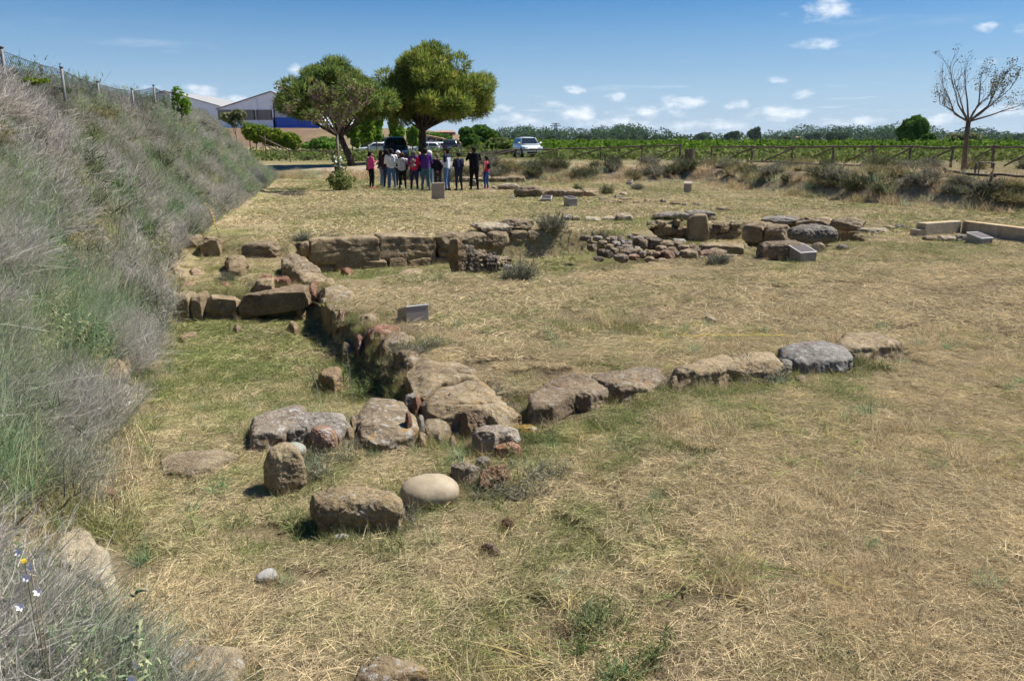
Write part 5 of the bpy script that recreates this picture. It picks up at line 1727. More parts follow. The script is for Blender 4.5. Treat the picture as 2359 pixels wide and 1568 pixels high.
    hc = {'short': [((0, -.012, .935), (0, .004, .95), .054, .052), ((0, -.022, .905), (0, -.018, .94), .044, .05)],
          'bob': [((0, -.012, .935), (0, .004, .952), .058, .055), ((-.025, -.02, .88), (-.02, -.015, .94), .04, .048), ((.025, -.02, .88), (.02, -.015, .94), .04, .048)],
          'long': [((0, -.012, .935), (0, .004, .952), .058, .055), ((-.028, -.03, .80), (-.025, -.015, .94), .026, .046), ((.028, -.03, .80), (.025, -.015, .94), .026, .046)],
          'bun': [((0, -.010, .937), (0, .004, .948), .054, .053), ((0, -.06, .90), (0, -.05, .92), .028, .028), ((0, -.022, .905), (0, -.018, .94), .044, .05)],
          'tail': [((0, -.010, .937), (0, .004, .948), .054, .053), ((.01, -.062, .85), (0, -.05, .93), .018, .026), ((0, -.022, .905), (0, -.018, .94), .044, .05)],
          'cap': [((0, -.006, .94), (0, .006, .952), .057, .053), ((-.02, .05, .945), (.02, .05, .945), .016, .016), ((0, .06, .944), (0, .075, .942), .018, .012)],
          'bald': [((0, -.03, .90), (0, -.028, .92), .036, .036)]}[hairstyle]
    blob_obj('cap' if hairstyle == 'cap' else 'hair', hc, cl(hair), root, .014, H, 1)
    if extra:
        extra(root, H)
    root.scale = (1.1, 1.1, 1.0)
    return root


def bag(side, z, c, w=.05, y=-.03):
    def f(root, H):
        b = link('bag', None, root)
        o = blob_obj('pouch', [((side * .125, y - .02, z - w), (side * .125, y + .05, z - w), .035, .035), ((side * .125, y - .02, z + w), (side * .125, y + .05, z + w), .03, .03), ((side * .125, y + .01, z - w), (side * .125, y + .01, z + w), .04, .036)], cl(c), b, .018, H, 2)
        m = MB()
        pts = [(side * .125, y, z + w), (side * .10, -.066, .72), (side * .03, -.066, .80), (-side * .07, -.03, .842), (-side * .09, .04, .80), (-side * .02, .075, .70), (side * .10, .06, z + w)]
        m.tube([tuple(q * H for q in p) for p in pts], .009 * H, 6)
        m.build('strap', cl(c), b, True)
    return f


def backpack(c, z=.70, w=.045, h=.075):
    def f(root, H):
        b = link('backpack', None, root)
        blob_obj('sack', [((-w, -.09, z - h), (w, -.09, z - h), .036, .036), ((-w, -.085, z + h * .6), (w, -.085, z + h * .6), .03, .03), ((0, -.095, z - h), (0, -.09, z + h), .042, .032)], cl(c), b, .018, H, 2)
        for s in (-1, 1):
            m = MB()
            m.tube([tuple(q * H for q in p) for p in [(s * .05, -.08, z + h), (s * .07, -.03, .845), (s * .07, .05, .80), (s * .075, .055, .70), (s * .06, -.05, z - h)]], .008 * H, 6)
            m.build('strap', cl(c), b, True)
    return f


def camera_held(root, H):
    m = MB()
    m.box((0, .17 * H, .87 * H), (.075 * H, .03 * H, .05 * H))
    m.tube([(0, .18 * H, .87 * H), (0, .215 * H, .87 * H)], .02 * H, 10)
    m.build('hand_camera', cl((.02, .02, .02)), root)


def shawl(c):
    def f(root, H):
        blob_obj('shawl', [((-.09, -.05, .82), (-.14, -.03, .60), .03, .034), ((-.14, -.03, .60), (-.145, -.03, .50), .04, .03)], cl(c), root, .02, H, 2)
    return f


def both(*fs):
    def f(root, H):
        for q in fs:
            q(root, H)
    return f


BLACK, NAVY, JEAN, DJEAN, LJEAN = (.012, .012, .014), (.018, .022, .045), (.06, .12, .25), (.025, .045, .10), (.13, .21, .33)
DKHAIR, BRHAIR, GRHAIR, WHHAIR = (.018, .013, .011), (.06, .028, .018), (.10, .10, .105), (.55, .54, .52)
R_ = math.radians
person(240, 262, 872, 'person in pink t-shirt and black trousers with grey shawl, red shoes', (.62, .07, .25), BLACK, (.5, .05, .04), DKHAIR, R_(-55), 'phone', 'short', 'bun', 1.05, extra=both(shawl((.22, .21, .20)), bag(-1, .56, (.12, .11, .10))))
person(412, 240, 846, 'person with long dark hair in navy jacket and pale jeans', NAVY, LJEAN, (.10, .09, .08), DKHAIR, R_(-65), 'phone', 'long', 'long', .95, extra=bag(-1, .56, (.10, .055, .03)), dY=.6)
person(497, 226, 866, 'person in maroon top and dark jeans half behind the white shirt', (.05, .018, .028), DJEAN, (.05, .05, .05), DKHAIR, R_(-20), 'down', 'long', 'long', .95, dY=.5)
person(572, 213, 880, 'man seen from behind in white shirt and jeans with black strap', (.68, .66, .68), JEAN, (.25, .25, .25), DKHAIR, R_(12), 'fold', 'long', 'short', 1.05, extra=bag(1, .55, BLACK, .035))
person(692, 250, 872, 'person in white cap and dark clothes behind the grey hoodie', (.02, .022, .03), (.02, .03, .05), (.3, .3, .3), (.6, .6, .58), R_(140), 'fold', 'long', 'cap', 1.0, dY=1.2)
person(752, 284, 890, 'person in pale grey hoodie with hands on hips and black trousers', (.46, .48, .52), BLACK, (.08, .08, .08), BRHAIR, R_(0), 'hips', 'long', 'bob', 1.08, extra=bag(1, .62, (.015, .016, .02), .06, -.05), hood=(.46, .48, .52))
person(945, 252, 902, 'person with grey curly hair, purple and red jacket and patterned backpack', (.50, .02, .055), (.018, .028, .075), (.45, .46, .48), GRHAIR, R_(-8), 'fold', 'long', 'bob', 1.08, extra=both(backpack((.22, .17, .16)), lambda r, H: blob_obj('scarf', [((-.07, -.03, .84), (.07, -.03, .84), .035, .035), ((-.10, -.02, .80), (-.12, 0, .66), .042, .036)], cl((.14, .04, .24)), r, .02, H, 2)))
person(1035, 272, 835, 'bald man with glasses half hidden beside the purple sweater', (.03, .035, .045), JEAN, (.15, .15, .16), (.12, .09, .07), R_(165), 'fold', 'long', 'bald', 1.0, dY=1.6)
person(1132, 206, 900, 'tall man seen from behind in purple sweater and faded teal jeans', (.085, .03, .18), (.055, .12, .16), (.03, .03, .03), DKHAIR, R_(4), 'fold', 'long', 'short', 1.08, extra=bag(-1, .53, (.02, .016, .03), .05))
person(1200, 248, 890, 'white-haired person in dark coat behind the purple sweater', (.04, .05, .07), LJEAN, (.4, .4, .4), WHHAIR, R_(40), 'down', 'long', 'bob', 1.0, dY=.8)
person(1335, 300, 892, 'person in black speckled blouse with hands clasped behind', (.022, .022, .026), (.055, .055, .062), (.04, .04, .04), (.14, .115, .085), R_(2), 'behind', 'long', 'tail', 1.18, extra=lambda r, H: MB.build((lambda m: (m.box((0, -.115 * H, .53 * H), (.05 * H, .02 * H, .03 * H)), m)[1])(MB()), 'purse', cl((.17, .05, .28)), r))
person(1487, 208, 906, 'bearded man in navy and grey sweater looking towards the group', (.42, .46, .56), (.085, .15, .27), (.03, .03, .035), DKHAIR, R_(70), 'fold', 'long', 'short', 1.02, extra=lambda r, H: (blob_obj('yoke', [((-.105, -.006, .80), (.105, -.006, .80), .05, .05), ((-.112, -.01, .79), (-.125, -.012, .70), .043, .036), ((.112, -.01, .79), (.125, -.012, .70), .043, .036)], cl((.015, .018, .045)), r, .018, H, 2), blob_obj('beard', [((0, .03, .885), (0, .04, .895), .03, .03)], cl(DKHAIR), r, .014, H, 1)))
person(1680, 282, 900, 'man in navy jacket and dark cap with folded arms', (.014, .017, .045), (.022, .032, .048), (.02, .02, .02), (.012, .012, .016), R_(35), 'fold', 'long', 'cap', 1.12)
person(1935, 184, 898, 'tall man all in black with hood taking a picture', (.008, .009, .014), (.008, .008, .01), (.02, .02, .025), DKHAIR, R_(18), 'camera', 'long', 'short', 1.08, extra=camera_held, hood=(.008, .009, .014))
person(2132, 340, 882, 'girl in coral sleeveless top and jeans with black backpack', (.60, .06, .12), (.035, .07, .19), (.5, .12, .28), DKHAIR, R_(62), 'down', 'none', 'bun', .95, extra=backpack(BLACK, .71, .035, .06))
person(762, 985, 1300, 'man in white and navy sweater behind the flowering tree', (.5, .5, .52), NAVY, (.05, .05, .05), DKHAIR, R_(-120), 'fold', 'long', 'short', 1.0, dY=.6, fr='Z2')

bpy.context.view_layer.update()
dg = bpy.context.evaluated_depsgraph_get()
for (o, extra) in PENDING:
    me = bpy.data.meshes.new_from_object(o.evaluated_get(dg))
    o.modifiers.clear()
    old = o.data
    o.data = me
    me.name = old.name
    for p in me.polygons:
        p.use_smooth = True
    if extra:
        bm = bmesh.new()
        bm.from_mesh(me)
        for c in extra:
            v, f = tc(c[0], c[1], c[2], c[3], c[4])
            vs = [bm.verts.new(p) for p in v]
            for q in f:
                fc = bm.faces.new([vs[i] for i in q])
                fc.smooth = True
        bm.to_mesh(me)
        bm.free()

# ------------------------------------------------------------------ information boxes, concrete wall, string
M_STEEL = simple_mat('brushed_grey_metal', (.27, .245, .225), .5, .3, .08, 20)
M_CONC = simple_mat('pale_concrete', (.30, .255, .21), .9, 0, .18, 4, .3)
M_PANEL = simple_mat('dark_print_panel', (.035, .022, .024), .55, 0, .5, 40, 0, .3)
M_TRIM = simple_mat('white_panel_edge', (.48, .47, .46), .5)


def info_box(fr, xl, xr, yt, yb, label, yaw=0.0, slope=.35, dep=None, Y=None, panel=True, z=0.0, pan_h=None):
    """a slanted metal lectern box: front lower than back, dark printed panel on the slope"""
    g = on_z(.5 * (xl + xr), yb, fr, z) if Y is None else at_y(.5 * (xl + xr), yb, fr, Y)
    m = np.linalg.norm(at_y(xr, yb, fr, g[1]) - at_y(xl, yb, fr, g[1]))
    hb = at_y(.5 * (xl + xr), yt, fr, g[1])[2] - g[2]
    w, d = m * .78, (dep or m * .75) * .85
    hf = hb * (1 - slope)
    if slope < 0:
        hf, hb = hb, hb * (1 + slope)
    o = thing('information_box', label, 'information box', (g[0], g[1] + d / 2, min(g[2], hz(g[0], g[1])) - .02), yaw)
    b = MB()
    e = .02
    dd = Vector((0, -d / 2, 0))
    b.hexa([Vector(p) + dd for p in [(-w / 2, 0, 0), (w / 2, 0, 0), (w / 2, d, 0), (-w / 2, d, 0), (-w / 2, 0, hf + e), (w / 2, 0, hf + e), (w / 2, d, hb + e), (-w / 2, d, hb + e)]])
    b.build('casing', M_CONC if not panel else M_STEEL, o)
    t = .018
    n = Vector((0, -(hb - hf), d)).normalized()
    if panel:
        q = MB()
        k = .05 * w
        c = [Vector((-w / 2 - .008, -.008, hf + e)), Vector((w / 2 + .008, -.008, hf + e)), Vector((w / 2 + .008, d + .008, hb + e)), Vector((-w / 2 - .008, d + .008, hb + e))]
        c = [p + dd for p in c]
        q.hexa([p + n * .003 for p in c] + [p + n * t for p in c])
        fr_ = q.build('panel_frame', M_TRIM, o)
        q = MB()
        ctr = sum(c, Vector()) / 4
        ci = [ctr + (p - ctr) * .88 for p in c]
        q.hexa([p + n * (t - .004) for p in ci] + [p + n * (t + .004) for p in ci])
        q.build('print', M_PANEL, fr_)
    return o


info_box('Z5', 2060, 2315, 782, 918, 'slanted grey information box beside the diagonal wall', R_(30), -.5, .34, z=.0)
info_box('Z7', 1505, 1708, 462, 585, 'low information box with dark panel leaning on the dark boulder', R_(22), .4, .42, z=0)
info_box('Y8', 1755, 1998, 548, 680, 'information box with dark panel before the concrete wall', R_(22), .4, .42, z=0)
info_box('Z3', 770, 875, 828, 914, 'slanted metal box right of the low dark-topped box in the far lawn', R_(28), .2, .4, z=0)
info_box('Z3', 558, 672, 826, 872, 'low dark-topped information box near the far blocks', R_(-8), .45, .5, z=0)
info_box('Z3', 1298, 1356, 688, 726, 'small slanted box below the far scrub bank', R_(-20), .3, .3, z=0)
info_box('Z3', 1785, 1868, 692, 790, 'grey upright stele on the far lawn', R_(-14), .18, .25, z=0, panel=False)
# the stele nearest the visitors, a thick upright plate
g = on_z(1338, 1050, 'Y7', 0)
o = thing('stone_stele', 'pale upright stone plate in front of the visitors', 'stele', (g[0], g[1], -.03), R_(6))
wd = np.linalg.norm(at_y(1447, 1050, 'Y7', g[1]) - at_y(1230, 1050, 'Y7', g[1]))
ht = at_y(1338, 790, 'Y7', g[1])[2] - g[2] + .05
m = MB()
m.hexa([(-wd / 2, 0, 0), (wd / 2, 0, 0), (wd / 2, .16, 0), (-wd / 2, .16, 0), (-wd / 2, 0, ht * .97), (wd / 2, 0, ht), (wd / 2, .16, ht), (-wd / 2, .16, ht * .97)])
pl = m.build('plate', M_CONC, o)
m = MB()
m.box((0, .08, .05), (wd + .02, .2, .08))
m.build('foot', M_CONC, o)
bmod = pl.modifiers.new('edge', 'BEVEL')
bmod.width = .02
bmod.segments = 2
# small concrete block between the visitors
g = on_z(1905, 850, 'Y7', 0)
tag(block('stone_block', 'Y7', 1845, 1965, 745, 850, None, .4, zg=0, n=8, amp=.02, col=(.40, .37, .33), lich=.2), 'squared grey block standing behind the man in black', 'stone block')

# concrete corner wall, ochre along its top
M_CW, nt, out = new_mat('stained_concrete')
N = NT(nt)
p = N.n('ShaderNodeTexCoord').outputs['Object']
geo = N.n('ShaderNodeNewGeometry')
sep = N.n('ShaderNodeSeparateXYZ')
nt.links.new(p, sep.inputs[0])
mp = N.n('ShaderNodeMapping')
nt.links.new(p, mp.inputs[0])
mp.inputs['Scale'].default_value = (1, 1, .15)
streak = N.noise(mp.outputs[0], 5, 5, .6)
och = N.ramp(N.math('ADD', sep.outputs['Z'], N.math('MULTIPLY', N.math('SUBTRACT', streak, .5), .25)), .25, .34)
c = N.mix(N.ramp(N.noise(p, 6, 5, .65), .3, .7), (.28, .235, .165), (.41, .35, .25))
c = N.mix(N.math('MULTIPLY', N.ramp(streak, .5, .68), .6), c, (.17, .14, .09))
c = N.mix(N.math('MULTIPLY', och, .75), c, (.34, .20, .05))
b = N.n('ShaderNodeBsdfPrincipled', Roughness=.9)
N.set(b.inputs['Base Color'], c)
bp = N.n('ShaderNodeBump', Strength=.4, Distance=.02)
N.set(bp.inputs['Height'], N.noise(p, 30, 4, .7))
nt.links.new(bp.outputs[0], b.inputs['Normal'])
nt.links.new(b.outputs[0], out.inputs[0])
ca = at_y(1612, 510, 'Y8', 18.6)
cb = on_z(2900, 720, 'Y8', 0.0)
cc = at_y(1190, 488, 'Y8', 18.05)
o = tag(thing('concrete_wall', 'pale stained concrete corner wall on the right lawn', 'wall', (ca[0], ca[1], 0)), kind='thing')


def wall_run(a, b_, h, th, name, z0=-.05, ext=0.0):
    a, b_ = Vector(a), Vector(b_)
    d = (b_ - a).normalized()
    nn = Vector((-d.y, d.x, 0)) * th
    q = MB()
    P = [a - d * ext, b_, b_ + nn, a - d * ext + nn]
    nseg = max(2, int((b_ - a).length / .5))
    q.hexa([(v.x, v.y, z0) for v in P] + [(v.x, v.y, h) for v in P])
    w_ = q.build(name, M_CW, o)
    bv = w_.modifiers.new('edge', 'BEVEL')
    bv.width = .015
    bv.segments = 2
    return w_


wall_run((cc[0] - ca[0], cc[1] - ca[1], 0), (0, 0, 0), .29, .24, 'wall_run')
wall_run((.002, .0, 0), (cb[0] - ca[0], cb[1] - ca[1], 0), .292, .24, 'wall_run')
q = MB()
v0 = Vector((cc[0] - ca[0], cc[1] - ca[1], 0))
q.box((v0.x - .1, v0.y + .1, .08), (.22, .26, .14), 0, Matrix.Rotation(.3, 3, 'Z'))
q.build('footing', M_CW, o)

# yellow string
m = MB()
pts = []
for k in range(14):
    g = on_ground(1558 + k * 19, 784 + 1.0 * math.sin(k * 1.1), 'D')
    pts.append((g[0], g[1], g[2] + .06 + .01 * math.sin(k * 2.1)))
m.tube(pts, .0035, 6)
tag(m.build('string', simple_mat('yellow_string', (.65, .55, .04), .6), None, True), 'thin yellow string stretched over the lawn towards the grey block', 'string')

# sandy path between the low rail and the far fence
M_SAND, nt, out = new_mat('packed_sand')
N = NT(nt)
p = N.n('ShaderNodeTexCoord').outputs['Object']
c = N.mix(N.ramp(N.noise(p, 3, 6, .7), .3, .7), (.33, .26, .175), (.46, .375, .265))
c = N.mix(N.ramp(N.noise(p, .9, 5, .65), .5, .66, 0, .6), c, (.24, .21, .12))
b = N.n('ShaderNodeBsdfDiffuse', Roughness=.9)
nt.links.new(c, b.inputs['Color'])
nt.links.new(b.outputs[0], out.inputs[0])
ctr = np.array([(32, 14.5), (22, 21.5), (18.8, 26.2), (16.6, 31), (15.0, 37), (14.2, 43), (11.5, 46.4), (4, 47.6), (-4, 48.6), (-14, 51)], float)
tt = np.linspace(0, len(ctr) - 1.001, 90)
cp = np.array([ctr[int(a)] + (ctr[int(a) + 1] - ctr[int(a)]) * (a % 1) for a in tt])
dr = unit(np.gradient(cp, axis=0))
nr_ = np.stack([-dr[:, 1], dr[:, 0]], 1)
V = []
for i in range(len(cp)):
    for f in np.linspace(-1, 1, 7):
        wd_ = 1.25 + .25 * math.sin(i * .7) + .12 * rng.normal() * (abs(f) > .9)
        q = cp[i] + nr_[i] * f * wd_
        V.append((q[0], q[1], hz(q[0], q[1]) + .012 - .03 * (abs(f) > .9)))
F = [(i * 7 + k, i * 7 + k + 1, (i + 1) * 7 + k + 1, (i + 1) * 7 + k) for i in range(len(cp) - 1) for k in range(6)]
tag(link('path', np_mesh('path', V, F, [M_SAND], True)), 'sandy path behind the low log rail', None, None, 'structure')

# ------------------------------------------------------------------ log rail fences
LOGV = {}


def log(name, a, b_, r, parent, seed):
    a, b_ = Vector(a), Vector(b_)
    rr = random.Random(seed)
    m = MB()
    n = 5
    o0 = parent.location
    pts = []
    for k in range(n):
        t = k / (n - 1)
        q = a.lerp(b_, t)
        s = .5 * r if 0 < k < n - 1 else 0
        pts.append(q - o0 + Vector((rr.uniform(-s, s), rr.uniform(-s, s), rr.uniform(-s, s))))
    m.tube(pts, [r * rr.uniform(.85, 1.12) for _ in range(n)], 7, wob=.2, seed=seed)
    return m.build(name, M_POST, parent, True)


def fence(label, posts, rail=True, brace=True, r=.068, group=None, skip=(), railtop=.0, frame='Z4', bot=None):
    """posts: list of (frame, x, y_top, depth)"""
    P = []
    for (fr, x, yt, Y) in posts:
        t = at_y(x, yt, fr, Y)
        P.append((Vector(t), hz(t[0], t[1])))
    o = thing('rail_fence', label, 'fence', tuple(Vector((P[0][0].x, P[0][0].y, P[0][1]))), 0, group)
    for k, (t, zb) in enumerate(P):
        log('post', (t.x, t.y, zb - .05), (t.x, t.y, t.z + .03), r, o, k + len(label))
    for k in range(len(P) - 1):
        if k in skip:
            continue
        a, b_ = P[k][0], P[k + 1][0]
        d = (b_ - a).normalized()
        dz = Vector((0, -.07, -.05 - .03 * (k % 2)))
        log('rail', a + dz - d * .12, b_ + dz + d * .12, r * .85, o, k * 3 + 1)
        if brace:
            mid = a.lerp(b_, .30)
            log('brace', b_ + Vector((0, .07, -.14)), (mid.x, mid.y + .07, hz(mid.x, mid.y) + .12), r * .75, o, k * 5 + 2)
    return o


fence('far rail fence of grey logs in front of the silver car', [('Z3', 25, 465, 68), ('Z3', 352, 420, 66), ('Z3', 705, 410, 63), ('Z3', 1080, 400, 60), ('Z3', 1435, 386, 57), ('Z3', 1762, 378, 54.5)])
fence('long far rail fence of grey logs right of the litter bin', [('Z3', 2035, 395, 53), ('Z4', 215, 748, 51.5), ('Z4', 530, 752, 50), ('Z4', 855, 746, 48.5), ('Z4', 1165, 748, 47), ('Z4', 1458, 745, 45.5), ('Z4', 1790, 754, 44), ('Z4', 2115, 745, 42.5), ('Z4', 2460, 752, 41)])
fence('low log kerb rail along the top of the right bank', [('Z4', 180, 862, 43.5), ('Z4', 465, 868, 40.6), ('Z4', 752, 880, 37.9), ('Z4', 1068, 893, 35.5), ('Z4', 1370, 906, 32.5), ('Z4', 1722, 926, 28.4), ('Z4', 2092, 962, 25.6), ('Z4', 2460, 978, 23.4)], brace=False, r=.05)
fence('log rail fence behind the visitors beside the leaning pine', [('Z2', 338, 985, 64), ('Z2', 705, 985, 64), ], r=.05)
fence('rail fence of grey logs behind the tall man in black', [('Z2', 1555, 990, 66), ('Z2', 1905, 1012, 65), ('Z2', 2285, 965, 66)], r=.05)
# stair rail coming down the far end of the bank
t0, t1 = at_y(75, 862, 'Z2', 58), at_y(338, 990, 'Z2', 64)
o = thing('handrail', 'wooden handrail sloping down the far end of the scrub bank', 'handrail', tuple(t1 - np.array([0, 0, 1.0])))
log('rail', t0, t1, .05, o, 3)
log('rail', t0 - np.array([-.3, 0, .55]), t1 - np.array([0, 0, .5]), .045, o, 4)
log('post', (t0[0] + .4, t0[1], t0[2] - 1.3), (t0[0] + .4, t0[1], t0[2]), .05, o, 5)
# small gate frame by the bare tree
t = at_y(1985, 880, 'Z4', 27.0)
o = thing('gate_frame', 'small wooden frame of three posts beside the bare tree', 'gate frame', (t[0], t[1], hz(t[0], t[1])))
for k, (x, yt) in enumerate(((1972, 880), (2000, 878), (2112, 884))):
    q = at_y(x, yt, 'Z4', 27.0 + .3 * k)
    log('post', (q[0], q[1], hz(q[0], q[1]) - .05), q, .03, o, 30 + k)
a, b_ = at_y(1985, 880, 'Z4', 27.1), at_y(2112, 886, 'Z4', 27.6)
log('rail', a, b_, .028, o, 40)
# litter bin of slats
t = at_y(1842, 430, 'Z3', 54)
o = thing('litter_bin', 'dark slatted wooden litter bin between the two fences', 'litter bin', (t[0], t[1], hz(t[0], t[1])))
hb = t[2] - hz(t[0], t[1]) + .05
for k in range(12):
    a = k * math.pi / 6
    m = MB()
    m.box((.3 * math.cos(a), .3 * math.sin(a), hb * .5 + .05), (.03, .14, hb), 0, Matrix.Rotation(a, 3, 'Z'))
    m.build('slat', M_POST, o)
m = MB()
m.tube([(0, 0, .05), (0, 0, hb)], .27, 12)
m.build('liner', simple_mat('dark_liner', (.02, .02, .02), .7), o)
m = MB()
m.tube([(.28, 0, hb * .9), (.4, 0, hb + .35)], .025, 6)
m.build('handle', M_POST, o)

# ------------------------------------------------------------------ chain-link fence on the bank crest
M_GALV = simple_mat('galvanised_steel', (.12, .125, .135), .6, .2, .1, 8)
fz = 3.55
FP = []
for (fr, x, yt, Y) in [('Z1', -190, 150, 11.5), ('Z1', 12, 200, 13.8), ('Z1', 482, 352, 16.8), ('Z1', 765, 460, 19.8), ('Z1', 1035, 515, 22.8), ('Z1', 1205, 485, 25.8), ('Z1', 1330, 540, 29.5)]:
    FP.append(Vector(at_y(x, yt, fr, Y)))
o = thing('wire_fence', 'galvanised wire mesh fence with steel posts on the bank crest', 'fence', (FP[1].x, FP[1].y, hz(FP[1].x, FP[1].y)))
o0 = o.location.copy()
for k, t in enumerate(FP):
    m = MB()
    zb = hz(t.x, t.y) - .2
    m.tube([Vector((t.x, t.y, zb)) - o0, Vector((t.x, t.y, t.z + .04)) - o0], .03, 8)
    po = m.build('post', M_GALV, o, True)
    m = MB()
    m.tube([Vector((t.x, t.y, t.z + .045)) - o0, Vector((t.x, t.y, t.z + .07)) - o0], .042, 8)
    m.build('cap', M_GALV, po, True)
for k in range(len(FP) - 1):
    a, b_ = FP[k] - o0, FP[k + 1] - o0
    L = (b_ - a).length
    m = MB()
    pitch = .11
    nz = 13
    nn = int(L / pitch)
    ha = a.z - (hz(FP[k].x, FP[k].y) - o0.z) - .05
    for i in range(-nz, nn + 1):
        for sg in (1, -1):
            s0 = i * pitch if sg == 1 else (i + nz) * pitch
            t0_, t1_ = 0.0, nz * pitch
            # clip the slanted wire to the bay
            lo, hi_ = 0.0, nz * pitch
            if sg == 1:
                lo, hi_ = max(lo, -s0), min(hi_, L - s0)
            else:
                lo, hi_ = max(lo, s0 - L), min(hi_, s0)
            if hi_ - lo < .03:
                continue
            pts = []
            for tt in (lo, hi_):
                s = s0 + sg * tt
                q = a.lerp(b_, s / L)
                pts.append(q + Vector((0, 0, -1.45 + tt)))
            m.tube(pts, .0035, 3, cap=False)
    ms = m.build('mesh_panel', M_GALV, o)
    ms['kind'] = 'stuff'
    m = MB()
    m.tube([a, a.lerp(b_, .5) + Vector((0, 0, -.03)), b_], .008, 5)
    m.build('top_wire', M_GALV, o, True)

# ------------------------------------------------------------------ cars
def paint(name, c, metal=.4):
    return simple_mat(name, c, .3, metal, .03, 3, 0, .5, .6)


M_GLASS = simple_mat('car_glass', (.015, .02, .024), .08, 0, .1, 3, 0, .8)
M_TYRE = simple_mat('tyre_rubber', (.02, .02, .02), .85)
M_RIM = simple_mat('alloy_rim', (.45, .45, .46), .35, .8)
M_LAMP = simple_mat('lamp_glass', (.62, .66, .70), .15, .2, .1, 3, 0, .8)
M_TAIL = simple_mat('tail_lamp', (.35, .02, .02), .25)
M_BLACKP = simple_mat('black_plastic', (.02, .02, .022), .6)
M_PLATE = simple_mat('number_plate', (.65, .65, .62), .5)


def loft(sections):
    """sections: (x, [(y, z) ...]) half outlines from the sill up to the middle of the top; mirrored"""
    V, F = [], []
    n = len(sections[0][1])
    for x, pts in sections:
        ring = [(x, y, z) for y, z in pts] + [(x, -y, z) for y, z in reversed(pts)]
        V += ring
    m = 2 * n
    for i in range(len(sections) - 1):
        for k in range(m):
            F.append((i * m + k, (i + 1) * m + k, (i + 1) * m + (k + 1) % m, i * m + (k + 1) % m))
    F.append(tuple(range(m)))
    F.append(tuple((len(sections) - 1) * m + k for k in range(m - 1, -1, -1)))
    return V, F


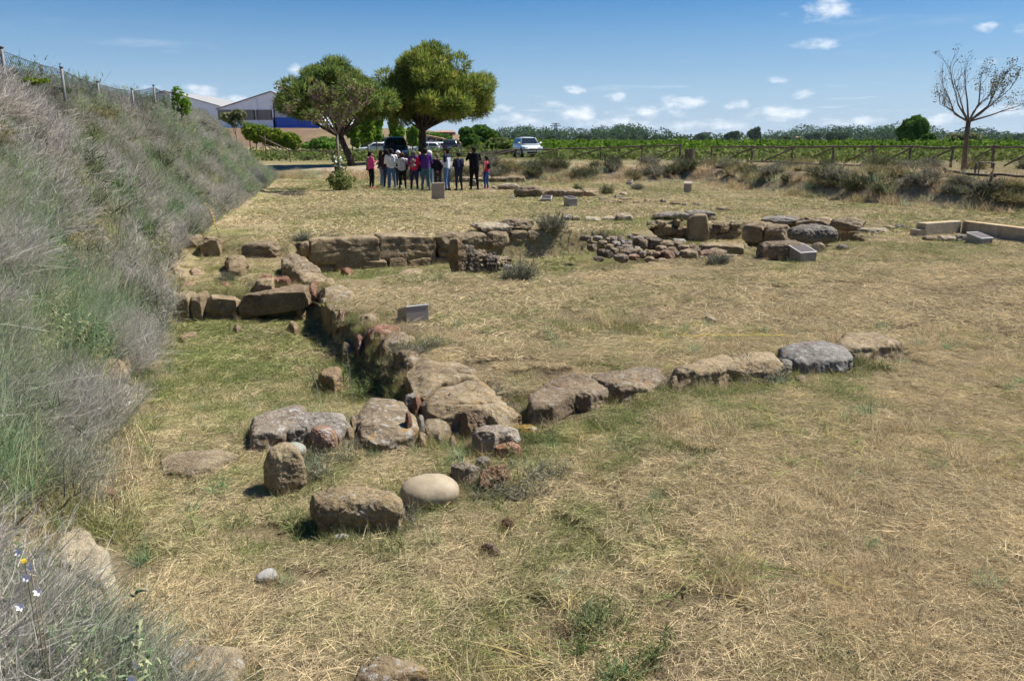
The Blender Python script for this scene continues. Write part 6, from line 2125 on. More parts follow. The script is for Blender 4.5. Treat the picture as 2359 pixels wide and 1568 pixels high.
def car(label, x, y, z, yaw, pm, L=4.4, Wd=1.84, Ht=1.64, suv=True, kind='suv', group=None, pickup=False):
    """front towards -x before turning"""
    o = thing('parked_car', label, 'car', (x, y, z), yaw, group)
    hw = Wd / 2
    k = Ht / 1.64
    belt = 1.06 * (k if suv else .93)
    gc = .22
    st = []
    for fx, zt, wf in [(0, .62, .74), (.015, .74, .82), (.05, .84, .9), (.12, .91, .95), (.20, .96, .98), (.27, belt - .02, 1.0), (.5, belt + .01, 1.0), (.8, belt + .03, 1.0), (.93, belt + .03, .97), (.98, belt - .02, .92), (1.0, belt - .3, .86)]:
        w_ = hw * wf
        zt = zt * (1 if suv else .94)
        st.append((fx * L, [(w_ * .88, gc + .06), (w_ * .96, gc + .12), (w_ * .99, .5), (w_, .68 if zt > .75 else zt - .06), (w_ * .975, max(zt - .05, .6)), (w_ * .9, zt), (w_ * .45, zt + .02)]))
    m = MB()
    m.add(*loft(st))
    body = m.build('body', pm, o, True)
    # greenhouse
    zr = Ht - .03
    x0, x1, x2, x3 = (.235 * L, .42 * L, .88 * L, .965 * L) if not pickup else (.26 * L, .42 * L, .66 * L, .69 * L)
    bw, rw = hw * .93, hw * .70
    m = MB()
    gs = [(x0, [(bw * .92, belt - .04), (bw * .9, belt), (bw * .5, belt + .01)]), (x1, [(bw, belt - .02), (rw * 1.02, zr - .05), (rw * .6, zr)]), ((x1 + x2) / 2, [(bw, belt - .02), (rw * 1.03, zr - .03), (rw * .6, zr + .025)]), (x2, [(bw * .97, belt - .02), (rw * .98, zr - .07), (rw * .6, zr - .02)]), (x3, [(bw * .9, belt - .04), (bw * .86, belt + .03), (bw * .5, belt + .05)])]
    m.add(*loft(gs))
    cab = m.build('cabin', pm, o, True)

    def pane(name, c, th=.02):
        c = [Vector(p) for p in c]
        nn = (c[1] - c[0]).cross(c[2] - c[0]).normalized()
        q = MB()
        q.hexa([p - nn * .01 for p in c] + [p + nn * th for p in c])
        return q.build(name, M_GLASS, o)
    e = .05
    # windscreen, rear window
    f0, f1 = (x0 + .10 * (x1 - x0), belt + .06), (x0 + .93 * (x1 - x0), zr - .07)
    pane('windscreen', [(f0[0] - .03, bw * .84, f0[1]), (f0[0] - .03, -bw * .84, f0[1]), (f1[0] - .03, -rw * .92, f1[1]), (f1[0] - .03, rw * .92, f1[1])])
    r0, r1 = (x3 - .12 * (x3 - x2), belt + .1), (x2 + .12 * (x3 - x2), zr - .12)
    pane('rear_window', [(r0[0] + .035, -bw * .8, r0[1]), (r0[0] + .035, bw * .8, r0[1]), (r1[0] + .035, rw * .88, r1[1]), (r1[0] + .035, -rw * .88, r1[1])])
    for s in (-1, 1):
        def sp(xx, t):
            # point on the cabin side at height fraction t
            y_ = bw * (1 - t) + rw * 1.02 * t
            return (xx, s * (y_ + .012), belt + .05 + (zr - .1 - belt - .05) * t)
        xa, xb, xc, xd = x0 + .35 * (x1 - x0), x1 + .02, (x1 + x2) / 2, x2
        for (q0, q1, q2, q3) in (((xa + .12), (xc - .05), (xc - .05), (xb + .04)), ((xc + .05), (xd - .02 + .25 * (x3 - x2)), (xd - .08), (xc + .05))):
            c = [sp(q0, 0), sp(q1, 0), sp(q2, 1), sp(q3, 1)]
            if s > 0:
                c = c[::-1]
            pane('side_window', c)
        # wheels
        for wx in (.185 * L, .79 * L):
            wh = link('wheel', None, o)
            R = .345 * (k if suv else .92)
            m = MB()
            m.tube([(wx, s * (hw - .20), R), (wx, s * (hw + .01), R)], R, 20)
            m.build('tyre', M_TYRE, wh, True)
            m = MB()
            m.tube([(wx, s * (hw - .05), R), (wx, s * (hw + .018), R)], R * .66, 16)
            m.build('rim', M_RIM, wh, True)
            m = MB()
            pts = [(wx + (R + .05) * math.cos(a), s * (hw - .035), R + (R + .05) * math.sin(a)) for a in np.linspace(-.15, math.pi + .15, 12)]
            m.tube(pts, .05, 6)
            m.build('wheel_arch', M_BLACKP if suv else pm, o, True)
        m = MB()
        m.hexa([(-.005, s * hw * .50, .70), (-.005, s * hw * .78, .72), (.14, s * hw * .93, .74), (.10, s * hw * .5, .72), (.03, s * hw * .50, .82), (.05, s * hw * .78, .86), (.22, s * hw * .94, .90), (.14, s * hw * .5, .86)])
        m.build('headlight', M_LAMP, o)
        m = MB()
        m.box((.985 * L, s * hw * .78, .92), (.06, .22, .26))
        m.build('tail_light', M_TAIL, o)
        m = MB()
        m.tube([(x0 + .30 * L * .2, s * bw, belt + .06), (x0 + .30 * L * .2, s * (bw + .17), belt + .1)], [.05, .085], 8)
        m.build('mirror', pm, o, True)
        m = MB()
        m.box((.012 * L, s * hw * .62, .45), (.05, .2, .1))
        m.build('fog_lamp', M_BLACKP, o)
    m = MB()
    m.box((.0, 0, .70), (.05, hw * .85, .11))
    m.build('grille', M_BLACKP, o)
    m = MB()
    m.box((.01, 0, .40), (.06, hw * 1.25, .16))
    m.build('lower_bumper', M_BLACKP, o)
    m = MB()
    m.box((-.02, 0, .54), (.02, .52, .11))
    m.build('number_plate', M_PLATE, o)
    m = MB()
    m.box((L + .005, 0, .8), (.02, .52, .11))
    m.build('number_plate', M_PLATE, o)
    if suv:
        for s in (-1, 1):
            m = MB()
            m.tube([(x1 + .05, s * rw * .9, zr + .0), (x1 + .25, s * rw * .9, zr + .06), (x2 - .2, s * rw * .9, zr + .055), (x2 - .02, s * rw * .9, zr)], .022, 6)
            m.build('roof_rail', M_BLACKP, o, True)
    return o


def put_car(label, fr, x, y, Y, yaw, pm, **kw):
    g = at_y(x, y, fr, Y)
    return car(label, g[0], g[1], hz(g[0], g[1]), yaw, pm, **kw)


SILV, WHITE, DTEAL, REDP, DGREY, BLUEP = paint('silver_paint', (.66, .69, .73), .25), paint('white_paint', (.70, .71, .72), 0), paint('dark_teal_paint', (.02, .045, .065)), paint('red_paint', (.40, .02, .015), .1), paint('dark_grey_paint', (.05, .055, .06)), paint('blue_paint', (.03, .06, .22))
# yaw: front faces -x locally; +90 degrees turns the nose towards the camera
put_car('silver sport utility car facing the lawn behind the rail fence', 'Z3', 500, 512, 70, R_(103), SILV, Ht=1.72)
put_car('dark teal pickup-like car behind the visitors', 'Z2', 1250, 1030, 60, R_(98), DTEAL, L=4.7, Wd=1.9, Ht=1.85)
put_car('red car parked far behind the leaning pine', 'Z2', 790, 978, 98, R_(176), REDP, L=4.1, Wd=1.75, Ht=1.5, suv=False)
put_car('blue car half hidden behind the red car', 'Z2', 845, 960, 106, R_(190), BLUEP, L=4.1, Wd=1.75, Ht=1.5, suv=False)
put_car('white car in the far car park nearest the red car', 'Z2', 930, 985, 96, R_(4), WHITE, L=4.3, Wd=1.78, Ht=1.48, suv=False)
put_car('white estate car behind the other white car', 'Z2', 1020, 968, 104, R_(-4), WHITE, L=4.5, Wd=1.8, Ht=1.55, suv=False)
put_car('pale silver car in the far car park beside the big pine', 'Z2', 1330, 972, 98, R_(6), SILV, L=4.3, Wd=1.78, Ht=1.5, suv=False)
put_car('white car mostly hidden behind the big pine trunk', 'Z2', 1435, 968, 100, R_(4), WHITE, L=4.3, Wd=1.78, Ht=1.5, suv=False)
put_car('dark grey car driving off on the far track', 'Z2', 1752, 992, 90, R_(-92), DGREY, L=4.2, Wd=1.8, Ht=1.62)

# ------------------------------------------------------------------ buildings
M_WHITEM = simple_mat('white_profiled_sheet', (.80, .87, .95), .55, .1, .06, 2)
M_GREYSH = simple_mat('weathered_grey_shutter', (.20, .20, .18), .8, 0, .25, 3)
M_BLUESH = simple_mat('blue_painted_sheet', (.03, .11, .5), .5, 0, .08, 2)
M_POLY = simple_mat('translucent_sheet', (.42, .46, .48), .5, 0, .1, 2)
M_ROOFM = simple_mat('grey_sheet_roof', (.25, .25, .25), .7, 0, .1, 2)
M_TILE = simple_mat('clay_roof_tile', (.27, .16, .10), .85, 0, .25, 6)
M_BRICKW = simple_mat('red_brick_wall', (.21, .10, .07), .85, 0, .2, 3)
M_REND = simple_mat('grey_render', (.33, .31, .29), .9, 0, .2, 2)


def gable(label, xl, xr, yb, ye, yp, xp, Y, depth, panels=None, fr='Z2', name='warehouse'):
    """gable end facing the camera: eave height, peak position"""
    a, b_ = at_y(xl, yb, fr, Y), at_y(xr, yb, fr, Y)
    p = at_y(xp, yp, fr, Y)
    ea, eb = at_y(xl, ye[0], fr, Y), at_y(xr, ye[1], fr, Y)
    zb = min(a[2], hz(.5 * (a[0] + b_[0]), Y)) - .3
    o = tag(thing(name, label, 'warehouse', (.5 * (a[0] + b_[0]), Y, zb)), kind='thing')
    o0 = np.array(o.location)
    q = MB()
    pr = [(a[0], zb), (b_[0], zb), (b_[0], eb[2]), (p[0], p[2]), (a[0], ea[2])]
    vs = [Vector((x, Y, z)) - o.location for x, z in pr] + [Vector((x, Y + depth, z)) - o.location for x, z in pr]
    n = 5
    q.add(vs, [(0, 1, 2, 3, 4), (9, 8, 7, 6, 5)] + [(k, 5 + k, 5 + (k + 1) % n, (k + 1) % n) for k in range(n)])
    q.build('wall', M_WHITEM, o)
    for (u, v) in ((3, 4), (2, 3)):
        q = MB()
        s = [Vector((pr[u][0], Y - .3, pr[u][1] + .05)), Vector((pr[v][0], Y - .3, pr[v][1] + .05)), Vector((pr[v][0], Y + depth, pr[v][1] + .05)), Vector((pr[u][0], Y + depth, pr[u][1] + .05))]
        q.hexa([c - o.location for c in s] + [c - o.location + Vector((0, 0, .2)) for c in s])
        q.build('roof_slope', M_ROOFM, o)
    for (nm, mt, x0, x1, y0, y1) in (panels or []):
        c0, c1 = at_y(x0, y1, fr, Y), at_y(x1, y0, fr, Y)
        q = MB()
        q.box(((c0[0] + c1[0]) / 2 - o0[0], -.06, (c0[2] + c1[2]) / 2 - o0[2]), (abs(c1[0] - c0[0]), .14, abs(c1[2] - c0[2])))
        q.build(nm, mt, o)
    return o


pan = []
gable('white warehouse gable with grey shutters and a blue lower panel', -275, 600, 815, (640, 650), 487, 180, 190, 45,
      [('shutter', M_GREYSH, -270, -155, 640, 728), ('shutter', M_GREYSH, -140, 45, 640, 728), ('shutter', M_GREYSH, 58, 190, 640, 728), ('blue_panel', M_BLUESH, 205, 590, 704, 812), ('clear_panel', M_POLY, 205, 590, 580, 702), ('downpipe', M_WHITEM, 193, 203, 500, 812), ('downpipe', M_WHITEM, 44, 56, 545, 812), ('downpipe', M_WHITEM, -152, -142, 600, 812)])
gable('farther white warehouse showing its roof peak over the bank', 1050, 1740, 800, (610, 640), 518, 1290, 205, 40, fr='Z1')

# small grey shed with tiled roof
o = tag(thing('shed', 'small grey shed with a tiled lean-to roof behind the big pine', 'shed', tuple(at_y(1570, 960, 'Z2', 102))), kind='thing')
c0, c1 = at_y(1505, 962, 'Z2', 102), at_y(1625, 962, 'Z2', 102)
hL, hR = at_y(1505, 870, 'Z2', 102)[2] - c0[2], at_y(1625, 895, 'Z2', 102)[2] - c0[2]
w_ = c1[0] - c0[0]
q = MB()
q.hexa([(-w_ / 2, 0, -.3), (w_ / 2, 0, -.3), (w_ / 2, 4, -.3), (-w_ / 2, 4, -.3), (-w_ / 2, 0, hL), (w_ / 2, 0, hR), (w_ / 2, 4, hR), (-w_ / 2, 4, hL)])
q.build('wall', M_REND, o)
q = MB()
q.hexa([(-w_ / 2 - .3, -.3, hL + .07), (w_ / 2 + .4, -.3, hR - .03), (w_ / 2 + .4, 4.2, hR - .03), (-w_ / 2 - .3, 4.2, hL + .07), (-w_ / 2 - .3, -.3, hL + .22), (w_ / 2 + .4, -.3, hR + .12), (w_ / 2 + .4, 4.2, hR + .12), (-w_ / 2 - .3, 4.2, hL + .22)])
q.build('roof', M_TILE, o)
for k, (fx, fz_) in enumerate(((-.32, .72), (-.05, .82), (.1, .70), (-.22, .80), (.38, .66))):
    q = MB()
    q.box((fx * w_, -.02, fz_ * hL), (.22, .1, .22))
    q.build('vent_hole', M_BLACKP, o)


def house(label, x0, x1, yt, yb, Y, wm, rm, fr='Z2', dep=8, name='house', roof_h=.3):
    a, b_ = at_y(x0, yb, fr, Y), at_y(x1, yb, fr, Y)
    h = at_y(x0, yt, fr, Y)[2] - a[2]
    o = tag(thing(name, label, 'building', (.5 * (a[0] + b_[0]), Y, a[2])), kind='thing')
    w_ = b_[0] - a[0]
    q = MB()
    q.box((0, dep / 2, h * (1 - roof_h) / 2 - .5), (w_, dep, h * (1 - roof_h) + 1))
    q.build('wall', wm, o)
    q = MB()
    z0, z1 = h * (1 - roof_h), h
    vs = [(-w_ / 2 - .3, -.4, z0), (w_ / 2 + .3, -.4, z0), (w_ / 2 + .3, dep + .4, z0), (-w_ / 2 - .3, dep + .4, z0), (-w_ / 2 + .2, dep / 2, z1), (w_ / 2 - .2, dep / 2, z1)]
    q.add(vs, [(0, 1, 5, 4), (2, 3, 4, 5), (1, 2, 5), (3, 0, 4), (3, 2, 1, 0)])
    q.build('roof', rm, o)
    nw = max(2, int(w_ / 3))
    for k in range(nw):
        q = MB()
        q.box((-w_ / 2 + (k + .5) * w_ / nw, -.02, h * .38), (min(.9, w_ / nw * .4), .12, h * .25))
        q.build('window', M_GLASS, o)
    return o


house('brick house with tiled roof between the pine and the green bush', 1590, 1740, 815, 870, 170, M_BRICKW, M_TILE)
house('far red-brown industrial building on the right horizon', 1252, 1385, 690, 712, 900, simple_mat('far_red_wall', (.30, .16, .14), .9), simple_mat('far_roof', (.36, .24, .20), .9), 'Z4', 40, 'far_building', .25)
house('pale distant block above the treeline', 1968, 2020, 272, 300, 1500, M_REND, M_REND, 'Z3', 30, 'far_building', .1)
house('small far house with red roof in the treeline', 560, 612, 676, 692, 800, M_REND, M_TILE, 'Z4', 12, 'far_building', .5)

# electricity pylon and street lamps
t = at_y(693, 195, 'Z3', 520)
bz = hz(t[0], t[1])
o = thing('electricity_pylon', 'steel lattice electricity pylon above the far treeline', 'pylon', (t[0], t[1], bz))
H_ = t[2] - bz
w0, w1_ = 1.5, .5
for k, (sx, sy) in enumerate(((-1, -1), (1, -1), (1, 1), (-1, 1))):
    m = MB()
    m.tube([(sx * w0, sy * w0, 0), (sx * w1_, sy * w1_, H_)], .22, 4)
    m.build('leg', M_GALV, o)
for k in range(9):
    z0, z1 = H_ * k / 9, H_ * (k + 1) / 9
    a0, a1 = w0 + (w1_ - w0) * k / 9, w0 + (w1_ - w0) * (k + 1) / 9
    m = MB()
    m.tube([(-a0, -a0, z0), (a1, -a1, z1)], .13, 4)
    m.build('lattice_bar', M_GALV, o)
    m = MB()
    m.tube([(a0, -a0, z0), (-a1, -a1, z1)], .13, 4)
    m.build('lattice_bar', M_GALV, o)
for z_, l_ in ((.96, 2.6), (.86, 3.4)):
    m = MB()
    m.tube([(-l_, 0, H_ * z_), (l_, 0, H_ * z_)], .25, 4)
    m.build('cross_arm', M_GALV, o)
for k, (fr, x, yt, Y) in enumerate([('Z3', 232, 265, 190), ('Z3', 582, 288, 260), ('Z3', 744, 278, 420), ('Z3', 838, 280, 420), ('Z3', 995, 305, 300), ('Z3', 1697, 335, 260), ('Z3', 2022, 330, 260)]):
    t = at_y(x, yt, fr, Y)
    bz = hz(t[0], t[1])
    o = thing('street_lamp', ['slim street lamp right of the green bush', 'slim street lamp just right of the silver car', 'thin mast right of the pylon', 'second thin mast right of the pylon', 'lamp post over the vineyard left of centre', 'lamp post over the vineyard above the fence gap', 'lamp post over the vineyard right of the fence gap'][k], 'street lamp', (t[0], t[1], bz))
    m = MB()
    m.tube([(0, 0, 0), (0, 0, t[2] - bz)], [.11 * Y / 200, .06 * Y / 200], 6)
    m.build('pole', M_GALV, o, True)
    m = MB()
    m.tube([(-.25 * Y / 200, 0, t[2] - bz), (.35 * Y / 200, 0, t[2] - bz + .05)], .12 * Y / 200, 6)
    m.build('lamp_head', M_GALV, o, True)

# ------------------------------------------------------------------ trees and far vegetation
def leaf_cloud(r, cen, rad, n, size, up=.3, flat=.6, shell=.55, aspect=1.0):
    """n leaf faces spread through lumpy ellipsoids (centres cen, radii rad)"""
    cen, rad = np.asarray(cen, float), np.asarray(rad, float)
    vol = rad.prod(1) ** (2 / 3)
    k = r.choice(len(cen), n, p=vol / vol.sum())
    d = unit(r.normal(size=(n, 3)))
    q = r.uniform(shell, 1, n) ** .5
    lump = 1 + .22 * fbm(d * 2.2 + k[:, None] * 3.1, 2, 5)
    p = cen[k] + d * rad[k] * (q * lump)[:, None]
    nrm = unit(d * .8 + r.normal(0, flat, (n, 3)) + np.array([0, 0, up]))
    a = unit(np.cross(nrm, r.normal(size=(n, 3))))
    b = np.cross(nrm, a)
    s = size * r.uniform(.6, 1.3, n)
    sa, sb = (a * (s * .5)[:, None]), (b * (s * .5 * aspect)[:, None])
    V = np.stack([p - sa - sb * .5, p + sa * .2 - sb, p + sa + sb * .4, p - sa * .3 + sb], 1).reshape(-1, 3)
    F = np.arange(4 * n).reshape(n, 4)
    return V, F


def needles(r, cen, rad, n, L, w, shell=.4):
    cen, rad = np.asarray(cen, float), np.asarray(rad, float)
    vol = rad.prod(1) ** (2 / 3)
    k = r.choice(len(cen), n, p=vol / vol.sum())
    d = unit(r.normal(size=(n, 3)))
    q = r.uniform(shell, 1, n) ** .5
    p = cen[k] + d * rad[k] * q[:, None]
    dr = unit(d + r.normal(0, .5, (n, 3)) + np.array([0, 0, .45]))
    return strips(p, dr, L * r.uniform(.7, 1.3, n), np.full(n, w), r.normal(0, .1, (n, 3)), 1, r, .5)


def branch(m, r, a, d, L, rad, depth, tips, spread=.6, up=.15, n=3, kids=(2, 4), shrink=.68):
    pts, q, dd = [a], a.copy(), d.copy()
    for k in range(n):
        dd = (dd + Vector((r.uniform(-1, 1), r.uniform(-1, 1), r.uniform(-.6, 1) + up)) * .17).normalized()
        q = q + dd * L / n
        pts.append(q.copy())
    m.tube(pts, [rad * (1 - .45 * k / n) for k in range(n + 1)], 7 if rad > .05 else (5 if rad > .02 else 3), cap=rad > .05)
    if depth == 0:
        tips.append((q.copy(), dd.copy()))
        return
    for k in range(r.randint(*kids)):
        t = r.uniform(.45, 1.0) if k else 1.0
        i = min(n, max(1, round(t * n)))
        ax = Vector((r.uniform(-1, 1), r.uniform(-1, 1), r.uniform(-.5, 1))).normalized()
        nd = (dd + ax * spread).normalized()
        branch(m, r, pts[i], nd, L * shrink * r.uniform(.75, 1.15), rad * .58, depth - 1, tips, spread, up, n, kids, shrink)
    tips.append((q.copy(), dd.copy()))


def pine(label, base, lean_to, crown_c, crown_r, seed, trunk_r, col, npuff=80, nn=30000):
    """stone pine: base point, fork point, crown ellipsoid centre and radii, all in world space"""
    o = thing('pine_tree', label, 'tree', tuple(base))
    r = random.Random(seed)
    g = np.random.default_rng(seed)
    b0 = Vector(base)
    f = Vector(lean_to) - b0
    c = Vector(crown_c) - b0
    R = np.array(crown_r)
    m = MB()
    m.tube([Vector((0, 0, -.2)), f * .3 + Vector((.05, 0, 0)), f * .65, f], [trunk_r * 1.15, trunk_r * .95, trunk_r * .85, trunk_r * .8], 10, wob=.15, seed=seed)
    cen = []
    for k in range(npuff):
        d = g.normal(size=3)
        d = d / np.linalg.norm(d)
        if d[2] < -.75:
            d[2] = -d[2]
        q = g.uniform(.7, 1.02) if k % 4 else g.uniform(.25, .6)
        sc_ = np.array([R[0], R[1], R[2] if d[2] > 0 else R[2] * .5])
        cen.append(np.array(c) + d * sc_ * q * (1 + .05 * math.sin(5 * d[0] + seed) + .06 * math.sin(7 * d[2] + 3 * d[1])))
    cen = np.array(cen)
    for k in range(0, npuff, 2):
        e = Vector(cen[k])
        mid = f.lerp(e, .5) + Vector((r.uniform(-.2, .2), r.uniform(-.2, .2), -.15 * (e - f).length * .4))
        m.tube([f * r.uniform(.9, 1.0), mid, e], [trunk_r * .30, trunk_r * .17, .02], 5, cap=False)
    m.build('trunk', M_PINEBARK, o, True)
    rad = np.stack([g.uniform(.42, 1.12, npuff)] * 3, 1) * np.array([1, 1, .8]) * R.mean() * .25
    V, F = needles(g, cen, rad, nn, .32, .055)
    me_ = np_mesh('crown', V, F, [col])
    link('crown', me_, o)
    return o


M_PINE1 = leaf_mat('pine_needles', (.10, .155, .035), (.25, .29, .06), .9, .5, (.44, .38, .08))
M_PINE2 = leaf_mat('dark_pine_needles', (.075, .135, .04), (.20, .255, .06), .8, .5, (.42, .37, .07))
Yp = 61.0
b0 = at_y(1470, 1040, 'Z2', Yp)
pb = (b0[0], Yp, hz(b0[0], Yp))
pine('big round stone pine standing right behind the visitors', pb, at_y(1480, 800, 'Z2', Yp), at_y(1560, 550, 'Z2', Yp), [at_y(2000, 550, 'Z2', Yp)[0] - at_y(1560, 550, 'Z2', Yp)[0], 4.2, at_y(1560, 150, 'Z2', Yp)[2] - at_y(1560, 550, 'Z2', Yp)[2]], 3, .32, M_PINE1, 150, 64000)
Yq = 54.0
b0 = at_y(878, 1112, 'Z2', Yq)
pine('leaning stone pine with a charred black trunk beside the flowering tree', (b0[0], Yq, hz(b0[0], Yq)), at_y(770, 860, 'Z2', Yq), at_y(735, 570, 'Z2', Yq + 1), [at_y(1180, 570, 'Z2', Yq)[0] - at_y(735, 570, 'Z2', Yq)[0], 3.6, at_y(735, 275, 'Z2', Yq)[2] - at_y(735, 570, 'Z2', Yq)[2]], 8, .24, M_PINE2, 120, 50000)


def leafy(name, label, base, H, crown, mats, seed, n, size, trunk_r=.1, group=None, bark=None, cat='tree', thin=None):
    """crown: list of (dx, dy, z, rx, ry, rz) relative to the foot"""
    o = thing(name, label, cat, tuple(base), 0, group)
    g = np.random.default_rng(seed)
    r = random.Random(seed)
    C = np.array(crown, float)
    m = MB()
    zt = C[:, 2].mean()
    m.tube([(0, 0, -.2), (r.uniform(-.1, .1), 0, zt * .5), (C[:, 0].mean(), C[:, 1].mean(), zt)], [trunk_r * 1.2, trunk_r, trunk_r * .5], 8)
    for k in range(len(C)):
        m.tube([(0, 0, zt * .55), (C[k, 0] * .5, C[k, 1] * .5, .55 * zt + .45 * (C[k, 2] - .55 * zt)), tuple(C[k, :3])], [trunk_r * .5, trunk_r * .35, .02], 5, cap=False)
    m.build('trunk', bark or M_BARK, o, True)
    V, F = leaf_cloud(g, C[:, :3], C[:, 3:], n, size)
    link('crown', np_mesh('crown', V, F, [mats]), o)
    return o


def lumps(r, c, R, n, k=.45):
    """n lumps filling an ellipsoid"""
    out = []
    for i in range(n):
        d = np.array([r.gauss(0, 1), r.gauss(0, 1), r.gauss(0, 1)])
        d = d / np.linalg.norm(d)
        q = r.uniform(.3, .78)
        s = k * r.uniform(.75, 1.2)
        out.append((c[0] + d[0] * R[0] * q, c[1] + d[1] * R[1] * q, c[2] + d[2] * R[2] * q, R[0] * s, R[1] * s, R[2] * s))
    return out


L_BRIGHT = leaf_mat('bright_plane_leaves', (.12, .24, .025), (.24, .36, .05), 1.2, .45)
L_BUSH = leaf_mat('deep_green_leaves', (.045, .11, .02), (.11, .20, .035), .8, .35)
L_DARK = leaf_mat('dark_green_leaves', (.08, .17, .03), (.19, .31, .06), .5, .3)
L_WILLOW = leaf_mat('olive_willow_leaves', (.16, .19, .08), (.31, .30, .15), .5, .35)
L_FAR1 = leaf_mat('far_poplar_leaves', (.03, .07, .02), (.08, .14, .04), .12, .25)
L_FAR2 = leaf_mat('far_grey_leaves', (.05, .09, .04), (.115, .155, .075), .12, .25)
L_VINE = leaf_mat('vine_leaves', (.075, .15, .02), (.165, .25, .035), .9, .35)
L_HEDGE = leaf_mat('yellow_green_hedge', (.12, .19, .02), (.22, .28, .04), .9, .4)
L_BRUSH = leaf_mat('weedy_green', (.10, .15, .04), (.20, .22, .08), .7, .35)
L_JUDAS = leaf_mat('judas_leaves', (.12, .17, .045), (.24, .27, .09), 1.5, .45)
L_PINK = leaf_mat('judas_blossom', (.28, .13, .185), (.40, .215, .29), 2.0, .4)

rr = random.Random(11)
# young plane trees behind the visitors
for k, (x, yb, yt, Y, lb) in enumerate([(1000, 1060, 660, 70, 'young bright green tree just left of the dark teal car'), (868, 990, 720, 84, 'slender young green tree near the red car'), (1250, 990, 700, 82, 'young bright green tree behind the dark teal car'), (1395, 985, 760, 80, 'small bright green tree beside the big pine trunk'), (1075, 985, 640, 88, 'pale green young tree under the pine crowns')]):
    t = at_y(x, yt, 'Z2', Y)
    bz = hz(t[0], Y)
    H = t[2] - bz
    leafy('young_tree', lb, (t[0], Y, bz), H, lumps(rr, (0, 0, H * .62), (1.0, .9, H * .36), 9, .42), L_BRIGHT, 40 + k, 1500, .26, .06, 'young planted trees')
# bushes and big shrubs in the middle distance
for k, (x, yt, Y, Rx, Hh, lb, mt, n, nm) in enumerate([(1940, 735, 96, 2.8, None, 'big rounded green bush right of the stone pine', L_BUSH, 9000, 'green_bush'), (2160, 880, 88, 3.2, None, 'weedy green mound left of the silver car', L_BRUSH, 5000, 'green_bush'), (1620, 805, 130, 3.0, None, 'green bush behind the small shed', L_BUSH, 2500, 'green_bush'),
                                                      (640, 830, 92, 2.2, None, 'dark green bush below the leaning pine crown', L_DARK, 3500, 'green_bush'), (1090, 840, 120, 2.4, None, 'grey-green bush on the earth slope', L_FAR2, 1500, 'green_bush'), (1680, 890, 104, 1.4, None, 'yellow-green bush right of the shed', L_HEDGE, 900, 'green_bush')]):
    t = at_y(x, yt, 'Z2', Y)
    bz = hz(t[0], Y)
    H = t[2] - bz
    leafy(nm, lb, (t[0], Y, bz), H, lumps(rr, (0, 0, H * .46), (Rx, 3, H * .52), 14, .42), mt, 60 + k, n, .34, .09, None, None, 'bush')
# hedge beyond the left bank
t0, t1 = at_y(1950, 800, 'Z1', 90), at_y(2310, 880, 'Z1', 90)
o = thing('hedge', 'yellow-green hedge sloping beyond the end of the scrub bank', 'hedge', (t0[0], 90, t0[2] - 1.5))
g = np.random.default_rng(5)
C = []
for k in range(22):
    f = k / 21
    p = t0 + (t1 - t0) * f
    C.append((p[0] - t0[0], g.uniform(-.5, .5), p[2] - t0[2] + 1.1 + g.uniform(-.3, .2), .9, .9, .8))
C = np.array(C)
V, F = leaf_cloud(g, C[:, :3], C[:, 3:], 6000, .28)
link('leaves', np_mesh('leaves', V, F, [L_HEDGE]), o)
m = MB()
for k in range(0, 22, 3):
    m.tube([(C[k, 0], 0, C[k, 2] - 2.5), (C[k, 0], 0, C[k, 2])], .05, 5)
m.build('stems', M_BARK, o)
# leafy sprig and vines on the bank crest
for k, (x, yb, yt, Y, Rx, n, lb) in enumerate([(1430, 710, 480, 28, .42, 500, 'fresh green elm sapling sprouting from the bank crest'), (430, 540, 480, 17.5, .5, 220, 'green vine leaves behind the wire fence near its middle post'), (215, 470, 420, 14.8, .45, 150, 'yellowish vine leaves behind the wire fence near its first post'), (575, 570, 480, 19, .3, 160, 'green vine leaves between two steel fence posts'), (1840, 800, 660, 42, .9, 500, 'dusty green bush at the far end of the bank'), (650, 580, 520, 19.5, .4, 150, 'low leafy weeds below the wire fence')]):
    t, b_ = at_y(x, yt, 'Z1', Y), at_y(x, yb, 'Z1', Y)
    H = t[2] - b_[2]
    leafy('sapling', lb, (b_[0], Y, min(b_[2], hz(b_[0], Y))), H, lumps(rr, (0, 0, b_[2] - min(b_[2], hz(b_[0], Y)) + H * .5), (Rx, .4, H * .5), 6, .45), [L_BRIGHT, L_HEDGE, L_HEDGE, L_HEDGE, L_WILLOW, L_HEDGE][k], 80 + k, n, .085 if Y < 30 else .16, .015, None, None, 'sapling')
# bare vine stock behind the fence
t, b_ = at_y(375, 310, 'Z1', 17.8), at_y(375, 560, 'Z1', 17.8)
o = thing('bare_vine', 'bare twisted vine stock behind the wire mesh', 'vine', (b_[0], 17.8, hz(b_[0], 17.8)))
m = MB()
tips = []
branch(m, random.Random(4), Vector((0, 0, -.1)), Vector((.05, 0, 1)), (t[2] - hz(b_[0], 17.8)) * .62, .045, 3, tips, .75, .1, 4, (2, 3), .62)
m.build('stock', M_BARK, o, True)

